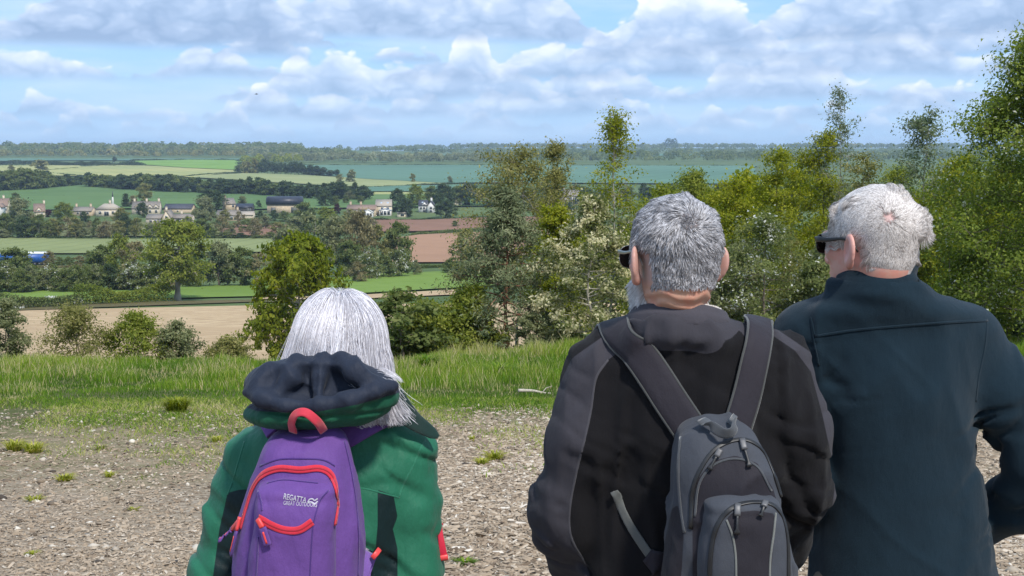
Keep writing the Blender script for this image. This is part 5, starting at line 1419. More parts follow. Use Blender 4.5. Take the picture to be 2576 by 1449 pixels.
# =================================================================== the grey and plum backpack
BY = 2.42
b_rows = rows_px([(1052, 1758, 1868, BY + .015, .045), (1075, 1728, 1892, BY + .01, .065), (1130, 1703, 1922, BY, .085), (1240, 1693, 1955, BY, .100), (1350, 1684, 1980, BY, .108), (1460, 1672, 1994, BY, .112), (1600, 1680, 1996, BY, .108), (1680, 1700, 1980, BY, .09)])
def f_b(P): return addon(s_stack(P, b_rows, 2.7), P, lambda P: .006 * fbm(P[..., 0] * 9, P[..., 1] * 9, P[..., 2] * 7, 2, 6) + folds(P, (9, 7, 9), .009, 61))
BAG_G = cloth('slate grey bag cloth', [(.052, .057, .070), (.020, .018, .024)], .75, .3, 500, .06, ('plum',))
BAG_P = cloth('dark plum bag cloth', [(.024, .021, .028)], .75, .3, 500, .06)
PIPE = cloth('pale grey piping', [(.15, .155, .145)], .6, .2)
WEB = cloth('dark grey webbing', [(.055, .060, .068)], .7, .3)
ZIP = plain('black zip', (.012, .012, .013), .45)
ZMET = plain('zip metal', (.10, .10, .105), .5, .1, metal=.3)
bp = empty('backpack', tuple(at(1830, 1660, BY)))
tag(bp, 'grey and plum daypack worn by the short haired man', 'backpack')
def plum(V):
    px, py = proj(V); return np.maximum(poly_sd(px, py, [(1742, 1300), (1752, 1210), (1790, 1160), (1850, 1146), (1905, 1165), (1945, 1230), (1975, 1330), (1990, 1500), (1742, 1500)]),
                                        poly_sd(px, py, [(1600, 1700), (1690, 1280), (1705, 1270), (1720, 1340), (1716, 1420), (1690, 1700)])) * .0007
solid('main_compartment', f_b, span((at(1650, 1400, BY)[0], at(2010, 1400, BY)[0], .006)), span((BY - .14, BY + .14, .0065)), span((at(1800, 1690, BY)[2], at(1800, 1040, BY)[2], .006)), BAG_G, bp, {'plum': plum})
PY = BY - .10
p_rows = rows_px([(1232, 1850, 1905, PY + .012, .02), (1246, 1810, 1940, PY + .004, .034), (1285, 1780, 1968, PY, .050), (1340, 1764, 1982, PY, .058), (1449, 1755, 1992, PY, .064), (1600, 1756, 1995, PY, .064), (1670, 1770, 1985, PY, .05)])
def f_p(P): return addon(s_stack(P, p_rows, 3.0), P, lambda P: .005 * fbm(P[..., 0] * 12, P[..., 1] * 12, P[..., 2] * 10, 2, 7) + folds(P, (12, 7, 7), .005, 67))
def plum2(V):
    px, py = proj(V); return poly_sd(px, py, [(1848, 1500), (1850, 1400), (1842, 1350), (1828, 1305), (1842, 1290), (1900, 1284), (1946, 1292), (1950, 1310), (1944, 1380), (1936, 1500)]) * .0007
solid('front_pocket', f_p, span((at(1740, 1400, PY)[0], at(2010, 1400, PY)[0], .005)), span((PY - .09, PY + .09, .0055)), span((at(1800, 1680, PY)[2], at(1800, 1222, PY)[2], .005)), BAG_G, bp, {'plum': plum2})
def line(name, f, pts, w, t, mat, n=40, lift=0.0): return seam(name, f, [p[0] for p in pts], [p[1] for p in pts], w, t, mat, bp, lift, n)
line('piping', f_p, [(1828, 1308), (1842, 1345), (1850, 1390), (1852, 1445), (1852, 1520)], .0035, .002, PIPE)
line('piping', f_p, [(1951, 1290), (1946, 1340), (1938, 1400), (1936, 1450), (1936, 1520)], .0035, .002, PIPE)
line('zip', f_p, [(1786, 1500), (1788, 1400), (1800, 1335), (1822, 1295), (1855, 1272), (1905, 1264), (1945, 1272), (1968, 1300), (1980, 1350), (1983, 1450), (1984, 1520)], .0085, .0025, ZIP, 60)
line('zip', f_b, [(1738, 1330), (1744, 1230), (1768, 1170), (1800, 1130), (1840, 1110), (1880, 1108), (1915, 1130), (1945, 1190), (1965, 1250)], .0075, .0025, ZIP, 60)
line('seam', f_b, [(1748, 1300), (1760, 1215), (1795, 1170), (1850, 1154), (1902, 1172), (1940, 1235)], .004, .0018, WEB, 40)
line('seam', f_b, [(1712, 1100), (1706, 1180), (1712, 1270), (1722, 1340)], .005, .002, WEB, 30)
def pull(px, py, px2, py2, f, name='zip_pull', m=ZMET, m2_=ZIP):
    P, N_ = on(f, [px, (px + px2) / 2, px2], [py, (py + py2) / 2, py2], .0035, 12)
    mb = MB(); mb.add(*ribbon(P[:5], N_[:5], .0105, .0038)); z_ = mb.build(name, m, bp, smooth=True)
    mb = MB(); mb.add(*ribbon(P[4:] + N_[4:] * .001, N_[4:], np.interp(np.arange(8), [0, 5, 6, 7], [.0045, .0045, .010, .010]), .0035)); mb.build('pull_tab', m2_, z_, smooth=True)
pull(1866, 1108, 1884, 1176, f_b); pull(1812, 1132, 1785, 1182, f_b); pull(1855, 1272, 1853, 1342, f_p); pull(1925, 1266, 1912, 1298, f_p)
# grab loop
A, An = on(f_b, [1772, 1795, 1822], [1057, 1082, 1098], .002, 6)
lp = spline(np.array([at(1762, 1054, 2.392), at(1790, 1072, 2.352), at(1822, 1090, 2.335), at(1842, 1086, 2.335), at(1848, 1064, 2.35), at(1836, 1050, 2.392)]), 30)
mb = MB(); mb.add(*ribbon(lp, np.repeat(V3(.35, -.9, -.25)[None], 30, 0), .019, .0022)); mb.build('grab_loop', WEB, bp, smooth=True)
# shoulder straps: over the shoulders, down the chest, back under the arms
def strap(pts_back, front, w, name='shoulder_strap'):
    P, N_ = on(lambda p: f_m1(p, False), [p[0] for p in pts_back], [p[1] for p in pts_back], .010, 40)
    fr = np.array(front); P2 = spline(np.concatenate([P[-3:-2], fr]), 40)[4:]
    g = grad(f_m1, P2, 4e-3); g /= np.maximum(np.linalg.norm(g, axis=1, keepdims=True), 1e-9)
    P2 = P2 + g * np.maximum(.008 - f_m1(P2.astype(np.float32)), 0)[:, None]
    Pa = np.concatenate([P[:-3], P2]); Na = np.concatenate([N_[:-3], g])
    for _ in range(3): Na[1:-1] = (Na[:-2] + Na[1:-1] * 2 + Na[2:]) / 4; Pa[1:-1] = (Pa[:-2] + Pa[1:-1] * 2 + Pa[2:]) / 4
    mb = MB(); mb.add(*ribbon(Pa, Na, w, .010)); s_ = mb.build(name, BAG_P, bp, smooth=True)
    T = np.gradient(Pa, axis=0); T /= np.linalg.norm(T, axis=1, keepdims=True); Nn = Na - (Na * T).sum(1, keepdims=True) * T; Nn /= np.linalg.norm(Nn, axis=1, keepdims=True); B = np.cross(T, Nn)
    for sgn in (-1, 1):
        mb = MB(); mb.tube(Pa + B * sgn * w * .5 + Nn * .006, .0026, 6); mb.build('edging', PIPE_D, s_, smooth=True)
PIPE_D = cloth('grey strap edging', [(.060, .062, .060)], .7, .25)
zt = at(1580, 838, M1Y)[2]
strap([(1736, 1082), (1690, 1012), (1645, 940), (1606, 880), (1580, 852)], [at(1552, 838, M1Y) + V3(0, .0, .006), at(1530, 860, M1Y + .10), at(1530, 960, M1Y + .155), at(1530, 1120, M1Y + .165)], .060)
strap([(1848, 1072), (1870, 1000), (1888, 920), (1900, 850), (1903, 828)], [at(1905, 818, M1Y) + V3(0, .0, .004), at(1908, 850, M1Y + .10), at(1905, 960, M1Y + .155), at(1900, 1120, M1Y + .165)], .052)
P, N_ = on(f_m1, [1546, 1580, 1612, 1640], [1235, 1310, 1362, 1402], .002, 20)
mb = MB(); mb.add(*ribbon(P, N_, .017, .0022)); mb.build('webbing_strap', cloth('olive grey webbing', [(.11, .115, .11)]), bp, smooth=True)
P, N_ = on(f_m1, [1632, 1660, 1690], [1395, 1420, 1460], .004, 10)
mb = MB(); mb.add(*ribbon(P, N_, np.linspace(.03, .07, 10), .004)); mb.build('strap_wing', BAG_P, bp, smooth=True)
# the loose black end on top of the left shoulder
P = np.array([at(1500, 884, M1Y - .02) + V3(0, 0, .012), at(1520, 872, M1Y - .02) + V3(0, 0, .014), at(1545, 862, M1Y - .02) + V3(0, 0, .012)])
mb = MB(); mb.tube(spline(P, 10), np.interp(np.arange(10), [0, 2, 7, 9], [.006, .011, .011, .007]), 8, flat=.6); mb.build('strap_buckle', ZIP, bp, smooth=True)
# =================================================================== the woman with the purple backpack
WY = 2.70
hz = at(856, 720, 2.66)
WS = .94
wo = make_person(dict(hc=(hz[0], 2.665, hz[2] - .016 - .117 * WS), yaw=R(-12), tilt=R(-5), scale=WS, x=at(815, 1200, WY)[0], y=WY, shoulder=at(815, 1100, WY)[2], bw=.165,
    arms=[np.array([at(640, 1160, WY), at(600, 1300, WY - .01), at(560, 1450, WY - .02), at(640, 1560, WY + .16)]),
          np.array([at(1015, 1150, WY), at(1030, 1300, WY - .01), at(1020, 1450, WY - .02), at(960, 1560, WY + .16)])],
    skin=SKIN_C, trousers=TROU_D, label='white haired woman in a green jacket with the hood down'))
w_arms = [np.array([at(645, 1150, WY), at(604, 1280, WY - .01), at(562, 1440, WY - .02), at(600, 1530, WY + .06), at(660, 1570, WY + .16)]),
          np.array([at(1018, 1140, WY), at(1032, 1280, WY - .01), at(1028, 1440, WY - .02), at(1000, 1530, WY + .06), at(950, 1570, WY + .16)])]
w_rows = rows_px([(1030, 725, 970, WY - .01, .07), (1065, 660, 1035, WY - .01, .085), (1105, 598, 1075, WY, .100), (1160, 588, 1080, WY, .118), (1260, 600, 1050, WY, .132), (1400, 600, 1020, WY, .140),
                  (1550, 590, 1020, WY, .150), (1720, 580, 1040, WY, .150), (1900, 580, 1040, WY, .14)])
def f_w(P, fold=True):
    d = s_stack(P, w_rows, 2.2)
    a0 = jacket_arm(P, w_arms[0], [.060, .060, .062, .056, .05]); a1 = jacket_arm(P, w_arms[1], [.062, .058, .060, .056, .05])
    d = smin(d, smin(a0, a1, .02), .022)
    if fold:
        def rel(P):
            e = near_pt(P, w_arms[0][1], .15) + near_pt(P, w_arms[0][2], .14) + near_pt(P, w_arms[1][1], .15) + near_pt(P, w_arms[1][2], .14)
            D_ = P @ roty(R(32)).astype(np.float32)
            return -folds(D_, (6, 6, 22), .0095, 71, 1.2) * np.minimum(e, 1) + folds(D_, (10, 5, 6), .0055, 77, 2.2) + .005 * fbm(P[..., 0] * 8, P[..., 1] * 8, P[..., 2] * 7, 3, 19)
        d = addon(d, P, rel)
    return d
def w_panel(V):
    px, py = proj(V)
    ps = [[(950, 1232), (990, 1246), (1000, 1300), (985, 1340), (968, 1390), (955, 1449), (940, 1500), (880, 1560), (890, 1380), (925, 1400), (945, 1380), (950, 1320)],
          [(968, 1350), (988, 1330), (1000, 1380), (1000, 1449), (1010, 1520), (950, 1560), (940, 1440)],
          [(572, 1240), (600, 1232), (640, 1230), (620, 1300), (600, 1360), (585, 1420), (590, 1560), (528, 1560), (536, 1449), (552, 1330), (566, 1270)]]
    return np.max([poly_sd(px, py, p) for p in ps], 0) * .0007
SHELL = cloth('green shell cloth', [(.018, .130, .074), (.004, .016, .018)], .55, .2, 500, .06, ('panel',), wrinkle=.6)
xs = span((at(440, 1400, WY)[0], at(1135, 1400, WY)[0], .0065)); ys = span((WY - .20, WY + .27, .008)); zs = span((at(800, 1900, WY)[2] - .01, at(800, 1010, WY)[2], .0068))
solid('jacket', f_w, xs, ys, zs, SHELL, wo['obj'], {'panel': w_panel})
SEAM_G = cloth('green seam', [(.014, .15, .085)], .6)
seam('seam', f_w, [870, 920, 960, 1005], [1226, 1230, 1240, 1252], .003, .0012, SEAM_G, wo['obj'])
seam('seam', f_w, [1085, 1062, 1040, 1012, 1004], [1085, 1120, 1170, 1225, 1250], .003, .0012, SEAM_G, wo['obj'])
seam('seam', f_w, [615, 600, 585, 572], [1110, 1160, 1210, 1245], .003, .0012, SEAM_G, wo['obj'], n=24)
# hood lying on the shoulders
HY = 2.525
hcn = at(808, 990, HY)
hM = roty(R(3.5))
def tubes_px(P, pts, r, k):
    return s_chain(P, [at(*p) for p in pts], r, k)
def f_hood(P):
    q = (P - hcn.astype(np.float32)) @ hM.astype(np.float32)
    d = s_ell(q, (0, .005, .004), (.143, .098, .062))
    d = smin(d, s_ell(q, (-.014, .008, -.030), (.130, .096, .034), roty(R(-9))), .016)
    # the hood hangs open: behind its near rim one looks down onto the lining
    d = smax(d, -s_ell(q, (-.004, -.082, .034), (.116, .062, .047)), .010)
    yf = HY - .086
    d = smin(d, tubes_px(P, [(618, 988, yf + .050), (655, 1006, yf + .016), (720, 1020, yf - .002), (800, 1022, yf - .004), (880, 1008, yf), (945, 986, yf + .02), (990, 970, yf + .05)], [.008, .0095, .010, .009, .010, .0095, .007], .02), .012)
    # folds running down the lining, the middle one carries the seam
    yb = HY - .030
    for pts, r in (([(806, 900, yb + .02), (803, 950, yb - .006), (799, 1010, yb - .030)], [.008, .008, .008]), ([(745, 908, yb + .012), (728, 955, yb - .012), (690, 1000, yb - .030)], [.014, .014, .010]),
                   ([(858, 904, yb + .012), (890, 935, yb - .020), (940, 975, yb - .020)], [.015, .016, .012]), ([(680, 930, yb + .012), (650, 975, yb - .006)], [.012, .010])):
        d = smin(d, tubes_px(P, pts, r, .02), .018)
    def rel(P):
        q = (P - hcn.astype(np.float32)) @ hM.astype(np.float32)
        r_ = folds(P, (16, 9, 9), .005, 83, 1.5) * np.clip((q[..., 2] + .03) / .05, .15, 1) + .003 * fbm(P[..., 0] * 18, P[..., 1] * 18, P[..., 2] * 18, 2, 23)
        g = q[..., 2] + .026 - .13 * np.maximum(q[..., 0], 0) ** 1.3
        return r_ + .004 * np.exp(-(g / .004) ** 2) + .002 * np.exp(-((q[..., 0] + .003) / .0028) ** 2) * (q[..., 2] > -.02)
    return addon(d, P, rel)
def h_green(V):
    px, py = proj(V); return cat_line(px, py, [(560, 1000), (612, 1022), (645, 1034), (720, 1038), (800, 1036), (900, 1018), (985, 994), (1060, 970)]) * .0007
HOOD = cloth('navy lined green hood', [(.016, .022, .039), (.010, .085, .046)], .68, .2, 420, .04, ('green',), wrinkle=.8)
solid('hood', f_hood, span((hcn[0] - .165, hcn[0] + .165, .0042)), span((HY - .125, HY + .125, .005)), span((hcn[2] - .085, hcn[2] + .085, .0038)), HOOD, wo['obj'], {'green': h_green})
# storm flap corner that lifts off the right shoulder
P = spline(np.array([at(985, 1000, 2.60), at(1030, 1050, 2.62), at(1075, 1082, 2.64), at(1103, 1100, 2.64)]), 16)
mb = MB(); mb.add(*ribbon(P, np.repeat(V3(-.3, -.8, .6)[None], 16, 0), np.interp(np.arange(16), [0, 8, 13, 15], [.05, .034, .022, .008]), .004)); mb.build('storm_flap', cloth('dark green lining', [(.008, .03, .026)]), wo['obj'], smooth=True)
# long white hair
HAIRW = hair_mat('long white hair', [(0, (.26, .24, .26)), (.25, (.50, .48, .51)), (.7, (.76, .74, .79)), (1, (.95, .94, .98))], .30)
def maskw(q):
    return (q[:, 2] > np.where(q[:, 1] < .0, -.045, np.where(q[:, 1] < .04, .0, .055))) & (q[:, 1] < .085) & ~((np.abs(q[:, 0]) > .07) & (q[:, 2] < .02) & (q[:, 1] > -.03))
P, N_, rng = roots(wo, maskw, 36000, 41)
n = len(P)
q = wo['loc'](P.astype(np.float32))
crown = wo['hc'] + wo['M'] @ V3(.0, -.02, .115) * WS
away = P - crown; tan = unit(away - (away * N_).sum(1, keepdims=True) * N_)
layer = .003 + .017 * rng.random((n, 1)) ** 1.2
side = np.clip((P[:, 0:1] - wo['hc'][0]) / .08, -1.2, 1.2)
zl = at(800, 938, 2.6)[2] + .03 * rng.random(n); zr = np.interp(side[:, 0], [.40, .60], [at(1000, 1010, 2.6)[2], at(1060, 1070, 2.6)[2]]) + .06 * rng.random(n) ** 1.5
K_ = 30; step = rng.uniform(.0125, .0165, (n, 1)); p = P.copy(); d = unit(tan + N_ * .12 + np.cross(N_, tan) * .3); pts = [P - N_ * .001]
lock = vfield(P, 22, 91); fly = (rng.random((n, 1)) < .05) * unit(rng.normal(size=(n, 3))) * .07
right = side[:, 0] > .40 + .22 * lock[:, 0]
hc_, r_ = wo['hc'] + wo['M'] @ V3(0, -.012, .02) * WS, np.array([.078, .100, .095]) * WS
for i in range(K_):
    t = (i + 1) / K_
    wind = V3(.95, -.12, 0) * np.clip(t - .34, 0, .45) * np.where(right, 1.7, .0)[:, None]
    d = unit(d * .58 + V3(0, 0, -.42) + wind + lock * (.11 + .10 * t) + fly + rng.normal(0, .012, (n, 3)))
    zlim = np.where(right, zr, zl)[:, None]
    live = np.clip((p[:, 2:3] - zlim) / .02, 0, 1)
    p = p + d * step * live + V3(0, .0006, -.0004) * (1 - live)
    # lie over the head
    e = (p - hc_) / (r_ + layer + .002); k0 = np.linalg.norm(e, axis=1, keepdims=True)
    over = np.where((p[:, 2:3] > hc_[2] - .06), np.maximum(1 - k0, 0), 0); p = p + unit(e * (r_ + .01)) * over * .085
    for fn, th in ((f_w, .004), (f_hood, .004)):
        sel = right & (i > 8)
        if sel.any():
            v = fn(p[sel].astype(np.float32)); m_ = v < th + layer[sel, 0] * .5
            if m_.any():
                ii = np.nonzero(sel)[0][m_]; g = grad(fn, p[ii], 4e-3); g = unit(g); g = unit(g + V3(0, -.5, .2)); p[ii] += g * np.clip(th + layer[ii, 0] * .5 - v[m_], 0, .012)[:, None]
    pts.append(p.copy())
S = np.stack(pts, 1); S[right] = locks(S[right], 130, .62, rng, .6); S[~right] = locks(S[~right], 400, .72, rng, .6)
strands('hair', S, np.concatenate([np.full(K_ - 6, .00025), np.linspace(.00025, .00008, 7)])[None].repeat(n, 0), HAIRW, wo['obj'])
glasses('spectacles', wo, 'thin dark framed spectacles worn by the white haired woman', .0012, GLOSS, plain('clear lens', (.55, .58, .6), .05), cat='glasses')

# ------------------------------------------------------------------- purple backpack
QY = 2.495
q_rows = rows_px([(1072, 700, 858, QY + .02, .040), (1100, 676, 866, QY + .01, .058), (1180, 642, 882, QY, .082), (1260, 618, 897, QY, .095), (1340, 602, 908, QY, .102), (1449, 592, 912, QY, .106), (1600, 596, 908, QY, .106), (1700, 612, 895, QY, .09)])
def f_q(P): return addon(s_stack(P, q_rows, 2.6), P, lambda P: .007 * fbm(P[..., 0] * 9, P[..., 1] * 9, P[..., 2] * 6, 2, 26) + folds(P, (9, 9, 4), .006, 87, 1.8))
PURP = cloth('purple bag cloth', [(.125, .056, .24)], .7, .25, 420, .06, wrinkle=.6)
PURP_D = cloth('purple binding', [(.060, .022, .165)], .7, .3)
LILAC = cloth('lilac mesh', [(.20, .095, .40)], .7, .5, 260, .3)
REDZ = cloth('red zip tape', [(.62, .028, .055)], .6, .35, 300, .2, weave=True)
REDD = cloth('dark red zip teeth', [(.36, .012, .03)], .5, .5, 900)
REDP = plain('red plastic', (.70, .06, .06), .4)
pb = empty('backpack', tuple(at(750, 1690, QY)))
tag(pb, 'purple daypack with red zips worn by the white haired woman', 'backpack')
solid('main_compartment', f_q, span((at(570, 1400, QY)[0], at(935, 1400, QY)[0], .0055)), span((QY - .13, QY + .13, .006)), span((at(800, 1710, QY)[2], at(800, 1060, QY)[2], .0055)), PURP, pb)
FY = QY - .085
fq_rows = rows_px([(1196, 700, 800, FY + .012, .018), (1210, 672, 822, FY + .004, .034), (1250, 646, 834, FY, .048), (1320, 640, 838, FY, .054), (1400, 634, 838, FY, .060), (1500, 630, 838, FY, .064), (1650, 636, 838, FY, .062), (1690, 650, 830, FY, .05)])
def f_fq(P): return addon(s_stack(P, fq_rows, 2.8), P, lambda P: .005 * fbm(P[..., 0] * 10, P[..., 1] * 10, P[..., 2] * 7, 2, 27) + folds(P, (8, 8, 6), .006, 88, 1.6))
solid('front_pocket', f_fq, span((at(615, 1400, FY)[0], at(858, 1400, FY)[0], .0048)), span((FY - .085, FY + .085, .0055)), span((at(800, 1700, FY)[2], at(800, 1186, FY)[2], .005)), PURP, pb)
def ql(name, f, pts, w, t, mat, n=50, lift=0.0): return seam(name, f, [p[0] for p in pts], [p[1] for p in pts], w, t, mat, pb, lift, n)
f_both = lambda P: np.minimum(f_q(P), f_fq(P))
ql('zip', f_both, [(606, 1330), (621, 1275), (638, 1226), (662, 1194), (700, 1179), (755, 1182), (806, 1179), (830, 1192), (843, 1225), (848, 1270), (842, 1320)], .0125, .0020, REDZ, 80, .0008)
ql('zip_teeth', f_both, [(606, 1330), (621, 1275), (638, 1226), (662, 1194), (700, 1179), (755, 1182), (806, 1179), (830, 1192), (843, 1225), (848, 1270), (842, 1320)], .0028, .0012, REDD, 80, .0026)
ql('zip', f_fq, [(652, 1303), (680, 1320), (715, 1333), (752, 1333), (786, 1312)], .0135, .0018, REDZ, 40, .0004)
ql('zip_teeth', f_fq, [(652, 1303), (680, 1320), (715, 1333), (752, 1333), (786, 1312)], .0028, .0012, REDD, 40, .0018)
ql('seam', f_q, [(655, 1172), (700, 1156), (760, 1154), (815, 1158), (842, 1172)], .0025, .0015, PURP_D)
ql('seam', f_fq, [(672, 1216), (710, 1208), (760, 1212), (800, 1216)], .0025, .0015, PURP_D, 30)
ql('seam', f_fq, [(650, 1236), (657, 1262), (659, 1285)], .0025, .0015, PURP_D, 20)
ql('seam', f_fq, [(826, 1234), (808, 1254), (795, 1290), (788, 1320), (782, 1400), (778, 1500)], .0025, .0015, PURP_D, 40)
ql('seam', f_fq, [(650, 1350), (648, 1400), (645, 1449), (643, 1500)], .0025, .0015, PURP_D, 20)
ql('seam', f_q, [(866, 1110), (884, 1190), (896, 1270), (902, 1350), (900, 1449)], .0025, .0015, PURP_D, 40)
def pullq(pts, f, parent_name='zip_pull'):
    P, N_ = on(f, [p[0] for p in pts], [p[1] for p in pts], .005, 14)
    mb = MB(); mb.add(*ribbon(P[:6], N_[:6], .0095, .0045)); z_ = mb.build(parent_name, REDP, pb, smooth=True)
    mb = MB(); mb.add(*ribbon(P[5:] + N_[5:] * .001, N_[5:], .0145, .0028)); t_ = mb.build('pull_tab', PURP, z_, smooth=True)
    mb = MB(); mb.add(*ribbon(P[7:13] + N_[7:13] * .0042, N_[7:13], .0035, .0008)); mb.build('print', REDP, z_, smooth=True)
pullq([(655, 1304), (665, 1328), (677, 1370)], f_fq); pullq([(612, 1302), (602, 1345), (590, 1395)], f_q); pullq([(610, 1312), (588, 1338), (560, 1362)], f_q)
lp = spline(np.array([at(738, 1086, 2.455), at(735, 1060, 2.432), at(748, 1040, 2.42), at(768, 1038, 2.415), at(795, 1058, 2.42), at(814, 1084, 2.455)]), 34)
mb = MB(); mb.add(*ribbon(lp, unit(np.stack([.0 * lp[:, 0] + (lp[:, 0] - at(772, 1060, 2.43)[0]) * 6, -.8 + 0 * lp[:, 0], .25 + (lp[:, 2] - at(772, 1075, 2.43)[2]) * 12], 1)), .0165, .003)); mb.build('grab_loop', cloth('red webbing', [(.52, .03, .055)], .65), pb, smooth=True)
# shoulder straps
def wstrap(pts, front, w):
    P, N_ = on(lambda p: f_w(p, False), [p[0] for p in pts], [p[1] for p in pts], .012, 24)
    P2 = spline(np.concatenate([P[-2:-1], np.array(front)]), 30)[2:]; g = unit(grad(f_w, P2, 4e-3)); P2 = P2 + g * np.maximum(.006 - f_w(P2.astype(np.float32)), 0)[:, None]
    Pa = np.concatenate([P[:-2], P2]); Na = np.concatenate([N_[:-2], g])
    for _ in range(3): Na[1:-1] = (Na[:-2] + Na[1:-1] * 2 + Na[2:]) / 4; Pa[1:-1] = (Pa[:-2] + Pa[1:-1] * 2 + Pa[2:]) / 4
    mb = MB(); mb.add(*ribbon(Pa, Na, w, .008)); mb.build('shoulder_strap', PURP, pb, smooth=True)
wstrap([(850, 1106), (890, 1088), (930, 1073), (970, 1060), (1000, 1052)], [at(1003, 1046, WY) + V3(0, 0, .012), at(1004, 1075, WY + .09), at(990, 1180, WY + .13)], .048)
wstrap([(702, 1092), (690, 1076), (680, 1066)], [at(668, 1056, WY) + V3(0, 0, .01), at(665, 1080, WY + .09), at(680, 1180, WY + .13)], .040)
# side pocket, its red cord and the loose strap end
P, N_ = on(f_w, [905, 925, 945], [1375, 1388, 1402], .006, 10)
sp = np.array([at(885, 1370, 2.50), at(942, 1402, 2.55), at(925, 1449, 2.53), at(910, 1560, 2.52), at(880, 1560, 2.47)])
mb = MB(); mb.add(np.concatenate([sp, sp + V3(.004, .02, 0)]), None, [[0, 2, 1], [0, 3, 2], [0, 4, 3], [5, 6, 7], [5, 7, 8], [5, 8, 9], [0, 1, 6], [0, 6, 5]]); mb.build('side_pocket', LILAC, pb)
mb = MB(); mb.add(*ribbon(np.array([at(936, 1404, 2.535), at(946, 1393, 2.54), at(954, 1382, 2.55)]), np.repeat(V3(.2, -.95, .1)[None], 3, 0), .010, .003)); mb.build('red_strap', REDP, pb)
P = spline(np.array([at(1106, 1318, 2.70), at(1108, 1345, 2.68), at(1113, 1380, 2.67), at(1117, 1408, 2.67)]), 14)
mb = MB(); mb.add(*ribbon(P, np.repeat(V3(.1, -1, .05)[None], 14, 0), np.linspace(.008, .0165, 14), .003)); s_ = mb.build('strap_end', cloth('red strap webbing', [(.50, .012, .040)], .6), pb, smooth=True)
mb = MB(); mb.add(*ribbon(P[-3:] + V3(0, -.003, 0), np.repeat(V3(.1, -1, .05)[None], 3, 0), .0175, .003)); mb.build('strap_hem', REDP, s_)
mb = MB(); mb.add(*ribbon(np.array([at(1106, 1318, 2.70), at(1080, 1290, 2.83), at(1030, 1250, 2.84)]), np.repeat(V3(.4, -.3, .6)[None], 3, 0), .016, .003)); mb.build('chest_strap', cloth('red strap webbing b', [(.50, .012, .040)], .6), pb, smooth=True)
# printed wordmark and wave emblem
def word(txt, x0, y0, x1, y1, hpx, mat, bold=.0):
    cu = bpy.data.curves.new('t', 'FONT'); cu.body = txt; cu.resolution_u = 3; cu.offset = bold
    to = bpy.data.objects.new('t', cu); COL.objects.link(to); dg = bpy.context.evaluated_depsgraph_get(); me = to.evaluated_get(dg).to_mesh()
    V = np.array([v.co[:] for v in me.vertices]); F = [list(p.vertices) for p in me.polygons]; to.evaluated_get(dg).to_mesh_clear()
    bpy.data.objects.remove(to); bpy.data.curves.remove(cu)
    V[:, 0] -= V[:, 0].min(); u = V[:, 0] / V[:, 0].max(); vv = V[:, 1] / .69
    dx, dy = x1 - x0, y1 - y0; L_ = math.hypot(dx, dy)
    px = x0 + dx * u + dy / L_ * hpx * vv; py = y0 + dy * u - dx / L_ * hpx * vv
    P = cast(f_fq, px, py); N_ = unit(grad(f_fq, P, 6e-3)); P = P + N_ * .0012
    me2 = bpy.data.meshes.new('wordmark'); me2.from_pydata([tuple(p) for p in P], [], F); me2.materials.append(mat); link('wordmark', me2, pb)
PRINT = plain('silver print', (.42, .40, .47), .4, .05)
word('REGATTA', 713, 1255, 770, 1265, 13.5, PRINT, .012); word('GREAT OUTDOORS', 713, 1270, 797, 1276, 10.5, PRINT, -.002)
q1 = np.array([(774, 1265), (779, 1256), (786, 1255), (791, 1259), (799, 1254)], float)
seam('emblem', f_fq, q1[:, 0], q1[:, 1], .0024, .0006, PRINT, pb, .0008, 20)
seam('emblem', f_fq, q1[:, 0], q1[:, 1] + 9 - np.array([8, 2, 0, 0, 2]), .0024, .0006, PRINT, pb, .0008, 20)
# ------------------------------------------------------------------ the village, the trailer
ST = plain('golden limestone', (.47, .37, .25), .9, .22, 1.6)
ST2 = plain('pale limestone', (.55, .47, .35), .9, .2, 1.6)
CREAM = plain('cream render', (.62, .53, .38), .85, .1, .8)
WHITE = plain('white render', (.60, .59, .56), .8, .06, .8)
R_STONE = plain('stone slate roof', (.225, .195, .165), .9, .25, 2.2)
R_BROWN = plain('brown tile roof', (.24, .165, .125), .9, .22, 2.2)
R_PALE = plain('pale stone roof', (.36, .31, .25), .9, .18, 2.2)
R_DARK = plain('dark slate roof', (.055, .055, .068), .7, .25, 2.0)
R_BLACK = plain('black corrugated iron', (.022, .025, .040), .45, .3, 1.5)
PANE = plain('window glass', (.030, .036, .045), .15, .2)
FRAME = plain('white window frame', (.55, .54, .51), .6, .05)
DOORM = plain('door paint', (.10, .10, .09), .6, .1)
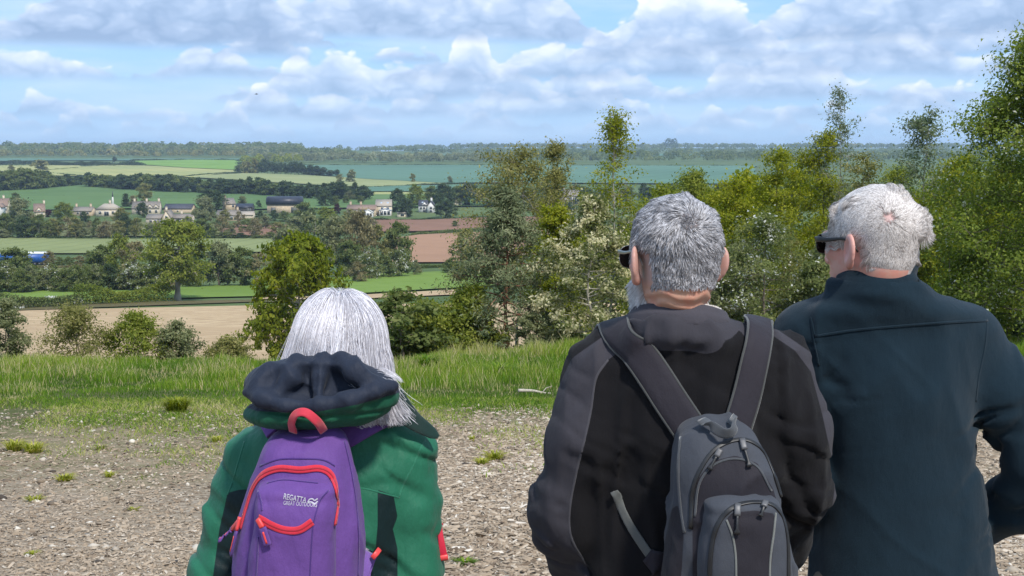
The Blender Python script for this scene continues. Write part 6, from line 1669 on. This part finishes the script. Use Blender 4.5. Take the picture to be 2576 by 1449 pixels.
def house(name, px0, px1, base, eave, ridge, label, wall, roof, gable=False, depth=7.0, chim=(), wins=(), rot=0.0, dormers=(), doors=(), over=.35, ymin=480, cat='house', group=None, porch=None, skylights=(), hip=0.0, Y=None):
    cx = (px0 + px1) / 2; p = hit(cx, base, ymin)
    if Y: q = at(cx, base, Y); p = np.array([q[0], Y, q[2]])
    s = p[1] / FPX; W = (px1 - px0) * s; he = (base - eave) * s; hr = (base - ridge) * s
    g = empty(name, (p[0], p[1], p[2]), rot); D = depth
    x0, x1, y0, y1 = -W / 2, W / 2, -D / 2, D / 2; b = -1.2
    mb = MB()
    if gable: mb.prism([(x0, b), (x1, b), (x1, he), (0, hr - .12), (x0, he)], y0, y1, 'y')
    elif hip: mb.box((0, 0, (he + b) / 2), (W, D, he - b))
    else: mb.prism([(y0, b), (y1, b), (y1, he), (0, hr - .12), (y0, he)], x0, x1, 'x')
    mb.build('wall', wall, g, True)
    mb = MB(); t = .22
    if gable:
        k = (hr - he) / (W / 2)
        for sg in (-1, 1): mb.prism([(sg * (W / 2 + over), he - over * k), (0, hr), (0, hr + t), (sg * (W / 2 + over), he - over * k + t)], y0 - over, y1 + over, 'y')
    elif hip:
        h2 = hip * W / 2
        v = [(x0 - over, y0 - over, he), (x1 + over, y0 - over, he), (x1 + over, y1 + over, he), (x0 - over, y1 + over, he), (x0 + h2, 0, hr), (x1 - h2, 0, hr)]
        mb.add(v, [[0, 1, 5, 4], [2, 3, 4, 5], [0, 3, 2, 1]], [[1, 2, 5], [3, 0, 4]])
    else:
        k = (hr - he) / (D / 2)
        for sg in (-1, 1): mb.prism([(sg * (D / 2 + over), he - over * k), (0, hr), (0, hr + t), (sg * (D / 2 + over), he - over * k + t)], x0 - over * .4, x1 + over * .4, 'x')
    ro = mb.build('roof', roof, g, True)
    for f in chim:
        mb = MB(); cxx, cyy = (x0 + W * f, 0) if not gable else (0, y0 + D * f)
        mb.box((cxx, cyy, hr + .45), (.95, .75, 2.2)); mb.box((cxx, cyy, hr + 1.6), (1.1, .9, .18)); c_ = mb.build('chimney', wall, ro, True)
        mb = MB(); mb.tube([(cxx, cyy, hr + 1.65), (cxx, cyy, hr + 2.1)], [.16, .13], 8); mb.build('chimney_pot', R_BROWN, ro, True)
    def window(x, y, z, w, h):
        mb = MB(); mb.box((x, y, z), (w + .22, .10, h + .22)); wi = mb.build('window', FRAME, g, True)
        n = 2 if w > .9 else 1
        for i in range(n):
            mb = MB(); mb.box((x + (i - (n - 1) / 2) * w / n, y - .05, z), (w / n - .08, .06, h - .06)); mb.build('pane', PANE, wi, True)
    for (f, z, w, h) in wins: window(x0 + W * f, y0 - .03, he * z, w, h)
    for (f, w, h) in doors: mb = MB(); mb.box((x0 + W * f, y0 - .03, h / 2), (w, .12, h)); mb.build('door', DOORM, g, True)
    for f in dormers:      # small gabled dormers at the eaves
        dx = x0 + W * f; dw, dh = 1.25, 1.5
        mb = MB(); mb.prism([(dx - dw, he - .4), (dx + dw, he - .4), (dx + dw, he + dh * .45), (dx, he + dh * 1.3), (dx - dw, he + dh * .45)], y0 - .02, y0 + D * .3, 'y'); do = mb.build('dormer', wall, g, True)
        mb = MB()
        for sg in (-1, 1): mb.prism([(dx + sg * (dw + .2), he + dh * .36), (dx, he + dh * 1.3), (dx, he + dh * 1.3 + .15), (dx + sg * (dw + .2), he + dh * .36 + .15)], y0 - .25, y0 + D * .36, 'y')
        mb.build('dormer_roof', roof, do, True); window(dx, y0 - .05, he + .25, .9, .9)
    for (f, z) in skylights:
        yy = y0 * (1 - z); k = (hr - he) / (D / 2); zz = he + z * (hr - he) + t + .05
        dyy = .45; mb = MB(); mb.add([(x0 + W * f - .5, yy - dyy, zz - dyy * k), (x0 + W * f + .5, yy - dyy, zz - dyy * k), (x0 + W * f + .5, yy + dyy, zz + dyy * k), (x0 + W * f - .5, yy + dyy, zz + dyy * k),
                                      (x0 + W * f - .5, yy - dyy, zz - dyy * k - .12), (x0 + W * f + .5, yy - dyy, zz - dyy * k - .12), (x0 + W * f + .5, yy + dyy, zz + dyy * k - .12), (x0 + W * f - .5, yy + dyy, zz + dyy * k - .12)],
                                     [[0, 1, 2, 3], [0, 4, 5, 1], [1, 5, 6, 2], [2, 6, 7, 3], [3, 7, 4, 0]]); mb.build('skylight', plain('glass with painted reflection', (.45, .52, .6), .1, .05), ro, True)  # pale blue base colour stands in for the sky's reflection
    if porch:
        f, pw, pe, pr, mat, rmat = porch; dx = x0 + W * f
        mb = MB(); mb.prism([(dx - pw, b), (dx + pw, b), (dx + pw, pe), (dx, pr), (dx - pw, pe)], y0 - 2.6, y0 - .05, 'y'); po = mb.build('porch', mat, g, True)
        mb = MB()
        for sg in (-1, 1): mb.prism([(dx + sg * (pw + .25), pe - .12), (dx, pr + .02), (dx, pr + .22), (dx + sg * (pw + .25), pe + .08)], y0 - 2.85, y0 + .3, 'y')
        mb.build('porch_roof', rmat, po, True)
        for i in (-1, 0, 1): mb = MB(); mb.box((dx + i * pw * .58, y0 - 2.63, pe * .5), (pw * .42, .08, pe * .72)); mb.build('pane', PANE, po, True)
    tag(g, label, cat, group); return g
V = 'village houses'
house('stone_house', -22, 24, 538, 517, 500, 'half seen brown roofed house at the far left of the village', ST2, R_BROWN, depth=8, chim=(.7,), wins=[(.75, .6, 1., 1.2), (.9, .6, 1., 1.2)], rot=.1)
house('white_house', -4, 9, 545, 520, 513, 'narrow white gable at the left edge of the village', WHITE, R_BROWN, gable=True, depth=6, wins=[(.5, .6, 1., 1.3)])
house('stone_house', 86, 113, 546, 531, 513, 'steep roofed house with a tall chimney at its right gable', ST2, R_BROWN, depth=7.5, chim=(.93,), wins=[(.7, .5, .9, 1.1)], dormers=(.45,), rot=.35)
house('stone_house', 187, 237, 542, 530, 521, 'low stone house with a chimney at each end', ST, R_STONE, depth=6.5, chim=(.12, .85), wins=[(.3, .55, 1., 1.), (.55, .55, 1., 1.), (.8, .55, 1., 1.)], doors=[(.44, .9, 1.9)], rot=-.06)
house('stone_house', 248, 302, 543, 526, 512, 'pale hipped roof house below the thin spire', ST2, R_PALE, hip=.55, depth=9, wins=[(.2, .55, 1.2, 1.3), (.5, .4, 2.2, 2.), (.8, .55, 1.2, 1.3)], chim=(.55,))
house('farmhouse', 336, 404, 538, 523, 508, 'large farmhouse with a row of gabled dormers and three chimneys', ST2, R_STONE, depth=7.5, chim=(.06, .5, .94), dormers=(.2, .66, .88), wins=[(.2, .45, 1.1, 1.3), (.42, .5, 1., 1.2), (.66, .45, 1.1, 1.3), (.88, .45, 1.1, 1.3)], doors=[(.54, 1., 2.)], rot=.08)
house('barn', 418, 488, 534, 524, 514, 'long dark slate roofed barn behind the gabled stone range', ST, R_DARK, depth=10, rot=.0, wins=[(.5, .4, .8, .6)], cat='barn')
house('stone_house', 372, 420, 563, 549, 540, 'left low wing of the gabled stone range', ST2, R_STONE, depth=6.5, wins=[(.25, .5, 1.1, 1.2), (.5, .5, 1.1, 1.2), (.8, .5, 1.3, 1.6)], doors=[(.65, 1., 2.)])
house('stone_house', 434, 487, 563, 548, 539, 'right low wing of the gabled stone range with tall white windows', ST2, R_STONE, depth=6.5, wins=[(.12, .5, 1.4, 2.), (.3, .5, 1.4, 2.), (.45, .5, 1.4, 2.), (.72, .5, 1.2, 1.3), (.9, .5, 1.2, 1.3)], chim=(.45,))
house('stone_house', 414, 436, 564, 546, 529, 'pale stone gable in the middle of the low range', ST2, R_STONE, gable=True, depth=9, wins=[(.5, .35, 1.5, 1.7), (.5, 1.05, .9, 1.2)], chim=(.05,), ymin=470)
house('stone_house', 564, 588, 530, 512, 499, 'tall narrow stone house standing above the lane', ST, R_STONE, depth=8, chim=(.1,), wins=[(.7, .7, .9, 1.2)], rot=.5)
house('shed', 596, 637, 533, 521, 513, 'small black roofed open shed', plain('dark boarding', (.035, .032, .03), .8), R_BLACK, depth=7, doors=[(.75, 1.6, 2.2), (.9, 1., 2.2)], cat='shed')
house('stone_house', 548, 604, 555, 541, 530, 'low stone house below the black roofed shed', ST, R_STONE, depth=7, chim=(.9,), wins=[(.7, .5, 1.3, 1.3), (.88, .5, 1.2, 1.3)], skylights=[(.4, .5)], rot=-.05)
house('stone_house', 600, 640, 548, 540, 532, 'small stone outbuilding right of the low house', ST2, R_PALE, depth=6, wins=[(.4, .5, .9, .9)])
house('stone_house', 875, 947, 544, 526, 516, 'long row of stone cottages with a white gabled porch', ST, R_BROWN, depth=7, chim=(.1, .46), wins=[(.12, .72, .9, 1.), (.3, .72, .9, 1.), (.48, .72, .9, 1.), (.62, .72, .9, 1.), (.14, .3, 1., 1.2), (.3, .28, 1., 1.2), (.92, .7, .9, 1.)], doors=[(.08, .9, 2.), (.36, 1., 2.)], porch=(.76, 2.5, 2.0, 3.6, WHITE, WHITE), rot=-.03)
house('cream_house', 946, 986, 541, 517, 503, 'tall cream house with two skylights and a white conservatory', CREAM, R_PALE, depth=9, wins=[(.42, .75, 1.2, .9), (.76, .75, 1.2, .9)], skylights=[(.35, .42), (.75, .42)], porch=(.60, 3.0, 2.6, 3.4, WHITE, plain('conservatory roof glass', (.42, .5, .62), .15, .05)), rot=.06)
house('shed', 1000, 1024, 546, 536, 534.5, 'small cream flat roofed garden room with a wide window', CREAM, R_PALE, depth=4, wins=[(.55, .55, 1.6, 1.1)], over=.5, cat='shed')
house('white_house', 1054, 1076, 533, 516, 504, 'left part of the white house with a dark roof and skylight', WHITE, R_DARK, depth=8, skylights=[(.45, .5)], wins=[(.3, .6, 1., 1.2), (.65, .6, 1., 1.2), (.65, .2, 1.2, 1.2)], dormers=(.7,))
house('white_house', 1076, 1095, 534, 517, 506, 'white gable of the dark roofed house', WHITE, R_DARK, gable=True, depth=9, wins=[(.5, .7, 1.2, 1.3), (.5, .25, 1.2, 1.3)], chim=(.5,))
house('stone_house', 1131, 1162, 520, 508, 500, 'pale roofed cottage with a white end gable by the wood', ST2, R_PALE, depth=7, chim=(.1,), wins=[(.85, .5, .9, 1.)])
house('stone_house', 1224, 1250, 506, 494, 484, 'roof seen through the pine and the sparse tree', ST, R_BROWN, depth=7)
house('mansion', 1402, 1456, 516, 492, 479, 'grey mansion with tall white framed windows behind the whitebeam', plain('grey limestone', (.36, .32, .28), .9, .15, 1.5), R_STONE, depth=11, wins=[(.6, .52, 1.7, 3.6), (.78, .52, 1.7, 3.6), (.94, .52, 1.7, 3.6), (.2, .6, 1.2, 1.6)], chim=(.3,), cat='mansion')
def dutch_barn():
    p = hit(717, 535, 480); s = p[1] / FPX; W = 87 * s; D = 9.0
    g = empty('dutch_barn', tuple(p), .0); z1 = (535 - 511) * s; z2 = (535 - 494) * s
    mb = MB(); mb.box((0, 0, z1 / 2 - .7), (W - .8, D - .8, z1 + 1.4)); mb.build('wall', ST, g, True)
    th = np.linspace(0, math.pi, 13); arc = [(-math.cos(t) * (D / 2 + .2), z1 + 1.0 + math.sin(t) * (z2 - z1 - 1.0)) for t in th]
    mb = MB(); mb.prism([(-D / 2 - .2, z1 - .6)] + arc + [(D / 2 + .2, z1 - .6)], -W / 2, W / 2, 'x'); r_ = mb.build('roof', R_BLACK, g, True)
    for i in range(9):
        x = -W / 2 + W * (i + .5) / 9; mb = MB(); pts = [(x, a[0] * 1.01, a[1] + .04) for a in arc]; mb.tube(pts, .06, 4); mb.build('roof_rib', R_BLACK, r_, True)
    for f, w_, h_ in ((.2, 2.4, 2.8), (.45, 1.0, 1.0), (.8, 3.0, 3.0)):
        mb = MB(); mb.box((-W / 2 + W * f, -D / 2 + .36, h_ / 2), (w_, .12, h_)); mb.build('door', DOORM, g, True)
    tag(g, 'stone barn with a black arched iron roof', 'barn')
dutch_barn()
def spire():
    p = hit(272, 528, 480); s = p[1] / FPX; g = empty('spire', tuple(p + V3(0, 9, 0)))
    mb = MB(); mb.tube([(0, 0, 0), (0, 0, 22 * s), (0, 0, 32 * s)], [.75, .6, .35], 8); mb.build('shaft', FRAME, g, True)
    mb = MB(); mb.tube([(0, 0, 31.5 * s), (0, 0, 46 * s)], [.42, .08], 8); mb.build('tip', R_DARK, g, True)
    tag(g, 'thin pale spire with a dark tip rising above the hipped roof', 'spire')
spire()
def trailer():
    p = hit(48, 668, 200); s = p[1] / FPX; L_ = 144 * s; h = 26 * s; z0 = .75
    g = empty('lorry_trailer', tuple(p), .0); BL = plain('blue trailer side', (.016, .085, .32), .4, .08, .5)
    mb = MB(); mb.box((0, 0, z0 + h * .45), (L_, 2.5, h * .8)); mb.build('body', BL, g, True)
    mb = MB(); mb.box((0, 0, z0 + h * .94), (L_ + .04, 2.54, h * .17)); mb.build('roof', plain('white trailer roof', (.78, .8, .82), .4), g, True)
    for i in range(1, 8): mb = MB(); mb.box((-L_ / 2 + L_ * i / 8, -1.27, z0 + h * .45), (.07, .06, h * .78)); mb.build('side_post', BL, g, True)
    mb = MB(); mb.box((0, 0, z0 - .1), (L_ - 1, 1.2, .25)); mb.build('chassis', ZIP, g, True)
    for x in (.30, .38, .46):
        for y in (-1.0, 1.0):
            th = np.linspace(0, 2 * math.pi, 15)[:-1]
            mb = MB(); mb.prism([(L_ * x + .5 * math.cos(t), .5 + .5 * math.sin(t)) for t in th], y - .16, y + .16, 'y'); w = mb.build('wheel', plain('tyre rubber', (.02, .02, .02), .9), g, True)
            mb = MB(); mb.prism([(L_ * x + .27 * math.cos(t), .5 + .27 * math.sin(t)) for t in th], y - .18, y + .18, 'y'); mb.build('rim', ZMET, w, True)
    tag(g, 'bright blue trailer with a white roof half hidden behind a tree', 'trailer')
trailer()
def bird():
    c = at(645, 237, 230); g = empty('bird', tuple(c)); m = plain('dark plumage', (.03, .026, .022), .9)
    mb = MB(); mb.tube([(-.26, 0, 0), (-.14, 0, .01), (0, 0, .02), (.16, 0, .01), (.24, 0, .02), (.29, 0, .01)], [.02, .05, .065, .05, .035, .008], 8); mb.build('body', m, g, True, True)
    for s in (-1, 1):
        mb = MB(); v = [(.1, 0, .03), (-.08, 0, .03), (.12, s * .28, .12), (-.06, s * .28, .11), (.02, s * .62, .09), (-.05, s * .6, .085)]
        v = v + [(a, b, c_ - .012) for a, b, c_ in v]; mb.add(v, [[0, 2, 3, 1], [2, 4, 5, 3], [6, 7, 9, 8], [8, 9, 11, 10], [0, 6, 8, 2], [2, 8, 10, 4], [1, 3, 9, 7], [3, 5, 11, 9], [4, 10, 11, 5]]); mb.build('wing', m, g, True)
    mb = MB(); mb.add([(-.22, -.03, 0), (-.22, .03, 0), (-.40, .08, 0), (-.40, -.08, 0), (-.22, -.03, .01), (-.22, .03, .01), (-.40, .08, .01), (-.40, -.08, .01)], [[0, 3, 2, 1], [4, 5, 6, 7], [0, 1, 5, 4], [2, 3, 7, 6], [1, 2, 6, 5], [0, 4, 7, 3]]); mb.build('tail', m, g, True)
    tag(g, 'tiny dark bird gliding in the sky left of the middle', 'bird')
bird()
# ------------------------------------------------------------------ grass, wood chip, litter
GRASS = leaf_mat('meadow grass', [(0, (.045, .10, .012)), (.40, (.125, .225, .025)), (.62, (.26, .33, .045)), (.80, (.40, .37, .14)), (1, (.56, .47, .28))], trans=.4)
TUFT = leaf_mat('yellow green tuft grass', [(0, (.12, .16, .018)), (.5, (.29, .32, .04)), (1, (.50, .46, .13))], trans=.4)
def blades(X, Y, h, w, tint, rng, lean=.35):
    n = len(X); z = land(X, Y); a = rng.uniform(0, 2 * math.pi, n); b = rng.uniform(0, 2 * math.pi, n)
    base = np.stack([X, Y, z - .01], 1); side = np.stack([np.cos(a), np.sin(a), 0 * a], 1) * (w / 2)[:, None]
    bd = np.stack([np.cos(b), np.sin(b), 0 * b], 1) * (h * lean * rng.uniform(.3, 1.6, n))[:, None]; up = np.array([0, 0, 1.]) * h[:, None]
    m = base + up * .55 + bd * .35; t = base + up * (1 - .12 * rng.random((n, 1))) + bd
    V = np.stack([base - side, base + side, m + side * .75, m - side * .75, t], 1).reshape(-1, 3)
    i = np.arange(n)[:, None] * 5
    return V, [i + np.array([[0, 1, 2, 3]]), i + np.array([[3, 2, 4]])], np.repeat(tint, 5)
def in_view(Y, rng, n, pad=.045): return rng.uniform(-1, 1, n) * (.3705 + pad) * Y
def meadow():
    rng = np.random.default_rng(61)
    n = 250000; Y = rng.uniform(16.0, 38, n); X = in_view(Y, rng, n)
    edge = 17.3 + 1.5 * fbm(X * .35, Y * .1, 0, 3, 2) - .5 * np.clip(X / 4, -1, 1)
    keep = Y > edge + rng.exponential(.9, n) - .7
    keep &= (vnoise(X * .8, Y * .5, 0, 6) > -.9) & ~((Y > 33) & (X < -2.5) & (rng.random(n) > .25))
    X, Y, edge = X[keep], Y[keep], edge[keep]; n = len(X)
    patch = fbm(X * .30, Y * .22, 0, 3, 12); clump = fbm(X * 1.5, Y * 1.1, 0, 2, 13)
    dry = np.clip(.5 - X / 7, 0, 1) * .12 * (Y > 20)
    h = (.125 + .09 * patch + .13 * clump) * np.clip((Y - edge) / 4.5 + .34, .22, 1.2) * rng.uniform(.6, 1.35, n); h = np.clip(h, .05, .55)
    tint = np.clip(.29 + .26 * patch + .24 * clump + dry + rng.normal(0, .11, n) + .10 * np.exp(-np.maximum(Y - edge, 0) / 1.2), .02, .78)
    dead = np.clip(fbm(X * .55, Y * .45, 0, 3, 15) * 1.6 - .35, 0, .55)
    st = rng.random(n) < .016 + dry * .55 + dead * (.2 + dry * 2); tint[st] = rng.uniform(.75, 1, st.sum()); h[st] *= 1.2
    w = rng.uniform(.008, .016, n) * (Y / 24)
    V, F, T = blades(X, Y, h, w, tint, rng)
    o = link('meadow_grass', mesh_np('meadow_grass', V, F, GRASS, attrs={'tint': T})); tag(o, 'long rough grass along the crest of the slope', 'grass', kind='stuff')
    # short thin grass creeping into the wood chip
    n = 130000; Y = 8.5 + 10.5 * rng.random(n) ** .55; X = in_view(Y, rng, n)
    f = fbm(X * .8, Y * .5, 0, 4, 31) + (Y - 13.6) * .24 - .22 * np.clip((X + .2) / 2, 0, 1) * (Y < 14.5)
    keep = rng.random(n) < np.clip(f * 1.3, 0, .75); X, Y = X[keep], Y[keep]; n = len(X)
    tint = np.clip(.60 + .22 * fbm(X * 1.3, Y * 1.1, 0, 3, 3) + rng.normal(0, .16, n) - .05 * (Y > 16), 0, 1)
    V, F, T = blades(X, Y, rng.uniform(.020, .075, n), rng.uniform(.006, .012, n), tint, rng, .9)
    o = link('short_grass', mesh_np('short_grass', V, F, GRASS, attrs={'tint': T})); tag(o, 'short thin grass creeping over the wood chip', 'grass', kind='stuff')
meadow()
def chips():
    rng = np.random.default_rng(62)
    n = 260000; Y = 5.5 + 12.2 * rng.random(n) ** .9; X = in_view(Y, rng, n, .06)
    f = fbm(X * .5, Y * .4, 0, 3, 41)
    thin = np.clip((Y - 12.5) / 5, 0, 1); keep = rng.random(n) < (1 - .82 * thin) * np.clip(.85 + .5 * f + .25 * np.clip(X + 1.2, -.6, .5), .35, 1)
    X, Y = X[keep], Y[keep]; n = len(X)
    cen = np.clip((X + 1.5) / 1.6, 0, 1)
    L_ = np.exp(np.log(.0165 + .0115 * cen) + .55 * rng.normal(size=n)); L_ = np.clip(L_, .007, .09); w = L_ * rng.uniform(.16, .42, n); w = np.clip(w * (1.35 - .35 * cen), .004, .022); th = w * rng.uniform(.25, .6, n)
    a = rng.uniform(0, math.pi, n); tl = rng.normal(0, .16, n)
    u = np.stack([np.cos(a), np.sin(a), tl], 1) * (L_ / 2)[:, None]; v = np.stack([-np.sin(a), np.cos(a), rng.normal(0, .35, n)], 1) * (w / 2)[:, None]
    c = np.stack([X, Y, land(X, Y) + rng.uniform(-.002, .014, n)], 1); t = np.array([0, 0, 1.]) * th[:, None]
    V = np.stack([c - u * .9 - v, c + u - v * .7, c + u * .85 + v, c - u + v * .6, c - u * .75 + t, c + u * .7 + t], 1).reshape(-1, 3)
    i = np.arange(n)[:, None] * 6
    F = [np.concatenate([i + np.array([[0, 1, 5, 4]]), i + np.array([[2, 3, 4, 5]])]), np.concatenate([i + np.array([[1, 2, 5]]), i + np.array([[3, 0, 4]])])]
    m, nt, b = new_mat('wood chips')
    col = ramp_n(nt, attr_n(nt, 'tint'), [(0, (.085, .060, .042)), (.22, (.185, .138, .096)), (.5, (.31, .24, .17)), (.78, (.44, .365, .28)), (1, (.58, .53, .46))])
    nt.links.new(col, b.inputs['Base Color']); setp(b, Roughness=.9, Specular_IOR_Level=.2)
    grey = np.clip((X + .6) / 1.2, 0, 1) * .10
    tint = np.clip(rng.normal(.47, .25, n) + grey + .1 * f[keep] if False else rng.normal(.44, .14 + .07 * cen, n) + grey + .12 * fbm(X * .9, Y * .6, 0, 3, 44), 0, 1)
    o = link('wood_chips', mesh_np('wood_chips', V, F, m, attrs={'tint': np.repeat(tint, 6)})); tag(o, 'trampled wood chips covering the open ground', 'wood chips', kind='stuff')
    # pebbles and clods
    n = 9000; Y = 6 + 11 * rng.random(n); X = in_view(Y, rng, n)
    r = rng.lognormal(math.log(.010), .45, n).clip(.004, .035)
    ico = np.array([(0, 0, 1), (.9, 0, .3), (.28, .86, .3), (-.73, .53, .3), (-.73, -.53, .3), (.28, -.86, .3), (.6, .5, -.5), (-.5, .6, -.5), (-.5, -.6, -.5), (.6, -.5, -.5)])
    T = np.array([(0, 1, 2), (0, 2, 3), (0, 3, 4), (0, 4, 5), (0, 5, 1), (1, 6, 2), (2, 6, 7), (2, 7, 3), (3, 7, 8), (3, 8, 4), (4, 8, 5), (5, 8, 9), (5, 9, 1), (1, 9, 6)])
    sc = rng.uniform(.6, 1.4, (n, 1, 3)) * np.array([1.2, 1.2, .7]); V = ico[None] * sc * r[:, None, None] * (1 + .25 * rng.normal(size=(n, len(ico), 1))) + np.stack([X, Y, land(X, Y) + r * .2], 1)[:, None]
    m, nt, b = new_mat('pebbles'); nt.links.new(ramp_n(nt, attr_n(nt, 'tint'), [(0, (.035, .026, .02)), (.5, (.20, .15, .10)), (1, (.58, .53, .45))]), b.inputs['Base Color']); setp(b, Roughness=.9)
    o = link('pebbles', mesh_np('pebbles', V.reshape(-1, 3), (T[None] + np.arange(n)[:, None, None] * len(ico)).reshape(-1, 3), m, attrs={'tint': np.repeat(rng.random(n), len(ico))})); tag(o, 'small stones and clods among the wood chip', 'pebbles', kind='stuff')
chips()
def tuft(px, py, wpx, hpx, label, n, seed, mat=TUFT, lo=.2, hi=.8, name='grass_tuft'):
    rng = np.random.default_rng(seed)
    p = hit(px, py, 5.0, 60); s = p[1] / FPX; w = wpx * s / 2
    a = rng.uniform(0, 6.28, n); r = w * .45 * np.sqrt(rng.random(n)); h = hpx * s * rng.uniform(.55, 1.15, n)
    X = p[0] + np.cos(a) * r; Y = p[1] + np.sin(a) * r; z = land(X, Y)
    out = np.stack([np.cos(a), np.sin(a), 0 * a], 1); sd = np.stack([-np.sin(a), np.cos(a), 0 * a], 1) * (.0045 + .001 * p[1] / 8) * rng.uniform(.7, 1.3, (n, 1))
    b = np.stack([X, Y, z - .008], 1); o1 = (.35 + .75 * r / w)[:, None] * w * rng.uniform(.4, 1.4, (n, 1))
    m1_ = b + out * o1 * .45 + np.array([0, 0, .72]) * h[:, None]; t = b + out * o1 * 1.25 + np.array([0, 0, .85]) * h[:, None] * rng.uniform(.75, 1.1, (n, 1))
    V = np.stack([b - sd, b + sd, m1_ + sd * .8, m1_ - sd * .8, t], 1).reshape(-1, 3); i = np.arange(n)[:, None] * 5
    o = link(name, mesh_np(name, V, [i + np.array([[0, 1, 2, 3]]), i + np.array([[3, 2, 4]])], mat, attrs={'tint': np.repeat(rng.uniform(lo, hi, n), 5)}))
    tag(o, label, 'grass tuft')
tuft(445, 1037, 92, 44, 'dense round tussock of yellow green grass at the meadow edge', 420, 1, lo=.0, hi=.65)
for i, (px, py, w, h, n, lb) in enumerate([
    (85, 1140, 80, 34, 150, 'yellow tuft at the left, the right of two touching tufts'), (38, 1135, 75, 36, 150, 'yellow tuft at the left, the left of two touching tufts'), (162, 1210, 70, 22, 90, 'flat pale tuft below the two touching tufts'),
    (87, 1262, 55, 20, 70, 'small pale tuft near the left edge, lower than the flat one'), (81, 1394, 45, 14, 50, 'lowest tuft near the bottom left corner'), (275, 1200, 46, 18, 55, 'thin tuft left of the woman at shoulder height'),
    (252, 1132, 40, 18, 60, 'green tuft between the tussock and the two yellow tufts'), (546, 1112, 46, 20, 60, 'small tuft just left of the green jacket'), (337, 1284, 40, 12, 40, 'sparse tuft left of the green sleeve'),
    (1244, 1158, 70, 30, 120, 'bright tuft between woman and men, the right of a pair'), (1214, 1170, 52, 22, 90, 'bright tuft between woman and men, the left of a pair'), (1188, 1110, 26, 18, 40, 'tiny yellow tuft above the bright pair'),
    (1171, 1418, 75, 18, 110, 'dark green flat tuft by the red strap end'), (1262, 948, 130, 40, 260, 'thick green clump in the meadow right of the woman'), (1075, 925, 100, 40, 220, 'dark green clump in the meadow beside the white hair')]):
    tuft(px, py, w, h, lb, n, 10 + i, mat=TUFT if i not in (6, 12, 13, 14) else GRASS, lo=.35 if i < 12 else .1, hi=1.0 if i < 12 else .65)
def branch():
    P = np.array([hit(1304, 992, 8, 40), hit(1340, 988, 8, 40), hit(1362, 984, 8, 40), hit(1388, 981, 8, 40), hit(1415, 976, 8, 40)]) + V3(0, 0, .10)
    P[:, 2] -= .045; P[:, 1] = P[0, 1] + np.array([0, .1, .15, .25, .3]); g = empty('fallen_branch', tuple(P[0]))
    m = plain('bleached wood', (.38, .34, .28), .9, .25, 30)
    mb = MB(); mb.tube(spline(P, 14), np.linspace(.026, .009, 14), 7); mb.build('limb', m, g)
    mb = MB(); mb.tube([P[2], P[2] + V3(.06, .05, .06), P[2] + V3(.15, .06, .09)], [.010, .007, .003], 5); mb.build('twig', m, g)
    tag(g, 'bleached fallen branch lying in the meadow grass beside the black fleece', 'branch')
branch()
